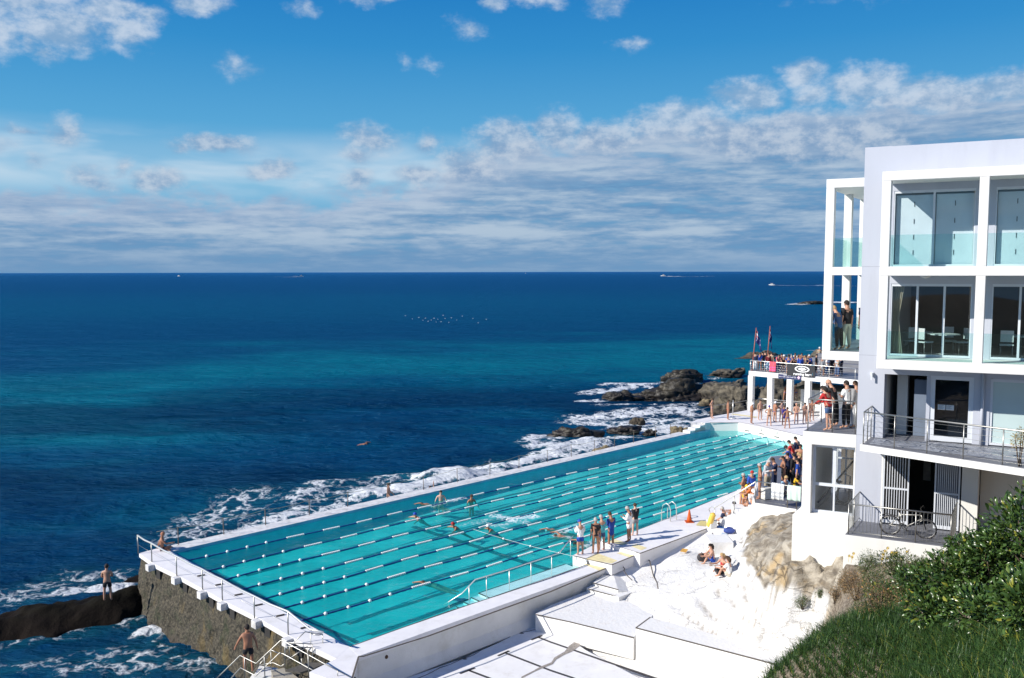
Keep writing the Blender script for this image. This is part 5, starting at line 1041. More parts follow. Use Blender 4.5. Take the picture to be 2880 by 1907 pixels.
POSES = {
 'stand': dict(arm=DN, leg=STR), 'relax': dict(arm=DN, legL=((.12, .1, -1), (.05, -.02, -1)), legR=((.08, -.04, -1), (.04, -.05, -1)), lean=.02), 'hips': dict(arm=HIPS, leg=((.14, .02, -1), (.1, -.03, -1))),
 'fold': dict(arm=FOLD, leg=((.1, .02, -1), (.04, -.03, -1))), 'hold': dict(arm=HOLD, leg=STR, bow=.35), 'rail': dict(arm=RAIL, leg=((.08, -.08, -1), (.04, -.06, -1)), lean=.25, bow=.25), 'back': dict(arm=BACK, leg=STR),
 'walk': dict(armL=REACH, armR=((.35, -.1, -1), (.2, .2, -1)), legL=((.08, .3, -1), (.03, -.2, -1)), legR=((.08, -.1, -1), (.02, -.25, -1)), lean=.1),
 'mix': dict(armL=HIPS, armR=DN, leg=((.1, .02, -1), (.06, -.02, -1))), 'point': dict(armL=DN, armR=HOLD, leg=STR),
 'sit': dict(pel=(0, 0, .09), arm=KNEES, leg=((.12, 1, .05), (.02, .05, -1)), lean=.15), 'sitback': dict(pel=(0, 0, .09), arm=PROP, leg=((.1, 1, .0), (.0, .25, -1)), lean=-.1),
 'knees': dict(pel=(0, 0, .1), arm=KNEES, leg=((.15, .75, .75), (.0, .45, -.95)), lean=.12), 'cross': dict(pel=(0, 0, .1), arm=((.2, .5, -.8), (-.3, .8, -.3)), leg=((.75, .7, .05), (-.85, .1, -.08)), lean=.2, foot=(-.7, .5, 0)),
 'long': dict(pel=(0, 0, .1), armL=PROP, armR=KNEES, leg=((.12, 1, .25), (.05, .95, -.3)), lean=-.12, foot=(0, .4, .9)), 'side': dict(pel=(0, 0, .1), armL=PROP, armR=KNEES, legL=((.3, .95, .05), (-.9, -.3, -.03)), legR=((-.2, 1, .25), (-.9, -.25, -.25)), lean=.05),
 'bend': dict(arm=((.1, .3, -1), (.0, .6, -.8)), leg=((.08, -.1, -1), (.04, .04, -1)), lean=.8), 'crawl': dict(pel=(0, 0, -.13), up=(0, 1, .14), fwd=(0, .2, -1), armL=((.35, -.45, .9), (.15, .35, 1)), armR=((.15, .25, -1), (.1, .6, -.8)), leg=((.08, .05, -1), (.02, .0, -1)), foot=(0, -.1, -1), headup=(0, 1, .12)),
 'crawlr': dict(pel=(0, 0, -.13), up=(0, 1, .14), fwd=(0, .2, -1), armR=((.35, -.45, .9), (.15, .35, 1)), armL=((.15, .35, 1), (.05, .3, 1)), leg=((.08, .05, -1), (.02, .0, -1)), foot=(0, -.1, -1), headup=(0, 1, .12)),
 'wade': dict(arm=((.5, .1, -1), (.2, .5, -.5)), leg=STR), 'breast': dict(pel=(0, -.2, -.35), up=(0, .75, .65), fwd=(0, .65, -.75), arm=((.8, .5, .3), (.3, .7, .5)), leg=((.1, -.1, -1), (.05, -.2, -1)), foot=(0, -.1, -1), headup=(0, .25, 1)),
 'armup': dict(armL=((.3, -.1, 1), (-.1, .1, 1)), armR=DN, leg=STR),
}
_J = {k: joints(p) for k, p in POSES.items()}
ORD = ['pel', 'spine', 'chest', 'neck', 'head0', 'head1', 'head2', 'shL', 'elL', 'wrL', 'haL', 'shR', 'elR', 'wrR', 'haR', 'hpL', 'knL', 'anL', 'toL', 'hpR', 'knR', 'anR', 'toR']
def body_mesh(pose, fat=0.):
    J = _J[pose]; V_ = [J[k] for k in ORD]; ix = {k: i for i, k in enumerate(ORD)}
    E_ = [(0, 1), (1, 2), (2, 3), (3, 4), (4, 5), (5, 6)]
    R = {'pel': (.155+fat*.4, .115+fat), 'spine': (.145+fat*.6, .105+fat*1.6), 'chest': (.165+fat*.3, .12+fat*.6), 'neck': .062, 'head0': .066, 'head1': (.082, .098), 'head2': (.06, .07), 'sh': .068, 'el': .046, 'wr': .032, 'ha': .036, 'hp': .098, 'kn': .06, 'an': .044, 'to': .036}
    for s in 'LR':
        E_ += [(2, ix['sh'+s]), (ix['sh'+s], ix['el'+s]), (ix['el'+s], ix['wr'+s]), (ix['wr'+s], ix['ha'+s]), (0, ix['hp'+s]), (ix['hp'+s], ix['kn'+s]), (ix['kn'+s], ix['an'+s]), (ix['an'+s], ix['to'+s])]
    rr = [R[k] if k in R else R[k[:2]] for k in ORD]
    # calves: an extra joint keeps the taper
    for s in 'LR':
        i, j = ix['kn'+s], ix['an'+s]; V_.append(V_[i].lerp(V_[j], .35)); rr.append(.058); k = len(V_)-1; E_.remove((i, j)); E_ += [(i, k), (k, j)]
    me = grow('person', V_, E_, rr, 1)
    # fingers, thumb, nose, ears welded on as fine geometry
    q = MB(); vs0 = [v_.co[:] for v_ in me.vertices]; fs0 = [tuple(p.vertices) for p in me.polygons]; q.add(vs0, fs0, 0, True)
    fwd, rt, hu = J['fwd'], J['rt'], J['hu']
    for s, sg in (('L', -1), ('R', 1)):
        d = J['hd'+s]; side = d.cross(rt).normalized() if abs(d.dot(rt)) < .9 else d.cross(fwd).normalized(); pal = side.cross(d).normalized()
        for k, ln in enumerate((.066, .076, .071, .056)):
            b = J['ha'+s]+side*(.024-.016*k)+d*.012; q.tube([b, b+d*ln*.55+pal*.006*sg, b+d*ln*.9-pal*.012*sg], [.0095, .0085, .006], 5)
        b = J['wr'+s]+d*.03+side*.022; q.tube([b, b+side*.028+d*.03, b+side*.036+d*.062], [.0115, .010, .007], 5)
    hf = (fwd-hu*fwd.dot(hu)).normalized(); h1 = J['head1']
    q.tube([h1+hf*.085+hu*.02, h1+hf*.112-hu*.025, h1+hf*.09-hu*.04], [.010, .017, .010], 5)
    for sg in (-1, 1): q.ball(h1+rt*sg*.088-hf*.005-hu*.005, (.014, .022, .032), 6, k=4)
    for sg in (-1, 1): q.ball(h1+rt*sg*.033+hf*.088+hu*.022, (.012, .008, .007), 5, 1, 4)
    q.box(h1+hf*.092-hu*.058, (.05, .02, .01), math.atan2(hf.y, hf.x)-math.pi/2, 2)
    me2 = q.mesh('person'); bpy.data.meshes.remove(me); return me2
_bm = {}
def get_body(pose, fat): 
    k = (pose, fat)
    if k not in _bm: me = body_mesh(pose, fat); [me.materials.append(None) for _ in range(3)]; _bm[k] = me
    return _bm[k]
def garment(pose, kind):
    J = _J[pose]
    if kind in ('tee', 'long', 'coat', 'robe'):
        low = J['pel']-(J['spine']-J['pel'])*(.35 if kind != 'coat' else .9) if kind != 'robe' else J['pel']-(J['spine']-J['pel'])*2.2
        V_ = [J['spine'], low, J['chest'], J['chest'].lerp(J['neck'], .62)]; E_ = [(0, 1), (0, 2), (2, 3)]; R = [(.172, .140), (.185, .150), (.186, .145), (.10, .085)]
        for s in 'LR':
            k = len(V_); V_ += [J['sh'+s], J['sh'+s].lerp(J['el'+s], .75)]; E_ += [(2, k), (k, k+1)]; R += [.085, .075]
            if kind != 'tee': V_ += [J['el'+s], J['wr'+s]]; E_ += [(k+1, k+2), (k+2, k+3)]; R += [.064, .05]
    elif kind == 'vest':
        V_ = [J['spine'], J['pel'], J['chest'], J['chest'].lerp(J['neck'], .5)]; E_ = [(0, 1), (0, 2), (2, 3)]; R = [(.165, .13), (.172, .14), (.178, .135), (.11, .09)]
    else:
        fr = {'trunks': .12, 'shorts': .62, 'pants': 1.}[kind]; V_ = [J['pel'], J['pel'].lerp(J['spine'], .35 if kind == 'trunks' else .5)]; E_ = [(0, 1)]; g = .012 if kind == 'trunks' else .022
        R = [(.158+g, .118+g), (.150+g, .108+g)]
        for s in 'LR':
            k = len(V_); a = J['hp'+s]; b = a.lerp(J['kn'+s], fr); V_ += [a, b]; E_ += [(0, k), (k, k+1)]; R += [.098+g, (.098-.035*fr)+g*1.2]
            if kind == 'pants': V_ += [J['kn'+s].lerp(J['an'+s], .93)]; E_ += [(k+1, k+2)]; R += [.06]
    return grow(kind, V_, E_, R, 1)
_gm = {}
def get_g(pose, kind):
    if (pose, kind) not in _gm: me = garment(pose, kind); me.materials.append(None); _gm[(pose, kind)] = me
    return _gm[(pose, kind)]
def hair_mesh(pose, kind):
    J = _J[pose]; hu = J['hu']; fwd = J['fwd']; hf = (fwd-hu*fwd.dot(hu)).normalized(); rt = hf.cross(hu); c = J['head1']+hu*.02-hf*.004; q = MB()
    n, m = 12, 7; vs = []
    rx, ry, rz = (.096, .112, .118) if kind in ('hair', 'long_hair', 'bald') else (.102, .120, .122)
    for i in range(m):
        th_ = math.pi*.56*i/(m-1)
        for j in range(n):
            ph = 2*math.pi*j/n; fr_ = math.cos(ph-math.pi/2)   # +1 at the face
            t2 = th_*(1 if kind == 'cap' else (1.0-.32*max(0, fr_)+.28*max(0, -fr_)))
            w = 1+(.05*math.sin(5*ph+3*i) if 'hair' in kind else 0)
            vs.append(c+rt*rx*w*math.sin(t2)*math.cos(ph)+hf*ry*w*math.sin(t2)*math.sin(ph)+hu*rz*w*math.cos(t2))
    q.add(vs, [(i*n+j, i*n+(j+1) % n, (i+1)*n+(j+1) % n, (i+1)*n+j) for i in range(m-1) for j in range(n)], 0, True)
    if kind == 'long_hair': q.tube([c-hf*.06+hu*.03, c-hf*.10-hu*.08, c-hf*.10-hu*.2], [.085, .09, .05], 8)
    if kind in ('cap', 'hat'):
        P_ = [c+hf*.09-hu*.0+rt*x for x in (-.075, -.03, .03, .075)]; o = [c+hf*(.16-.25*x*x/.075/.075*.12)-hu*.02+rt*x for x in (-.07, -.03, .03, .07)]
        q.add(P_+o, [(0, 1, 5, 4), (1, 2, 6, 5), (2, 3, 7, 6)])
    return q.mesh('hair' if 'hair' in kind else ('swim_cap' if kind == 'swimcap' else 'cap'))
_hm = {}
def get_h(pose, kind):
    if (pose, kind) not in _hm: me = hair_mesh(pose, kind); me.materials.append(None); _hm[(pose, kind)] = me
    return _hm[(pose, kind)]
PALC = dict(skin=(.50, .27, .18), tan=(.36, .165, .095), pale=(.60, .37, .28), red=(.45, .02, .02), navy=(.012, .02, .06), black=(.014, .014, .017), white=(.80, .80, .80), blue=(.015, .06, .32), royal=(.02, .08, .42), teal=(.09, .42, .48), grey=(.28, .28, .29), lgrey=(.45, .46, .48), yellow=(.75, .45, .02), brown=(.06, .03, .016), dkhair=(.02, .013, .01), blond=(.42, .28, .13), silver=(.42, .40, .38), khaki=(.33, .28, .2), maroon=(.16, .012, .02), purple=(.07, .05, .25), beige=(.62, .55, .44), orange=(.55, .14, .03), pink=(.6, .12, .2), denim=(.05, .10, .22), green=(.04, .10, .05), lblue=(.28, .45, .6))
def pm(c, skin=False): return mat(('skin_' if skin else 'cloth_')+c, PALC[c], .55 if skin else .85, .07 if skin else .14, 6, .0 if skin else .2, 14)
m_eye = mat('eye', (.03, .02, .015), .3); m_lip = mat('lip', (.28, .09, .07), .5)
def person(pose, pos, face, label, skin='skin', top=None, bottom=('trunks', 'navy'), hair=('hair', 'dkhair'), h=1.75, fat=0., group=None):
    """face: heading in degrees, 0 = +Y (away from the camera), 90 = +X (to the right)"""
    me = get_body(pose, fat); o = bpy.data.objects.new('person', me); COL.objects.link(o)
    for i, m_ in enumerate((pm(skin, True), m_eye, m_lip)): o.material_slots[i].link = 'OBJECT'; o.material_slots[i].material = m_
    o.location = tuple(map(float, pos)); o.rotation_euler = (0, 0, -rad(face)); k = h/1.75; o.scale = (k, k, k); tag(o, label, 'person', group)
    for spec, fn in ((top, get_g), (bottom, get_g), (hair, get_h)):
        if not spec: continue
        g = fn(pose, spec[0]); nm = {'tee': 'shirt', 'long': 'jumper', 'coat': 'jacket', 'robe': 'robe', 'vest': 'singlet', 'trunks': 'swim_trunks', 'shorts': 'shorts', 'pants': 'trousers', 'hair': 'hair', 'bald': 'scalp', 'long_hair': 'hair', 'cap': 'cap', 'hat': 'hat', 'swimcap': 'swim_cap'}[spec[0]]
        c = bpy.data.objects.new(nm, g); COL.objects.link(c); c.parent = o; c.material_slots[0].link = 'OBJECT'; c.material_slots[0].material = pm(spec[1])
    return o
# ---- placing: photograph point of the feet (or seat) + the level they stand on
def pz(x, y, z=0.): return at(x, y, z)
# six people at the near deck
person('hold', pz(1632, 1560, .25), -20, 'person in blue cap, white sweatshirt and blue shorts, back turned, at deck edge', 'skin', ('long', 'white'), ('shorts', 'royal'), ('cap', 'royal'), 1.72)
person('stand', pz(1675, 1557, .25), -10, 'person in black printed T-shirt and navy briefs at the pool edge', 'tan', ('tee', 'black'), ('trunks', 'navy'), ('hair', 'silver'), 1.76, .02)
person('hold', pz(1692, 1548, .25), -20, 'grey haired person in turquoise shirt and denim shorts behind the black shirt', 'skin', ('tee', 'teal'), ('shorts', 'denim'), ('hair', 'silver'), 1.76)
person('hold', pz(1718, 1540, .25), -30, 'person wrapped in a dark blue swim cloak on the lower deck', 'tan', ('robe', 'blue'), ('trunks', 'blue'), ('hair', 'brown'), 1.78)
person('hold', pz(1769, 1523, .45), -60, 'person in white pullover reading papers on the deck edge', 'tan', ('coat', 'white'), ('shorts', 'white'), ('hair', 'silver'), 1.78)
person('fold', pz(1786, 1506, .45), -25, 'curly haired person in black top and grey shorts beside the reader', 'pale', ('tee', 'black'), ('shorts', 'grey'), ('hair', 'brown'), 1.66)
# bathers at the ocean end
person('bend', pz(446, 1549, 0), 60, '-', 'tan') if False else person('side', pz(455, 1548, 0), 75, 'sunburnt bather sitting on the ocean corner of the pool wall', 'tan', None, ('trunks', 'navy'), ('bald', 'tan'), 1.78)
person('fold', (*at(303, 1684, -1.52)[:2], -1.62), -15, 'bather in black trunks standing alone on the dark rock ledge', 'skin', None, ('shorts', 'black'), ('hair', 'dkhair'), 1.76)
# swimmers
def swim(px, py, pose, face, label, skin='skin', hair=('swimcap', 'white'), z=WZ, **k): return person(pose, pz(px, py, z), face, label, skin, None, ('trunks', 'navy'), hair, group=None, **k)
swim(1093, 1436, 'wade', 95, 'bather with dark hair standing by the ocean wall, water at the waist', 'skin', ('hair', 'dkhair'), WZ-.92)
swim(1218, 1418, 'crawl', -75, 'swimmer with bent arm raised, nearest the ocean wall', 'tan', ('hair', 'brown'), WZ+.02)
swim(1178, 1452, 'breast', -130, 'swimmer in a blue cap resting at the rope', 'skin', ('swimcap', 'royal'), WZ+.08)
swim(1240, 1458, 'wade', 170, 'bather with dark hair facing the camera chest deep in mid pool', 'pale', ('hair', 'dkhair'), WZ-1.12)
swim(1286, 1480, 'breast', -120, 'swimmer in a red cap in the middle of the pool', 'tan', ('swimcap', 'red'), WZ+.08)
swim(1326, 1470, 'wade', 150, 'bather whose raised arm shows beside the red cap swimmer', 'tan', ('hair', 'brown'), WZ-1.30)
swim(1385, 1487, 'breast', -110, 'swimmer in a white cap ahead of a long splash', 'tan', ('swimcap', 'white'), WZ+.05)
swim(1575, 1490, 'crawl', -75, 'swimmer stretched out beyond the people on deck, low in the water', 'tan', ('swimcap', 'white'), WZ-.0)
swim(1600, 1508, 'crawlr', -75, 'swimmer with curved arm close behind the white sweatshirt', 'tan', ('hair', 'brown'), WZ+.04)
swim(1655, 1532, 'crawlr', -70, 'swimmer half hidden between the legs at the deck edge', 'tan', ('swimcap', 'black'), WZ+.02)
swim(1230, 1642, 'crawl', -68, 'lone swimmer under the float line nearest the deck', 'tan', ('hair', 'brown'), WZ-.0)
swim(1210, 1440, 'armup', 160, 'submerged bather with only an arm out of the water', 'pale', ('hair', 'brown'), WZ-1.85)
swim(1012, 1248, 'crawl', 80, 'swimmer far out in the open sea', 'tan', ('hair', 'dkhair'), SEA-.12)
# far deck, swimmers waiting
def zf(x, y): return (2090+x*.10204, 1080+y*.10204)
FD = [((230, 1090), 'hold', 85, 'first bather in a white cap on the far deck, looking right', 'tan', ('trunks', 'lgrey'), ('swimcap', 'white'), 1.78, .02), ((465, 985), 'stand', 170, 'slim bather in black briefs with arms down, by the first column', 'skin', ('trunks', 'black'), ('hair', 'brown'), 1.74, 0), ((712, 1160), 'mix', 15, 'bather in black briefs and purple cap at the pool rim', 'skin', ('trunks', 'black'), ('swimcap', 'purple'), 1.74, 0), ((872, 1050), 'fold', 70, 'suntanned bather in a white cap beside the second column', 'tan', ('trunks', 'purple'), ('swimcap', 'white'), 1.78, .02), ((1050, 1040), 'hips', 150, 'heavy bather with dark hair and purple briefs, hands on hips', 'pale', ('trunks', 'purple'), ('hair', 'dkhair'), 1.76, .03), ((1120, 1135), 'fold', 160, 'bather wrapped in a dark purple robe in the group', 'tan', ('trunks', 'navy'), ('hair', 'brown'), 1.66, 0), ((1215, 1228), 'hips', 5, 'bather in bright violet trunks, hands on hips, back turned', 'tan', ('trunks', 'purple'), ('hair', 'dkhair'), 1.76, 0), ((1462, 1105), 'back', 10, 'bald bather with hands behind the back and violet briefs', 'skin', ('trunks', 'purple'), ('bald', 'skin'), 1.78, .01), ((1690, 1092), 'fold', 160, 'dark haired bather in black briefs by the kiosk', 'skin', ('trunks', 'black'), ('hair', 'dkhair'), 1.78, .01), ((1800, 1040), 'stand', 175, 'bather in a white cap partly behind the railing corner', 'skin', ('trunks', 'navy'), ('swimcap', 'white'), 1.72, 0), ((1890, 1000), 'stand', 180, 'suntanned bather half hidden behind the balcony railing', 'tan', ('trunks', 'navy'), ('hair', 'brown'), 1.76, 0)]
for (x, y), pose, fc, lab, sk, bt, hr, h, fat in FD:
    q = zf(x, y); top = ('robe', 'purple') if 'robe' in lab else None; person(pose, pz(q[0], q[1], .6), fc, lab, sk, top, bt, hr, h*1.03, fat)
for (x, y), fc, lab, sk in (((1150, 700), 160, 'grey haired bather on the ramp behind the white rail', 'tan'), ((1290, 720), 60, 'suntanned bather seen from behind on the ramp', 'tan'), ((1440, 690), 170, 'tall bather with sunglasses on the ramp near the third column', 'skin')):
    q = zf(x, y); D_ = 83.5; p = atD(q[0], q[1], D_); person('rail' if '160' in str(fc) else 'fold', (p[0], p[1], .95), fc, lab, sk, None, ('trunks', 'royal'), ('hair', 'dkhair' if fc != 160 else 'silver'), 1.8)
person('hips', pz(2002, 1176, .6), 120, 'bather at the fence corner above the white steps', 'skin', None, ('trunks', 'blue'), ('hair', 'brown'), 1.78)
person('stand', pz(2047, 1180, .6), 90, 'suntanned bather in red briefs beside the measuring pole', 'tan', None, ('trunks', 'red'), ('hair', 'brown'), 1.76, .02)
# crowd on the club terrace
TZ = 4.35
def zt_(x, y): return (2090+x*.10204, 950+y*.10204)
TR = [(325, 900, 'stand', 30, 'in a dark top and white trousers at the left end rail', 'dkhair', ('long', 'navy'), ('pants', 'white')), (455, 905, 'rail', 20, 'in a blue top with bare legs near the first flagpole', 'brown', ('tee', 'royal'), ('trunks', 'navy')), (530, 880, 'stand', -20, 'in a navy shirt behind the blue top', 'dkhair', ('tee', 'navy'), ('shorts', 'khaki')), (600, 860, 'stand', 60, 'in dark clothes half hidden by the red jumper', 'dkhair', ('long', 'black'), ('pants', 'denim')), (695, 925, 'stand', 190, 'in a maroon jumper and pale jeans beside the hanging towels', 'brown', ('long', 'maroon'), ('pants', 'lblue')),
 (950, 950, 'rail', 170, 'in a red and white checked shirt leaning on the rail', 'dkhair', ('tee', 'pink'), ('pants', 'denim')), (1100, 960, 'rail', 185, 'in a black top and white cap leaning at the rail', 'white', ('tee', 'black'), ('shorts', 'black')), (1245, 975, 'rail', 200, 'in a blue tracksuit top bent over the rail by the banner', 'dkhair', ('tee', 'royal'), ('shorts', 'khaki')),
 (1570, 1000, 'stand', 10, 'bald in a bright blue pullover, seen from behind above the banner', 'tan', ('long', 'royal'), ('pants', 'grey')), (1720, 980, 'rail', 200, 'in khaki holding a camera above the banner', 'brown', ('tee', 'khaki'), ('pants', 'navy')), (1810, 985, 'fold', 190, 'in a white cap and dark blue jacket above the banner', 'white', ('long', 'blue'), ('pants', 'navy')), (2170, 1055, 'stand', 20, 'in a grey dress with bare legs right of the banner', 'brown', ('robe', 'grey'), ('trunks', 'grey')), (2010, 960, 'stand', 120, 'in dark clothes behind the blue towel', 'dkhair', ('long', 'black'), ('pants', 'black'))]
for x, y, pose, fc, lab, hr, tp, bt in TR:
    q = zt_(x, y); p = at(q[0], q[1], TZ); hk = ('swimcap' if hr == 'white' else ('bald' if hr == 'tan' else 'hair'), hr)
    person(pose, p, fc, 'spectator '+lab, 'tan' if 'bare' in lab or 'bald' in lab else 'skin', tp, bt, hk, 1.75, group='spectators on the club terrace')
TB = [(1010, 560, 'sit', 'in a dark top, highest at the left of the back rows', 'navy', 'brown'), (1110, 540, 'sit', 'in a white T-shirt with brown hair in the back row', 'white', 'brown'), (1180, 640, 'sit', 'in white sitting low with folded arms', 'white', 'dkhair'), (1330, 520, 'sit', 'in blue with a white emblem in the back row', 'royal', 'dkhair'), (1440, 490, 'sit', 'in white with long brown hair, back row centre', 'white', 'brown'), (1540, 540, 'sit', 'in khaki green beside the white shirt', 'khaki', 'brown'), (1620, 490, 'sit', 'in navy, the tallest of the back row', 'navy', 'dkhair'), (1440, 640, 'sit', 'suntanned and shirtless below the white shirt', None, 'brown'), (1350, 680, 'sit', 'in black seated behind the blue tracksuit', 'black', 'dkhair'), (1510, 660, 'sit', 'in pale blue with glasses, second row', 'lblue', 'brown'), (1690, 680, 'sit', 'in dark blue beside the camera holder', 'blue', 'blond'), (1900, 720, 'sit', 'in black low beside the towel', 'black', 'dkhair'), (2100, 640, 'stand', 'in a white hat behind the grey dress', 'khaki', 'white'), (2260, 760, 'stand', 'in a pale blue shirt under the white frame', 'lblue', 'dkhair'), (2330, 720, 'stand', 'in red under the white frame', 'red', 'brown')]
for x, y, pose, lab, tp, hr in TB:
    q = zt_(x, y); D_ = 86.5+max(0, (660-y))*.012; z_ = CAMH-(q[1]-764.5)*D_/F; hh = .55 if pose == 'sit' else 1.2; p = atD(q[0], q[1], D_)
    zz = max(TZ, p[2]-.62) if pose == 'sit' else TZ
    person(pose, (p[0], p[1], zz), 200, 'spectator '+lab, 'tan' if tp is None else 'skin', ('tee', tp) if tp else None, ('shorts', 'navy'), (('hair', hr) if hr != 'white' else ('hat', 'white')), 1.75, group='spectators on the club terrace')
for k, (x, y, tp, hr, lab) in enumerate(((2330, 640, 'white', 'brown', 'in white under the corner of the white frame'), (2440, 720, 'black', 'dkhair', 'in black right of the red shirt under the frame'), (2520, 680, 'white', 'dkhair', 'in a white shirt and dark hair further right under the frame'), (2600, 740, 'lgrey', 'brown', 'in pale grey close to the lavender wall'), (2700, 700, 'navy', 'dkhair', 'in navy nearest the lavender wall on the terrace'), (2480, 620, 'royal', 'brown', 'in blue at the back under the frame'), (2640, 600, 'khaki', 'dkhair', 'in khaki at the back right end of the terrace'), (2250, 640, 'black', 'dkhair', 'in black left of the red shirt'), (1800, 620, 'navy', 'brown', 'in navy behind the white cap'), (1260, 600, 'lblue', 'brown', 'in pale blue between the white shirts'), (1060, 640, 'black', 'dkhair', 'in black crouched below the white T-shirts'), (780, 560, 'khaki', 'brown', 'in khaki behind the maroon jumper'))):
    q = zt_(x, y); D_ = 9.55*F/(1043+(q[0]-2106)*.0848-764.5)*.99+1.6+(k % 3)*.5; p = atD(q[0], q[1], D_); person('stand' if k % 2 else 'fold', (p[0], p[1], TZ), 150+k*23, 'spectator '+lab, 'skin', ('tee', tp), ('pants', 'navy' if k % 3 else 'denim'), ('hair', hr), 1.7, group='spectators on the club terrace')
# group on the pool-side terrace
def zp(x, y): return (1950+x*.19130, 1200+y*.19130)
PZ = 2.5
def by_head(x, y, z, pose, fc, lab, h=1.76, **k):
    """x, y: zoom point of the crown of the head; the figure stands on level z"""
    hz = {'sit': .98, 'knees': .98, 'cross': .96}.get(pose, 1.0*1.75)*h/1.75
    if pose in ('rail',): hz = 1.69*h/1.75
    q = zp(x, y); p = at(q[0], q[1], z+hz); return person(pose, (p[0], p[1], z), fc, lab, h=h, **k)
by_head(1525, 150, PZ, 'hold', -40, 'dark haired spectator in navy at the far end of the poolside row', top=('long', 'navy'), bottom=('pants', 'navy'))
by_head(1470, 215, PZ, 'rail', -50, 'spectator in a bright red shirt leaning towards the pool', top=('tee', 'red'), bottom=('shorts', 'navy'))
by_head(1580, 262, PZ, 'fold', -140, 'shirtless spectator facing the camera beside the red shirt', skin='tan', bottom=('shorts', 'navy'))
by_head(1430, 290, PZ, 'rail', -60, 'spectator in a dark cap and blue shirt in the poolside row', top=('tee', 'royal'), bottom=('shorts', 'navy'), hair=('cap', 'black'))
by_head(1390, 385, PZ, 'stand', -20, 'spectator in a navy T-shirt with a white print, back turned', top=('tee', 'navy'), bottom=('pants', 'black'))
by_head(1485, 400, PZ, 'stand', -30, 'spectator in black behind the navy printed T-shirt', top=('long', 'black'), bottom=('pants', 'black'), h=1.7)
by_head(1560, 385, PZ, 'fold', -60, 'long haired blonde spectator in dark clothes against the white block', top=('long', 'black'), bottom=('pants', 'black'), hair=('long_hair', 'blond'), h=1.68)
by_head(1195, 455, PZ, 'hold', -100, 'spectator in a navy blazer talking beside the towels', top=('coat', 'navy'), bottom=('pants', 'navy'), hair=('hair', 'brown'))
by_head(1095, 480, PZ, 'hold', 150, 'spectator in a grey jumper with a straw bag', top=('coat', 'lgrey'), bottom=('pants', 'khaki'), hair=('hair', 'silver'))
by_head(985, 545, PZ, 'mix', -70, 'tanned shirtless spectator with grey hair by the stair rail', skin='tan', bottom=('trunks', 'navy'), hair=('hair', 'silver'), h=1.78)
by_head(1332, 560, PZ, 'stand', 120, 'small child in white between the blazer and the navy T-shirt', top=('tee', 'white'), bottom=('shorts', 'red'), hair=('hair', 'brown'), h=1.15)
by_head(1335, 690, PZ+.1, 'sit', 150, 'person in pale blue sitting low behind the checked towel', top=('tee', 'lblue'), bottom=('shorts', 'navy'), hair=('hair', 'blond'))
by_head(1500, 640, PZ+.1, 'sit', 120, 'person in yellow sitting low behind the mint towel', top=('tee', 'yellow'), bottom=('shorts', 'black'), hair=('hair', 'dkhair'))
by_head(1540, 470, PZ, 'stand', -60, 'person in a dark blue top close to the white block, middle of the row', top=('tee', 'blue'), bottom=('pants', 'black'), h=1.72)
by_head(1330, 440, PZ, 'fold', -90, 'shirtless bather at the pool edge of the terrace beside the navy T-shirt', skin='tan', bottom=('trunks', 'black'), h=1.74)
by_head(860, 650, 1.2, 'stand', 160, 'bather in a royal blue top and red cap behind the stairs', top=('long', 'royal'), bottom=('trunks', 'navy'), hair=('swimcap', 'red'), h=1.74)
by_head(745, 690, 1.0, 'fold', -60, 'suntanned bather behind the bent over white cap', skin='tan', bottom=('trunks', 'navy'), hair=('hair', 'silver'))
by_head(735, 765, .75, 'rail', 60, 'bather in a white cap leaning over on the steps', skin='skin', bottom=('trunks', 'navy'), hair=('swimcap', 'white'), h=1.78, fat=.02)
by_head(770, 822, 1.55, 'sit', 170, 'person in a yellow hat and yellow shirt sitting on the steps', top=('tee', 'yellow'), bottom=('shorts', 'teal'), hair=('hat', 'yellow'))
by_head(865, 812, 1.75, 'sit', -60, 'dark haired person sitting behind the handrail', skin='tan', top=('tee', 'orange'), bottom=('shorts', 'navy'), hair=('hair', 'brown'))
by_head(870, 890, 1.55, 'knees', 175, 'person in a white T-shirt and white cap sitting at the terrace edge', top=('tee', 'white'), bottom=('shorts', 'denim'), hair=('cap', 'white'))
by_head(795, 1020, .95, 'sit', 185, 'person in a red top with bare legs sitting below the white cap', top=('vest', 'red'), bottom=('shorts', 'navy'), hair=('long_hair', 'brown'))
by_head(635, 1085, .47, 'knees', -75, 'shirtless bather in patterned trunks sitting on the deck', skin='tan', bottom=('shorts', 'purple'), hair=('hair', 'dkhair'))
by_head(475, 1165, .47, 'cross', -65, 'grey haired person in a dark T-shirt sitting on a blue towel', top=('tee', 'navy'), bottom=('shorts', 'black'), hair=('hair', 'silver'), h=1.8)
# sunbathers on the white rock
def on_rock(px, py, pose, fc, lab, **k):
    p = at(px, py, .6)
    for _ in range(14): p = at(px, py, gz(p[0], p[1]))
    return person(pose, (p[0], p[1], gz(p[0], p[1])), fc, lab, **k)
on_rock(2034, 1616, 'side', -100, 'long haired person in a red top and black trousers sunbathing on white rock', skin='skin', top=('vest', 'red'), bottom=('pants', 'black'), hair=('long_hair', 'blond'), h=1.62)
on_rock(2052, 1604, 'knees', -60, 'companion sitting just behind the red top on white rock', skin='skin', top=('tee', 'white'), bottom=('shorts', 'beige'), hair=('long_hair', 'brown'), h=1.62)
on_rock(2004, 1580, 'knees', -95, 'sunbather with raised knees beside a black bag, half hidden by a wall block', skin='skin', top=('vest', 'royal'), bottom=('shorts', 'royal'), hair=('long_hair', 'dkhair'), h=1.66)
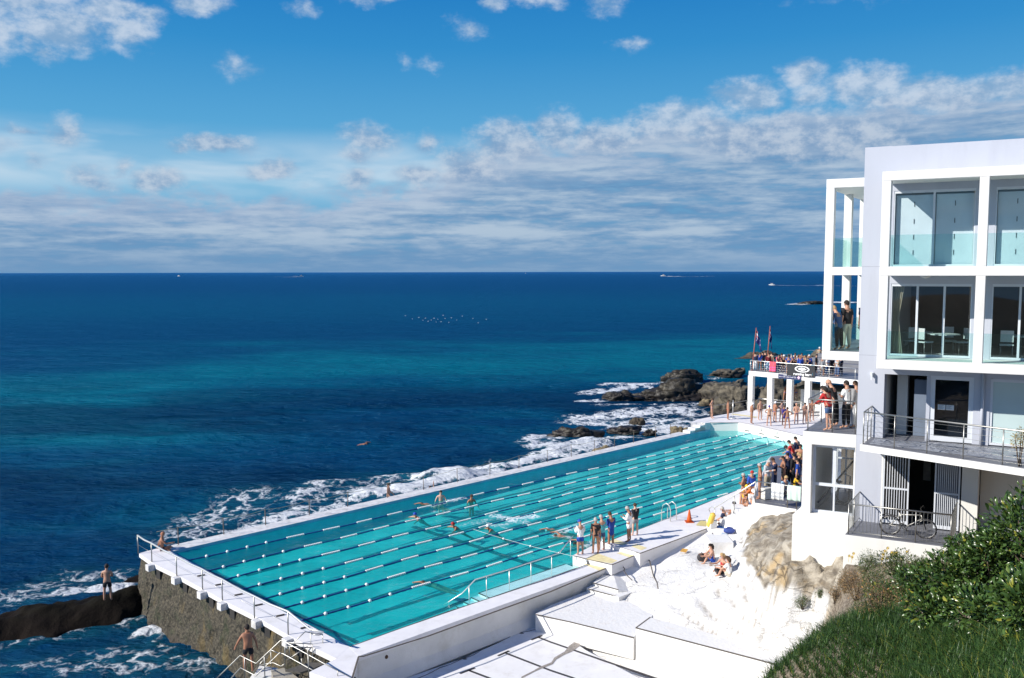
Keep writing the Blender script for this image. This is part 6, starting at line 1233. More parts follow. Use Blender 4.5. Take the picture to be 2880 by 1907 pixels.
# spectators on the balconies
def bal(a, b, z, pose, fc, lab, **k): q = Bq(a, b); return person(pose, (q[0], q[1], z), fc, lab, **k)
bal(-1.12, .55, 7.915, 'rail', -40, 'dark haired spectator in a red jumper and blue skirt on the middle balcony', top=('long', 'red'), bottom=('shorts', 'denim'), hair=('long_hair', 'dkhair'), h=1.68)
bal(-1.1, 1.5, 7.915, 'rail', -45, 'bald spectator in a black shirt on the middle balcony', top=('tee', 'black'), bottom=('pants', 'black'), hair=('bald', 'skin'), h=1.82)
bal(-.62, 1.3, 7.915, 'fold', -35, 'spectator in a white shirt and black trousers on the middle balcony', top=('tee', 'white'), bottom=('pants', 'black'), h=1.8)
bal(-.34, 1.5, 7.915, 'stand', -35, 'spectator in a grey top and pale trousers on the middle balcony', top=('long', 'grey'), bottom=('pants', 'lgrey'), hair=('hair', 'brown'), h=1.78)
bal(-.12, 1.9, 7.915, 'fold', -30, 'tanned spectator with dark clothing next to the lavender wall, middle balcony', skin='tan', top=('vest', 'maroon'), bottom=('pants', 'black'), h=1.76)
bal(-.93, 1.0, 10.945, 'rail', -30, 'blond spectator in a blue jumper in the open white frame', top=('coat', 'denim'), bottom=('pants', 'black'), hair=('hair', 'blond'), h=1.68)
bal(-.74, 1.5, 10.945, 'stand', -20, 'spectator in a black T-shirt and beige trousers in the open white frame', top=('tee', 'black'), bottom=('pants', 'beige'), h=1.82)
bal(-.2, 1.9, 10.945, 'stand', -25, 'spectator in a navy shirt and white shorts in the open white frame', top=('tee', 'navy'), bottom=('shorts', 'white'), h=1.82)
# ================================================================== club terrace at the far end
TZ = 4.35
ta, tb_ = V2(at(2106, 1043, TZ)), V2(at(2330, 1062, TZ)); td = (tb_-ta)/np.linalg.norm(tb_-ta); tn = np.array([-td[1], td[0]]); tL = np.linalg.norm(tb_-ta)
def tq(s, n): return ta+td*s+tn*n
ter = empty('club_terrace', (*ta, .6), 'white flat roofed terrace on square columns, crowded with spectators', 'terrace')
def tp_(name, pts, z0, z1, m_, bev=0): q = MB(); q.prism([tuple(tq(*p)) for p in pts], z0, z1); return local(ter, q).build(name, m_, ter, bev)
tp_('roof_beam', [(0, 0), (tL+6, 0), (tL+6, .4), (0, .4)], TZ-.46, TZ, M['white']); tp_('terrace_slab', [(0, .4), (tL+6, .4), (tL+6, 13), (0, 13)], TZ-.4, TZ-.004, M['cream'])
q = MB(); q.prism([tuple(tq(*p)) for p in [(.05, .1), (tL+6, .1), (tL+6, 12.9), (.05, 12.9)]], TZ-.003, TZ+.008); local(ter, q).build('terrace_paving', M['floorgrey'], ter)
ppm = F/ta[1]
for px in (2112, 2166.5, 2221, 2272, 2316):
    s = min(np.linspace(0, tL+2, 600), key=lambda k: abs(proj((*tq(k, .2), 2.5))[0]-px)); tp_('column', [(s-.24, .02), (s+.24, .02), (s+.24, .5), (s-.24, .5)], .4, TZ-.46, M['white'])
for k in range(4): tp_('seating_step', [(tL*.36, 5.5+k*1.1), (tL+4, 5.5+k*1.1), (tL+4, 6.6+k*1.1), (tL*.36, 6.6+k*1.1)], TZ, TZ+.3*(k+1), M['floorgrey'])
def rail3(name, P_, h, label, posts=None, r=.03, m_=None, wires=4, z_off=0., cat='railing'):
    e_ = empty(name, P_[0], label, cat); m_ = m_ or M['steel']; q = MB(); q.tube([(p[0], p[1], p[2]+h) for p in P_], r, 8); local(e_, q).build('top_rail', m_, e_)
    for p in (posts or P_): q = MB(); q.tube([(p[0], p[1], p[2]), (p[0], p[1], p[2]+h)], r*.8, 6); local(e_, q).build('post', m_, e_)
    if wires:
        q = MB()
        for k in range(wires): zz = .12+(h-.2)*k/max(1, wires); q.tube([(p[0], p[1], p[2]+zz) for p in P_], .007, 4)
        local(e_, q).build('cable', m_, e_)
    return e_
P3 = lambda s, n, z=TZ: (*tq(s, n), z)
m_rail = M['chrome']
rail3('terrace_railing', [P3(0.1, 9), P3(.1, .12), P3(tL*.2, .12), P3(tL*.5, .12), P3(tL*.78, .12), P3(tL*1., .12), P3(tL*1.3, .12)], 1.0, 'pale railing along the front of the crowded club terrace', m_=m_rail)
def on_rail(px): return min(np.linspace(-.5, tL+3, 900), key=lambda k: abs(proj((*tq(k, 0), TZ+.6))[0]-px))
def tboard(name, px0, px1, zt, zb, m_, label, cat, n=-.05, sag=0., thick=.02):
    s0, s1 = on_rail(px0), on_rail(px1); q = MB(); K = 10; vs = []
    for i in range(K+1):
        t = i/K; s = s0+(s1-s0)*t; w = .03*math.sin(t*9)*(1 if sag else 0)
        for z, dn_ in ((zt-sag*math.sin(math.pi*t)*.3, 0), (zb-sag*math.sin(math.pi*t), w)): p = tq(s, n-dn_); vs.append((p[0], p[1], z))
    q.add(vs, [(2*i, 2*i+1, 2*i+3, 2*i+2) for i in range(K)]); q.v, q2 = q.v, None
    e_ = empty(name, (*tq(s0, n), zb), label, cat); o = local(e_, q).build('sheet' if cat != 'sign' else 'sign_panel', m_, e_); mo = o.modifiers.new('solid', 'SOLIDIFY'); mo.thickness = thick; mo.offset = 1; return e_, s0, s1
e_, s0, s1 = tboard('banner', 2214, 2293, TZ+.98, TZ-.1, mat('banner_black', (.02, .02, .024), .6), 'black banner with a white oval emblem and the words running bare', 'banner', sag=.02)
def textmesh(body, size, m_, parent, origin, xd, name='lettering', bold=.0, align='CENTER'):
    c = bpy.data.curves.new('t', 'FONT'); c.body = body; c.size = size; c.align_x = align; c.align_y = 'CENTER'; c.extrude = .004; c.offset = bold; o = bpy.data.objects.new('t', c); COL.objects.link(o); bpy.context.view_layer.update()
    me = bpy.data.meshes.new_from_object(o.evaluated_get(bpy.context.evaluated_depsgraph_get())); bpy.data.objects.remove(o); bpy.data.curves.remove(c); me.materials.clear()
    ob = link(name, me, m_, parent); X_ = Vector((*xd, 0)).normalized(); Z_ = Vector((0, 0, 1)); Y_ = X_.cross(Z_); o_ = Vector(origin)-Vector(parent.location); ob.matrix_local = Matrix(((X_.x, Z_.x, -Y_.x*-1, o_.x), (X_.y, Z_.y, Y_.y, o_.y), (0, 1, 0, o_.z), (0, 0, 0, 1))); return ob
m_lw = mat('sign_white', (.82, .82, .82), .6)
sm = on_rail(2257); c = tq(sm, -.11)
q = MB(); n = 40; vs = []
for k in range(n):
    a = 2*math.pi*k/n
    for rx, rz in ((.70, .30), (.56, .215)): p = tq(sm+rx*math.cos(a), -.10); vs.append((p[0], p[1], TZ+.58+rz*math.sin(a)))
q.add(vs, [(2*k, 2*((k+1) % n), 2*((k+1) % n)+1, 2*k+1) for k in range(n)])
em = [(-.46, .06), (-.3, .03), (-.22, .15), (-.12, .06), (-.1, .19), (0, .08), (.1, .19), (.12, .06), (.22, .15), (.3, .03), (.46, .06), (.3, -.09), (.1, -.12), (0, -.18), (-.1, -.12), (-.3, -.09)]
P_ = [tq(sm+x, -.10) for x, _ in em]; q.add([(p[0], p[1], TZ+.58+z) for p, (_, z) in zip(P_, em)], [(i, (i+1) % 16, 16) for i in range(16)] if False else [tuple(range(16))]); local(e_, q).build('emblem', m_lw, e_)
textmesh('running bare', .34, m_lw, e_, (*tq(sm+.05, -.105), TZ+.10), td, bold=.012)
# narrow sign on the beam
e_, s0, s1 = tboard('terrace_sign', 2190, 2254, TZ-.05, TZ-.43, mat('sign_navy', (.02, .025, .10), .5), 'narrow navy sign with white lettering and a pale badge on the terrace beam', 'sign', n=-.03)
q = MB()
for row, (z, n_, a0, a1) in enumerate(((TZ-.15, 17, .24, .78), (TZ-.30, 26, .05, .80))):
    for k in range(n_):
        if (k*7+row) % 6 == 5: continue
        s = s0+(s1-s0)*(a0+(a1-a0)*k/n_); w = (s1-s0)*(a1-a0)/n_*.62; hh = .05 if (k*5) % 4 else .07
        p0, p1 = tq(s, -.062), tq(s+w, -.062); q.add([(p0[0], p0[1], z), (p1[0], p1[1], z), (p1[0], p1[1], z+hh), (p0[0], p0[1], z+hh)], [(0, 1, 2, 3)])
local(e_, q).build('lettering', m_lw, e_)
q = MB(); sb = s0+(s1-s0)*.90; vs = []
for k in range(20): a = 2*math.pi*k/20; r_ = .13+.03*math.cos(4*a); p = tq(sb+r_*math.cos(a), -.063); vs.append((p[0], p[1], TZ-.24+r_*math.sin(a)))
q.add(vs, [tuple(range(20))]); local(e_, q).build('badge', mat('badge_pink', (.72, .5, .62), .6), e_)
# towels on the terrace rail
def towel(name, f, pts_top, drop, m_list, label, n=12, amp=.03):
    """cloth folded over a rail: pts_top two ends, drop metres"""
    a_, b_ = Vector(pts_top[0]), Vector(pts_top[1]); d = (b_-a_).normalized(); nn_ = Vector((d.y, -d.x, 0)); q = MB(); vs = []; K = 8
    rows = [(.055, -drop*.45), (.05, -.02), (0, .035), (-.05, -.02)]+[(-.05-.01*k, -drop*k/K) for k in range(1, K+1)]
    for i in range(n+1):
        for off, dz in rows:
            t = i/n; w = amp*math.sin(t*14+dz*2)*min(1, abs(dz)*2); p = a_+(b_-a_)*t+nn_*(-off+w); vs.append((p.x, p.y, p.z+dz))
    R_ = len(rows); q.add(vs, [(i*R_+j, i*R_+j+1, (i+1)*R_+j+1, (i+1)*R_+j) for i in range(n) for j in range(R_-1)], 0, True)
    if len(m_list) > 1:
        q.m = [(1 if (k // (R_-1)) % 3 == 1 or (k % (R_-1)) in (7, 9) else 0) for k in range(len(q.f))]
    o = q.build(name, m_list, None); mo = o.modifiers.new('solid', 'SOLIDIFY'); mo.thickness = .012; return tag(o, label, 'towel')
r0, r1 = on_rail(2163), on_rail(2181); towel('towel', 0, (P3(r0, .12, TZ+1.02), P3(r1, .12, TZ+1.02)), .92, [mat('towel_red', (.62, .09, .06), .9), mat('towel_pink', (.62, .10, .28), .9)], 'red and pink striped towels hanging on the terrace rail')
r0, r1 = on_rail(2281), on_rail(2290); towel('towel', 0, (P3(r0, .05, TZ+.98), P3(r1, .05, TZ+.98)), .9, [mat('towel_blue', (.02, .22, .36), .9)], 'turquoise towel hanging beside the black banner', n=6)
# flagpoles with limp flags
def flag(pb, pt, sgn, label):
    e_ = empty('flagpole', pb, label, 'flagpole', 'flagpoles on the terrace'); q = MB(); q.tube([pb, pt], [.05, .035], 8); local(e_, q).build('pole', mat('pole_red', (.36, .10, .06), .6), e_)
    pb, pt = Vector(pb), Vector(pt); q = MB(); vs = []; nx, nz = 14, 16; ax_ = (pb-pt).normalized()
    for i in range(nx+1):
        for j in range(nz+1):
            t, s = i/nx, j/nz; p = pt+ax_*(.1+1.0*s)+Vector((td[0], td[1], 0))*(t*(.55+.15*s)*sgn)+Vector((tn[0], tn[1], 0))*.11*math.sin(t*11+s*2)+Vector((0, 0, -1))*t*(1.35-.15*s); vs.append(p)
    q.add(vs, [(i*(nz+1)+j, i*(nz+1)+j+1, (i+1)*(nz+1)+j+1, (i+1)*(nz+1)+j) for i in range(nx) for j in range(nz)], 0, True)
    for k in range(len(q.f)):
        i, j = divmod(k, nz)
        if i < 6 and j < 8: q.m[k] = 1 if (abs(i*1.33-j) < 1.2 or abs((5-i)*1.33-j) < 1.2) else (2 if i in (2, 3) or j in (3, 4) else 0)
        elif (i, j) in ((9, 3), (11, 7), (9, 11), (12, 5), (3, 12)): q.m[k] = 1
    fl_ = local(e_, q).build('flag', [mat('flag_navy', (.012, .02, .13), .8), mat('flag_white', (.7, .7, .7), .8), mat('flag_red', (.5, .03, .04), .8)], e_); return e_
sA, sB = on_rail(2113), on_rail(2158)
flag((*tq(sA, .1), TZ-.3), tuple(atD(2127, 922, tq(sA, .1)[1])), 1, 'left red flagpole leaning over the terrace corner with a drooping navy flag')
_D = tq(sB, 3.2)[1]; pB = V2(atD(2156, 1020, _D)); flag((*pB, TZ), tuple(atD(2166, 917, _D)), .45, 'second red flagpole further along the terrace with a furled navy flag')
# kiosk with dark roof, notices
k0, k1 = V2(at(2251, 1150, .6)), V2(at(2340, 1158, .6)); kd = (k1-k0)/np.linalg.norm(k1-k0); kn = np.array([-kd[1], kd[0]]); kk = empty('kiosk', (*k0, .6), 'small white kiosk with a dark flat awning under the terrace', 'kiosk')
q = MB(); q.prism([tuple(k0), tuple(k0+kd*5), tuple(k0+kd*5+kn*3), tuple(k0+kn*3)], .6, 2.65); local(kk, q).build('wall', M['white'], kk)
q = MB(); q.prism([tuple(k0-kd*.25-kn*.9), tuple(k0+kd*5.2-kn*.9), tuple(k0+kd*5.2+kn*3.2), tuple(k0-kd*.25+kn*3.2)], 2.66, 2.78); local(kk, q).build('awning', mat('awning_green', (.04, .045, .03), .8), kk)
q = MB(); q.prism([tuple(k0+kd*.3-kn*.03), tuple(k0+kd*1.3-kn*.03), tuple(k0+kd*1.3-kn*.005), tuple(k0+kd*.3-kn*.005)], 1.2, 2.4); local(kk, q).build('notice_board', mat('notice_grey', (.6, .62, .66), .7, .15, 6), kk)
# rails on the far deck
def D3(px, py, z): return tuple(at(px, py, z))
rail3('ramp_railing', [D3(2132, 1150, .6), D3(2160, 1152, .6), D3(2206, 1156, .6), D3(2260, 1160, .6)], 1.0, 'white pipe railing in front of the rocks on the far deck', m_=M['chrome'], r=.04, wires=0)
rail3('ramp_railing', [D3(2145, 1172, .6), D3(2170, 1162, .6), D3(2230, 1163, .6), D3(2262, 1165, .6)], 1.02, 'lower pipe railing beside the second column and the bathers', m_=M['chrome'], r=.035, wires=1)
rail3('fence', [D3(1943, 1189, .6), D3(2005, 1170, .6), D3(2060, 1161, .6), D3(2100, 1154, .6), D3(2132, 1151, .6)], .95, 'wire fence on posts at the ocean edge of the far deck', m_=M['steel'], r=.02, wires=2, cat='fence')
mp_ = MB(); b_ = at(2061, 1176, .6); mp_.tube([b_, (b_[0], b_[1], 2.25)], .03, 6); mp_.lathe(b_, [(.3, 0), (.3, .03), (.05, .06)], 12); tag(mp_.build('marker_pole', M['chrome'], None), 'pale pole on a round foot standing on the far deck', 'pole')
# lane numbers on the far wall: number plate with a small grip below
for px, py, num in ((2108, 1197, '1'), (2159.5, 1204, '2'), (2212, 1211.5, '3')):
    p = V2(at(px, py-4, .6)); dE = (E1-D2)/np.linalg.norm(E1-D2); nE = np.array([dE[1], -dE[0]]); nE = nE if nE@(cen-p) > 0 else -nE
    s_ = (p-D2)@dE; p = D2+dE*s_+nE*.02; e_ = empty('lane_number', (*p, .3), f'dark lane number {num} and grip on the white far end wall', 'lane number', 'lane numbers on the far wall')
    textmesh(num, .34, M['black'], e_, (*(p+nE*.004), .38), dE if dE[0] > 0 else -dE, 'numeral'); q = MB(); q.box((p[0], p[1], .06), (.5, .05, .06), math.atan2(dE[1], dE[0])); local(e_, q).build('grip', M['joint'], e_)
# ================================================================== rails round the pool
# ocean-side rope fence
us = []
for px in (502, 629, 747.7, 869, 978, 1090, 1191.7, 1286, 1378, 1459, 1539, 1607, 1672, 1728, 1782, 1844, 1886):
    us.append(min(np.linspace(0, 50, 1500), key=lambda k: abs(proj((*UV(k, -.82), .0))[0]-px)))
fe = empty('rope_fence', (*UV(us[0], -.82), 0), 'row of thin posts strung with a line along the ocean wall', 'fence'); tops = []
for k, a in enumerate(us):
    p = UV(a, -.82); t_ = (p[0]+.03*math.sin(k*5), p[1], .88+.03*math.sin(k*3)); tops.append(t_); q = MB(); q.tube([(*p, -.02), t_], .024, 6); q.ball(t_, .035, 6, k=4); local(fe, q).build('post', mat('rusty_post', (.16, .12, .09), .7, .25, 9), fe)
q = MB(); pts = [(*UV(-.4, -.75), .92)]
for i in range(len(tops)-1):
    a_, b_ = Vector(tops[i]), Vector(tops[i+1]); pts += [tuple(a_.lerp(b_, t)-Vector((0, 0, .10*4*t*(1-t)))) for t in (0, .33, .66)]
q.tube(pts, .011, 4); local(fe, q).build('line', mat('rope', (.32, .31, .2), .8), fe)
def z7(x, y): return (300+x*.33784, 1440+y*.33784)
pb = [at(*z7(x, y), 0) for x, y in ((262, 345), (377, 415), (584, 530), (799, 645), (964, 735), (1231, 885), (1512, 1020))]
tp = [(p[0], p[1], .92) for p in pb]; e_ = empty('walkway_railing', pb[0], 'curved steel handrail on posts along the ocean end walkway', 'railing')
q = MB(); q.tube([tp[0]]+[tuple((Vector(tp[i])+Vector(tp[i+1]))/2-Vector((0, 0, .04))) if k else tp[i] for i in range(6) for k in (0, 1)][1:]+[tp[6], tuple(atD(872, 1770, tp[6][1]-1.1)), tuple(atD(908, 1778, tp[6][1]-1.6))], .04, 8); local(e_, q).build('top_rail', M['chrome'], e_)
for p in pb: q = MB(); q.tube([p, (p[0], p[1], .9)], .026, 6); local(e_, q).build('post', M['steel'], e_)
q = MB()
for i in range(6): q.tube([(pb[i][0], pb[i][1], .45), (pb[i+1][0], pb[i+1][1], .45)], .006, 4)
local(e_, q).build('cable', M['steel'], e_)
for x, y in ((787, 533), (938, 608), (1098, 692), (1265, 778), (1446, 866), (1650, 967)):
    c = at(*z7(x, y), 0); q = MB(); q.box((c[0], c[1], .03), (.34, .05, .05), .55); tag(q.build('deck_cleat', M['joint'], None), 'small dark cleat bolted to the ocean end walkway', 'cleat', 'dark cleats along the ocean end walkway')
# stair rails at the lower left
def z5(x, y): return (620+x*.16892, 1700+y*.16892)
def railD(name, runs, posts, label, r=.021):
    e_ = None
    for pts in runs:
        P_ = [tuple(atD(*z5(x, y), D)) for x, y, D in pts]
        if e_ is None: e_ = empty(name, P_[0], label, 'gate' if 'gate' in name else 'railing')
        q = MB(); q.tube(P_, r, 8); local(e_, q).build('rail_tube', M['steel'], e_)
    for x, y0, y1, D in posts:
        t_ = atD(*z5(x, y0), D); b_ = np.array([t_[0], t_[1], atD(*z5(x, y1), D)[2]]); q = MB(); q.tube([t_, b_], r*.85, 6); local(e_, q).build('post', M['steel'], e_)
    return e_
DL = 29.6
railD('stair_railing', [[(-60, 1230, 29.9), (0, 1170, 29.9), (330, 850, DL), (595, 985, 29.2), (1000, 600, 29.6), (1060, 615, 29.5), (1700, 970, 28.6), (2210, 1235, 27.9)], [(120, 1290, 29.9), (180, 1225, 29.9), (335, 1055, DL), (590, 1190, 29.2), (985, 805, 29.6), (1050, 825, 29.5), (1480, 1065, 28.9), (1790, 1235, 28.5)]], [(400, 880, 1320, 29.5), (730, 850, 1320, 29.4), (1070, 615, 1090, 29.5), (1460, 835, 1320, 28.9), (1950, 1100, 1320, 28.2)], 'steel stair rail with two tubes zigzagging at the lower left corner')
railD('stair_railing', [[(760, 905, 30.4), (850, 760, 30.4), (1000, 830, 30.2)], [(650, 1010, 30.4), (880, 970, 30.4), (1010, 1030, 30.2), (1070, 990, 30.1)], [(540, 1120, 30.5), (740, 900, 30.4)]], [(840, 770, 1225, 30.4), (1150, 690, 900, 30.5)], 'inner stair rail next to the rock wall behind the zigzag rail', .018)
railD('ladder_gate', [[(1090, 750, 30.6), (1410, 455, 30.9), (1490, 470, 30.9), (1690, 490, 30.9)], [(1100, 635, 30.4), (1530, 660, 30.4)], [(1500, 480, 30.9), (1560, 505, 30.6), (1640, 510, 30.6), (1700, 495, 30.9)], [(1540, 695, 30.6), (1640, 710, 30.5), (1745, 695, 30.7)], [(1110, 930, 30.2), (1450, 700, 30.4)], [(1110, 700, 30.3), (1530, 720, 30.3)]], [(1500, 470, 1060, 30.7), (1700, 490, 965, 30.8), (1530, 660, 1080, 30.3), (1450, 740, 940, 30.3), (1350, 900, 1090, 30.2)], 'tubular gate at the top of the rock stair beside the pool corner', .02)
# landing and stair of the rock stair
q = MB(); c = V2(atD(*z5(1300, 1060), 29.9)); gr_ = [V2(at(*z5(x, y), -.25)) for x, y in ((1080, 1090), (1330, 1130), (1560, 1060), (1740, 980), (1480, 960))]
q.prism([tuple(p) for p in gr_], -.32, -.25); tag(q.build('stair_landing', mat('grating', (.09, .08, .065), .7, .3, 12), None), 'dark metal grating landing behind the stair rails', 'landing')
q = MB()
for k in range(6):
    a0 = V2(atD(*z5(560-130*k, 1180), 30.2-.12*k)); q.prism([tuple(a0), tuple(a0+np.array([.75, -.2])), tuple(a0+np.array([.75, .5])), tuple(a0+np.array([0, .7]))], -3, -.92-.28*k)
tag(q.build('rock_stair', M['wallgrey'], None), 'weathered concrete stair going down to the rocks at lower left', 'stair')
q = MB(); q.prism([tuple(V2(atD(*z5(x, y), D))) for x, y, D in ((850, 1200, 29.9), (1060, 1080, 30.1), (1300, 1140, 29.3), (1300, 1300, 28.6), (900, 1300, 29.0))], -3, -.62); tag(q.build('concrete_pier', mat('pier_concrete', (.34, .31, .25), .85, .1, 2, .3, 20), None), 'tan concrete pier carrying the stair rails in the corner', 'pier')
p = atD(700, 1910, 30.4); person('walk', (p[0], p[1], -.92), -25, 'bather in black trunks walking down the rock stair, hand on the rail', 'tan', None, ('shorts', 'black'), ('hair', 'dkhair'), 1.76, .01)
# pool hand rail over the steps
def z1_(x, y): return (1050+x*.33784, 1370+y*.33784)
hz = [(585, 982, -.25), (740, 885, .15), (848, 770, .75), (1130, 685, .78), (1545, 550, .80), (1662, 408, 1.2)]
P_ = [tuple(at(*z1_(x, y), z)) for x, y, z in hz]; e_ = empty('pool_handrail', P_[2], 'slim steel handrail standing in the water beside the pool steps', 'railing'); q = MB(); q.tube(P_, .026, 8); local(e_, q).build('top_rail', M['chrome'], e_)
for x, y, z in ((797, 828, .45), (942, 745, .76), (1132, 685, .78), (1312, 625, .79), (1485, 570, .80), (1642, 432, 1.14)):
    t_ = at(*z1_(x, y), z); q = MB(); q.tube([t_, (t_[0], t_[1], -.6 if x < 1600 else .24)], .02, 6); local(e_, q).build('post', M['chrome'], e_)
# chrome ladder
def z6(x, y): return (1550+x*.33605, 1380+y*.33605)
l0, l1 = at(*z6(998, 258), .45), at(*z6(1048, 243), .45); lw = Vector((l1[0]-l0[0], l1[1]-l0[1], 0)); e_ = empty('pool_ladder', l0, 'chrome pool ladder with two hoop handles at the deck edge', 'ladder'); ind = Vector((-u[1], u[0], 0))
for b_ in (Vector(l0), Vector(l1)):
    q = MB(); q.tube([b_+ind*.0, b_+Vector((0, 0, .62)), b_+ind*.08+Vector((0, 0, .85)), b_+ind*.28+Vector((0, 0, .95)), b_+ind*.5+Vector((0, 0, .8)), b_+ind*.58+Vector((0, 0, .5)), b_+ind*.6+Vector((0, 0, -1.2))], .028, 8); local(e_, q).build('handle', M['chrome'], e_)
for z in (-.2, -.5, -.8): q = MB(); q.tube([Vector(l0)+ind*.6+Vector((0, 0, z)), Vector(l1)+ind*.6+Vector((0, 0, z))], .02, 6); local(e_, q).build('rung', M['chrome'], e_)
# traffic cone
c = at(*z6(1156, 262), .45); e_ = empty('traffic_cone', c, 'orange traffic cone on the white deck near the ladder', 'cone'); q = MB(); q.lathe((0, 0, .035), [(.15, 0), (.11, .2), (.06, .5), (.03, .64), (.02, .66)], 14); q.build('cone', mat('cone_orange', (.62, .10, .01), .5), e_); q = MB(); q.box((0, 0, .02), (.42, .42, .035)); q.build('base', mat('cone_base', (.45, .08, .01), .6), e_)
def clothflat(name, pts, z, m_, label, cat, amp=.03, zfn=None):
    P_ = [at(*q_, z) for q_ in pts]; a_, b_, c_, d_ = [np.array(p) for p in P_]; n = 12; S_, T_ = np.meshgrid(np.linspace(0, 1, n), np.linspace(0, 1, n), indexing='ij')
    G = lambda k: (a_[k]*(1-S_)+b_[k]*S_)*(1-T_)+(d_[k]*(1-S_)+c_[k]*S_)*T_
    X_, Y_ = G(0), G(1); Z_ = np.full_like(X_, z+.012)+amp*fbm(X_*5, Y_*5, o=3, s=140)
    if zfn: Z_ = np.vectorize(zfn)(X_, Y_)+.015+amp*fbm(X_*5, Y_*5, o=3, s=140)
    return tag(grid_mesh(name, X_, Y_, Z_, m_), label, cat)
clothflat('foam_mat', [z6(1212, 292), z6(1250, 252), z6(1340, 262), z6(1310, 302)], .45, mat('mat_yellow', (.62, .52, .22), .8), 'faded yellow mat lying on the deck by the rescue tube', 'mat', .02)
clothflat('towel', [z6(1385, 312), z6(1415, 268), z6(1500, 285), z6(1470, 322)], .45, mat('towel_royal', (.05, .16, .42), .9), 'blue towel spread under the grey haired person on deck', 'towel')
q = MB(); a_ = at(*z6(1318, 300), .5); b_ = np.array(a_)+np.array([.12, .25, 1.25]); b_ = at(*z6(1360, 190), 1.3); q.tube([a_, np.array(a_)*.9+np.array(b_)*.1, np.array(a_)*.1+np.array(b_)*.9, b_], [.08, .15, .15, .07], 10); tag(q.build('rescue_tube', mat('tube_yellow', (.78, .50, .08), .5), None), 'long yellow rescue tube propped against the handrail post', 'rescue tube')
c = at(*z6(1345, 308), .45); q = MB(); q.box((c[0], c[1], .62), (.42, .36, .34), .4); q.box((c[0], c[1], .82), (.45, .39, .06), .4); tag(q.build('cool_box', M['white'], None, .02), 'white cool box on the deck under the rescue tube', 'cool box')
bag = MB(); c = at(*z6(1490, 358), .45); bag.ball((c[0], c[1], .6), (.3, .22, .16), 12, k=7); bag.tube([(c[0]-.2, c[1], .68), (c[0]-.1, c[1]-.1, .82), (c[0]+.1, c[1]-.1, .82), (c[0]+.2, c[1], .68)], .02, 5); tag(bag.build('bag', mat('bag_blue', (.03, .06, .25), .8), None), 'blue bag lying on the deck behind the seated people', 'bag')
clothflat('towel', [z6(1400, 390), z6(1430, 355), z6(1480, 365), z6(1450, 402)], .45, mat('towel_pale', (.45, .55, .66), .9), 'pale blue towel crumpled beside the blue bag', 'towel')
zf_ = lambda x, y: max(gz(x, y), -.4)
clothflat('towel', [z6(1078, 512), z6(1100, 486), z6(1148, 496), z6(1128, 524)], .3, mat('towel_orange', (.62, .33, .06), .9), 'small orange cloth lying alone on the white terrace', 'cloth', .02, lambda x, y: max(gz(x, y), .3))
def rockpt(px, py):
    p = at(px, py, .5)
    for _ in range(14): p = at(px, py, gz(p[0], p[1]))
    return p
c = rockpt(*z6(1255, 590)); bag = MB(); bag.ball((c[0], c[1], c[2]+.18), (.2, .15, .2), 12, k=7); bag.tube([(c[0]-.08, c[1]-.06, c[2]+.34), (c[0], c[1]-.07, c[2]+.44), (c[0]+.08, c[1]-.06, c[2]+.34)], .018, 5); bag.box((c[0], c[1]-.14, c[2]+.16), (.2, .06, .16)); tag(bag.build('bag', M['black'], None), 'black rucksack at the feet of the half hidden sunbather', 'bag')
c = rockpt(*z6(1312, 575)); bag = MB(); bag.ball((c[0], c[1], c[2]+.18), (.17, .14, .2), 10, k=6); bag.tube([(c[0]-.1, c[1], c[2]+.4), (c[0], c[1], c[2]+.6), (c[0]+.1, c[1], c[2]+.4)], .02, 5); tag(bag.build('bag', mat('straw', (.55, .48, .3), .9, .2, 10, .4, 30), None), 'straw bag beside the black rucksack', 'bag')
for k, (x, y) in enumerate(((1345, 632), (1385, 634))):
    c = rockpt(*z6(x, y)); q = MB(); q.ball((c[0], c[1], c[2]+.04), (.14, .05, .03), 8); tag(q.build('sandal', mat('sandal_brown', (.3, .22, .16), .8), None), 'one of a pair of sandals on the white rock', 'sandal', 'pair of sandals on the white rock')
# ================================================================== pool-side terrace with stairs
t0_ = V2(at(2124, 1414, 2.5)); s_b = V2(at(2009, 1475, .45)); t_r = V2(at(2240, 1432, 2.5)); tl1 = np.array([15.4, 50.4]); tl0 = t0_+np.array([.15, 1.0])
q = MB(); q.prism([tuple(t0_), tuple(t_r), tuple(t_r+bw*16), tuple(tl1+np.array([.6, 1.2])), tuple(tl1), tuple(tl0)], -.2, 2.49); tz_ = q.build('poolside_terrace', M['white'], None); tag(tz_, 'white walled spectator terrace beside the pool stairs', 'terrace')
q = MB(); q.prism([tuple(t0_+np.array([.06, .03])), tuple(t_r+np.array([0, .04])), tuple(t_r+bw*15.9), tuple(tl1+np.array([.6, 1.1])), tuple(tl1+np.array([.08, 0])), tuple(tl0+np.array([.06, 0]))], 2.488, 2.502); q.build('terrace_paving', M['floorgrey'], tz_)
q = MB(); dv = (t0_-s_b); dl = np.linalg.norm(dv); dv /= dl; pv = np.array([-dv[1], dv[0]]); pv = pv if pv[0] > 0 else -pv
for k in range(10): a_ = s_b+dv*(dl*k/10)+pv*.1; q.prism([tuple(a_), tuple(a_+dv*(dl/10)), tuple(a_+dv*(dl/10)+pv*1.7), tuple(a_+pv*1.7)], .2, .45+2.05*(k+1)/10.5)
tag(q.build('terrace_steps', M['white'], None), 'white steps from the deck up to the spectator terrace', 'steps')
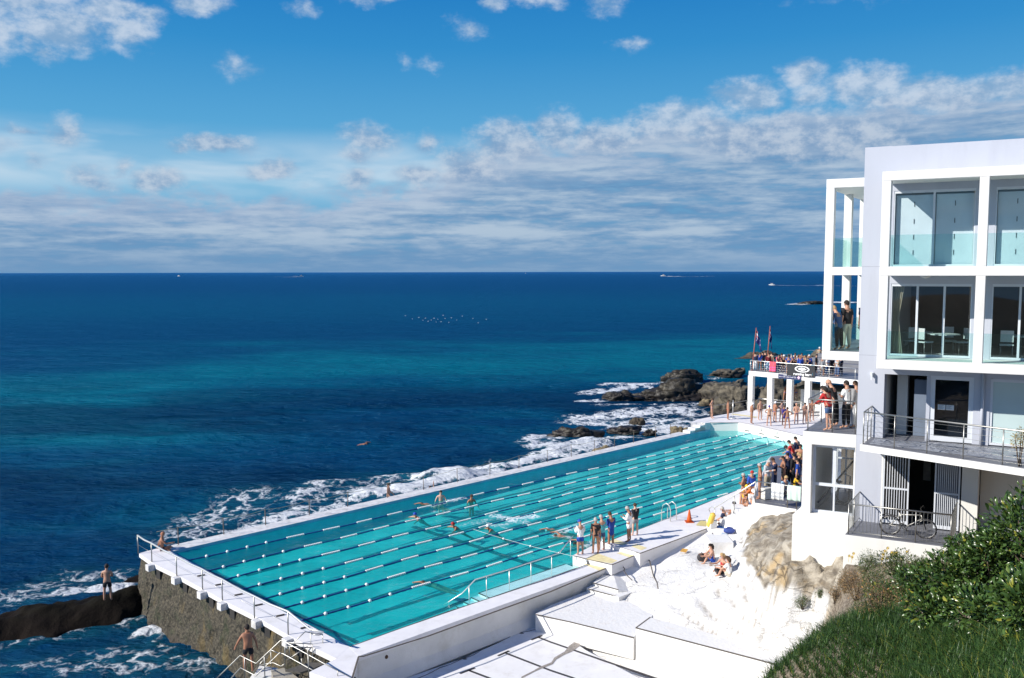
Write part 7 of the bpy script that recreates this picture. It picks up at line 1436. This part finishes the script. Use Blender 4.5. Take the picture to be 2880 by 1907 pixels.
e_ = empty('stair_handrail', (*s_b, .45), 'pale handrail rising beside the steps to the spectator terrace', 'railing'); q = MB(); a_ = np.array([*s_b, 1.35]); b_ = np.array([*t0_, 3.55]); q.tube([a_+np.array([-.12, .35, -.42]), a_+np.array([-.2, .45, -.2]), a_+np.array([-.12, .2, 0]), a_, b_], .03, 8); local(e_, q).build('top_rail', M['chrome'], e_)
for t in (.0, .5): p = a_*(1-t)+b_*t; q = MB(); q.tube([p, (p[0], p[1], .45+2.05*t)], .026, 6); local(e_, q).build('post', M['steel'], e_)
rp = [(*t0_, 2.5), (*(t0_*.22+t_r*.78), 2.5), (*(t_r), 2.5)]; rail3('terrace_railing', rp, 1.08, 'railing of the spectator terrace hung with two towels', wires=5, m_=M['steel'])
A_, B_ = np.array(rp[0]), np.array(rp[2])
def rpt(px): t = min(np.linspace(0, 1.2, 500), key=lambda k: abs(proj(A_*(1-k)+B_*k+np.array([0, 0, 1]))[0]-px)); return tuple(A_*(1-t)+B_*t+np.array([0, 0, 1.1]))
towel('towel', 0, (rpt(2171), rpt(2206)), .75, [mat('towel_white', (.74, .74, .72), .9), mat('towel_check', (.42, .44, .47), .9)], 'white checked towel drying on the spectator terrace rail', n=15)
towel('towel', 0, (rpt(2216), rpt(2254)), .68, [mat('towel_mint', (.55, .68, .62), .9)], 'pale green towel on the rail next to the white block')
c = at(2157, 1408, 2.5); q = MB(); q.box((c[0], c[1]+.3, 2.78), (.5, .45, .5), .5); q.box((c[0], c[1]+.3, 3.06), (.54, .49, .08), .5); tag(q.build('cool_box', mat('esky', (.70, .68, .6), .6), None, .03), 'cream cool box on the spectator terrace behind the railing', 'cool box')
c = at(2163, 1340, 3.2); q = MB(); q.ball(c, (.24, .18, .2), 10); tag(q.build('bag', mat('straw', (.5, .4, .2)), None), 'straw bag held beside the navy blazer', 'bag')
# ================================================================== boats, birds
def boat(px, py, ln, head, label):
    c = at(px, py, SEA); e_ = empty('motor_boat', (c[0], c[1], SEA), label, 'boat', 'boats on the horizon', rz=head); q = MB(); vs = []
    for x, w, zb in ((-1, .30, 0), (-.3, .34, -.02), (.4, .28, .02), (1, .02, .2)):
        vs += [(x*ln/2, -w*ln/2, .42*ln/3), (x*ln/2, -w*ln/2*.7, zb), (x*ln/2, w*ln/2*.7, zb), (x*ln/2, w*ln/2, .42*ln/3)]
    q.add(vs, [(4*i+j, 4*i+j+1, 4*i+5+j, 4*i+4+j) for i in range(3) for j in range(3)]+[(0, 4, 7, 3), (4, 8, 11, 7), (8, 12, 15, 11), (0, 1, 2, 3)]); q.build('hull', M['white'], e_)
    q = MB(); q.box((-.05*ln, 0, .22*ln), (.35*ln, .3*ln, .18*ln)); q.box((-.05*ln, 0, .315*ln), (.4*ln, .33*ln, .02*ln)); q.build('cabin', mat('boat_cabin', (.55, .5, .48), .5), e_)
boat(503, 777, 15, 2.8, 'tiny white boat alone at far left of the horizon'); boat(848, 777, 16, .1, 'tiny boat left of centre on the horizon with a wake behind it'); boat(1865, 776.5, 18, 3.0, 'tiny boat near the horizon right of centre, wake trailing right'); boat(2170, 802, 7, 3.05, 'speedboat nearest the white building pulling a long wake')
boat(1478, 769, 12, 1, 'faint speck of a boat on the horizon at centre')
def bird(px, py, k, first=[None]):
    c = at(px, py, SEA+.25)
    lab = 'white seabird on the open sea'
    if first[0] is None:
        e_ = empty('seabird', c, 'white seabird in the flock resting on the open sea', 'bird', 'flock of seabirds on the sea'); q = MB(); q.ball((0, 0, .1), (.2, .09, .09), 8); q.ball((.2, 0, .2), .06, 6); q.tube([(.14, 0, .12), (.2, 0, .2)], .045, 5); q.build('body', M['white'], e_); q = MB(); q.add([(.06, .06, .14), (-.16, .06, .14), (-.12, .34, .22), (0, .34, .22), (.06, -.06, .14), (-.16, -.06, .14), (-.12, -.34, .22), (0, -.34, .22)], [(0, 1, 2, 3), (4, 7, 6, 5)]); q.build('wing', M['white'], e_); first[0] = e_
    else: dup(first[0], c, k*1.3)
for k, (x, y) in enumerate(((1140, 889), (1160, 898), (1178, 894), (1190, 902), (1196, 896), (1204, 905), (1213, 901), (1221, 896), (1232, 899), (1240, 906), (1252, 897), (1262, 908), (1270, 895), (1285, 901), (1300, 890), (1330, 897), (1345, 909), (1368, 899), (1227, 907), (1246, 888))): bird(x, y, k)

# wakes and broken water far out: ragged sheets of foam lying on the sea
m_foam = mat('foam', (.80, .83, .86), .9, .05, 3)
def wake(pts, w0, w1, label, seed, dens=.5):
    P_ = [np.array(at(x, y, SEA+.22)) for x, y in pts]; q = MB(); g_ = random.Random(seed); n = len(P_)
    for i in range(n-1):
        d = P_[i+1]-P_[i]; L0 = np.linalg.norm(d); k = 26
        for j in range(k):
            t = (i+(j+g_.random())/k)/(n-1); 
            if g_.random() > 1-dens*t: continue
            c = P_[i]+d*((j+g_.random())/k); ww = (w0+(w1-w0)*t)*g_.uniform(.4, 1.); ln = L0/k*g_.uniform(.7, 1.7); r_ = d/L0; s_ = np.array([-r_[1], r_[0], 0]); m_ = 9
            q.add([c+r_*ln*math.cos(2*math.pi*a/m_)*g_.uniform(.7, 1)+s_*ww*math.sin(2*math.pi*a/m_)*g_.uniform(.6, 1) for a in range(m_)], [tuple(range(m_))])
    return tag(q.build('wake', m_foam), label, kind='stuff')
wake([(2172, 802), (2210, 803), (2320, 803.5), (2420, 804.5)], 5.5, 3.5, None, 1, .15); wake([(1868, 777), (1900, 778), (1945, 778.5), (2010, 777)], 22, 9, None, 2, .8); wake([(846, 778), (820, 779), (770, 779)], 22, 10, None, 3, .7)
wake([(2235, 857), (2262, 853), (2300, 852), (2420, 851)], 7, 6, None, 4, .1)
# ================================================================== vegetation on the bank
def leafmat(name, c1, c2, rough=.3, spec=.5):
    m_, N_, L_, b = newmat(name); T = m_.node_tree; oi = na(T, 'ShaderNodeNewGeometry'); r = na(T, 'ShaderNodeValToRGB'); L_.new(oi.outputs['Random Per Island'], r.inputs[0]); e = r.color_ramp.elements
    e[0].color = (*c1, 1); e[1].color = (*c2, 1); x = e.new(.93); x.color = (*c2, 1); y = e.new(.97); y.color = (min(1, c2[0]*2.6+.03), c2[1]*1.7, c2[2]*1.1, 1); e[-1].color = (min(1, c2[0]*2.6+.03), c2[1]*1.7, c2[2]*1.1, 1)
    L_.new(r.outputs[0], b.inputs['Base Color']); b.inputs['Roughness'].default_value = rough; b.inputs['Specular IOR Level'].default_value = spec
    tr_ = na(T, 'ShaderNodeBsdfTranslucent'); L_.new(r.outputs[0], tr_.inputs[0]); mx_ = na(T, 'ShaderNodeMixShader'); mx_.inputs[0].default_value = .16; L_.new(b.outputs[0], mx_.inputs[1]); L_.new(tr_.outputs[0], mx_.inputs[2]); L_.new(mx_.outputs[0], N_['Material Output'].inputs[0]); return m_
m_leaf = leafmat('glossy_leaf', (.020, .050, .012), (.085, .15, .032), .28, .5); m_small = leafmat('small_leaf', (.03, .06, .015), (.10, .14, .04), .5); m_dry = leafmat('dry_leaf', (.14, .10, .05), (.26, .19, .10), .8, .2); m_grass = leafmat('grass_blade', (.016, .05, .012), (.07, .135, .034), .45, .3); m_pal = leafmat('pale_leaf', (.30, .24, .10), (.5, .42, .2), .6)
m_bark = mat('bark', (.11, .08, .055), .9, .25, 9, .5, 25)
def leaves(pos, dirs, nrm, L_, W_, curl=.25):
    """arrays -> vertices and faces of folded, curled leaves (two quads each side of the midrib)"""
    n = len(pos); d = dirs/np.linalg.norm(dirs, axis=1)[:, None]; s = np.cross(d, nrm); s /= np.linalg.norm(s, axis=1)[:, None]+1e-9; nn_ = np.cross(s, d); L_ = L_[:, None]; W_ = W_[:, None]
    rows = [(0, .12, 0), (.38, 1, .10), (.75, .7, .02), (1, .06, -.16)]; V_ = []
    for t, w, c in rows:
        base = pos+d*L_*t+nn_*L_*c*curl*3; V_ += [base-s*W_*w*.5+nn_*W_*.18*w, base, base+s*W_*w*.5+nn_*W_*.18*w]
    V_ = np.stack(V_, 1).reshape(-1, 3); o = (np.arange(n)*12)[:, None]
    q = []
    for r in range(3):
        for c in range(2): a = r*3+c; q.append(np.concatenate([o+a, o+a+1, o+a+4, o+a+3], 1))
    return V_, np.concatenate(q, 0)
def raw(name, V_, Fq, m_, parent=None, smooth=True):
    me = bpy.data.meshes.new(name); me.vertices.add(len(V_)); me.vertices.foreach_set('co', V_.ravel().astype(np.float32)); n = len(Fq); me.loops.add(n*4); me.loops.foreach_set('vertex_index', Fq.ravel().astype(np.int32)); me.polygons.add(n); me.polygons.foreach_set('loop_start', np.arange(0, n*4, 4, dtype=np.int32)); me.polygons.foreach_set('use_smooth', np.full(n, smooth)); me.update(calc_edges=True); return link(name, me, m_, parent)
def shrub(c, R, n, ll, label, m_=None, name='shrub', cat='shrub', lw=.42, blobs=9, seed=0, ground=None, up=.35, grp=None):
    g = np.random.default_rng(seed+200); c = np.array(c, float); gz_ = ground if ground is not None else c[2]-R[2]*1.1
    e_ = empty(name, (c[0], c[1], gz_), label, cat, grp); R = np.array(R, float)
    bc = g.normal(size=(blobs, 3)); bc /= np.linalg.norm(bc, axis=1)[:, None]; bc *= g.uniform(.25, .72, (blobs, 1)); bc[:, 2] = np.abs(bc[:, 2])*.9-.15; br = g.uniform(.34, .56, blobs)
    k = g.integers(0, blobs, n); d = g.normal(size=(n, 3)); d /= np.linalg.norm(d, axis=1)[:, None]; rr2 = g.uniform(.35, 1.08, n)**.45
    p = (bc[k]+d*(br[k]*rr2)[:, None])*R; out = p/R; out /= np.linalg.norm(out, axis=1)[:, None]
    dirs = out*.8+d*.6+g.normal(size=(n, 3))*.55+np.array([0, 0, up]); nrm = out+np.array([0, 0, .7])+g.normal(size=(n, 3))*.5; L_ = ll*g.uniform(.55, 1.2, n)
    V_, Fq = leaves(p+c-np.array(e_.location), dirs, nrm, L_, L_*lw); raw('crown', V_, Fq, m_ or m_leaf, e_)
    q = MB(); base = np.array([0, 0, -.15])
    for i in range(blobs):
        t_ = bc[i]*R+c-np.array(e_.location); mid = base*.45+t_*.55+g.normal(size=3)*.06*R; q.tube([base+g.normal(size=3)*.03, mid, t_, t_+(t_-mid)*.5], [.032*R[0]+.008, .02*R[0]+.005, .01, .004], 5)
    q.build('trunk', m_bark, e_); return e_
def hit(px, py):
    d = ray(px, py); d = d/d[1]
    for D in np.arange(8.5, 48, .08):
        p = O0+d*D
        if p[0] < 39 and gz(p[0], p[1]) >= p[2]: return p
    return O0+d*25
BIG = [((2910, 1640), (1.25, 1.1, 1.35), 4200, 'tallest glossy leaved shrub at right, in front of the cream wall'), ((2810, 1650), (.95, .9, .95), 3000, 'glossy leaved shrub below the tallest one, its top level with the bicycle'), ((2890, 1760), (.8, .8, .8), 2400, 'dark glossy shrub at the right edge just above the grass'), ((2700, 1690), (.85, .8, .75), 2400, 'rounded glossy shrub in the middle of the bank'), ((2590, 1700), (.8, .75, .65), 2000, 'low glossy shrub left of the rounded one in the shrubbery'), ((2770, 1765), (.7, .65, .6), 1900, 'low leafy shrub where the grass begins'), ((2500, 1710), (.65, .6, .5), 1500, 'small leaved shrub at the left end of the shrubbery'), ((2650, 1760), (.65, .6, .45), 1500, 'spreading shrub low among the grass tops'), ((2740, 1600), (.8, .75, .7), 2000, 'shrub growing up against the white column base')]
for i, (p, R, n, lab) in enumerate(BIG):
    c = hit(*p); g0 = gz(c[0], c[1]); shrub((c[0], c[1], g0+R[2]*.42), R, int(n*.8), .13, lab, seed=i, ground=g0, blobs=12)
SM = [((2515, 1625), (.62, .5, .6), 1900, .07, 'bushy daisy plant with yellow flowers under the small balcony', m_small), ((2495, 1565), (.2, .2, .5), 320, .08, 'little green sapling rising in front of the balcony bars', m_small), ((2432, 1630), (.4, .36, .55), 1100, .05, 'narrow green trailing plant on the rock left of the daisies', m_small), ((2405, 1700), (.42, .4, .62), 1300, .045, 'dry brown upright bush at the edge of the bank', m_dry), ((2455, 1700), (.45, .4, .6), 1300, .05, 'olive green and brown bush next to the dry one', m_small), ((2475, 1735), (.5, .45, .5), 1400, .04, 'tangle of dry brown twigs in the hollow of the bank', m_dry), ((2375, 1670), (.32, .3, .4), 700, .045, 'small brown bush nearest the sandstone slab', m_dry), ((2590, 1620), (.6, .55, .45), 1500, .06, 'low green shrub under the right end of the balcony', m_small), ((2660, 1620), (.6, .5, .5), 1400, .07, 'loose green shrub at the foot of the white column', m_small), ((2715, 1560), (.22, .2, .5), 420, .09, 'thin leafy stem in front of the white column', m_small), ((2256, 1735), (.3, .28, .3), 700, .05, 'small green tuft growing in a crack of the white rock', m_small), ((2308, 1712), (.2, .18, .22), 360, .05, 'tiny green tuft beside the orange sandstone', m_small), ((2350, 1725), (.28, .26, .3), 600, .045, 'dry brown tuft hanging at the edge of the white rock', m_dry), ((2545, 1660), (.6, .5, .45), 1500, .06, 'green shrub filling the slope below the daisy plant', m_small), ((2430, 1740), (.4, .36, .35), 900, .05, 'low green bush just above the left end of the grass', m_small)]
for i, (p, R, n, ll, lab, m_) in enumerate(SM):
    k_ = 1.4 if (m_ is m_dry or 'olive' in lab or 'trailing' in lab) else 1.1; R = tuple(q*k_ for q in R); n = int(n*k_*k_)
    c = hit(*p); g0 = gz(c[0], c[1]); shrub((c[0], c[1], g0+R[2]*.5), R, n, ll, lab, m_, 'bush' if m_ is not m_dry else 'dry_bush', 'bush', .34, 9, 40+i, g0)
c = bpt(5.28, -3.15, 8.6); shrub((c[0], c[1], 8.7), (.28, .28, .55), 420, .06, 'straggly plant with pale yellow leaves at the right of the wide balcony', m_pal, 'potted_plant', 'plant', .45, 6, 77, 7.9)
# yellow daisies
g = np.random.default_rng(5); m_dz = mat('daisy_yellow', (.75, .50, .02), .6)
dz = [(2496, 1541), (2488, 1549), (2483, 1558), (2507, 1553), (2515, 1556), (2520, 1554), (2481, 1570), (2494, 1570), (2550, 1551), (2400, 1556), (2396, 1566), (2388, 1563)]
for k, (x, y) in enumerate(dz):
    c = atD(x, y, 26.4 if x > 2450 else 28.6); q = MB()
    for j in range(9): a = 2*math.pi*j/9; q.add([(0, 0, 0), (.045*math.cos(a-.25), -.02, .045*math.sin(a-.25)), (.06*math.cos(a), -.03, .06*math.sin(a)), (.045*math.cos(a+.25), -.02, .045*math.sin(a+.25))], [(0, 1, 2, 3)])
    q.ball((0, -.02, 0), .02, 6, k=4); q.tube([(0, .01, 0), (0, .05, -.25)], .005, 4); o = q.build('daisy', m_dz, None); o.location = tuple(c); tag(o, 'yellow daisy flower on the bush under the small balcony' if x > 2450 else 'yellow daisy flower by the corner of the white balcony base', 'flower', 'daisies on the bush' if x > 2450 else 'daisies by the balcony base')
# long grass in the foreground
poly = [(2130, 1960), (2160, 1890), (2245, 1822), (2330, 1752), (2400, 1728), (2470, 1718), (2540, 1735), (2620, 1770), (2720, 1790), (2800, 1785), (2900, 1760), (2960, 1960)]
N0 = 260000; gx_ = g.uniform(3, 17, N0); gy_ = g.uniform(8.5, 20.5, N0); ii = np.clip(((gx_-_gx[0])/.14).astype(int), 0, Z2.shape[0]-1); jj = np.clip(((gy_-_gy[0])/.14).astype(int), 0, Z2.shape[1]-1); gzv = Z2[ii, jj]
PV = np.stack([gx_, gy_, gzv], -1)-O0; qx_ = CX+F*(PV@RT)/(PV@FW); qy_ = CY-F*(PV@UP)/(PV@FW)
keep = inpoly(qx_, qy_, poly); P_ = np.stack([gx_, gy_, gzv], -1)[keep]; n = len(P_); print('grass', n)
ang = g.uniform(0, 2*math.pi, n)+(fbm(P_[:, 0]*.8, P_[:, 1]*.8, o=2, s=151)*9); Ln = g.uniform(.16, .40, n)*(.35+1.3*fbm(P_[:, 0]*1.6, P_[:, 1]*1.6, o=3, s=152)); bend = g.uniform(.2, 1.5, n); W_ = g.uniform(.007, .016, n)
dx, dy = np.cos(ang), np.sin(ang); V_ = []
for t in (0, .35, .7, 1.):
    out_ = bend*t**1.7*Ln*.8; h_ = Ln*t*(1-.35*bend*t); c = P_+np.stack([dx*out_, dy*out_, h_-.02], -1); w = W_*(1-t*.88); sx = np.stack([-dy*w, dx*w, w*0], -1); V_ += [c-sx, c+sx]
V_ = np.stack(V_, 1).reshape(-1, 3); o = (np.arange(n)*8)[:, None]; Fq = np.concatenate([np.concatenate([o+2*r, o+2*r+1, o+2*r+3, o+2*r+2], 1) for r in range(3)], 0)
gr2 = raw('grass', V_, Fq, m_grass); tag(gr2, 'long green grass covering the slope in the foreground', 'grass', kind='stuff')
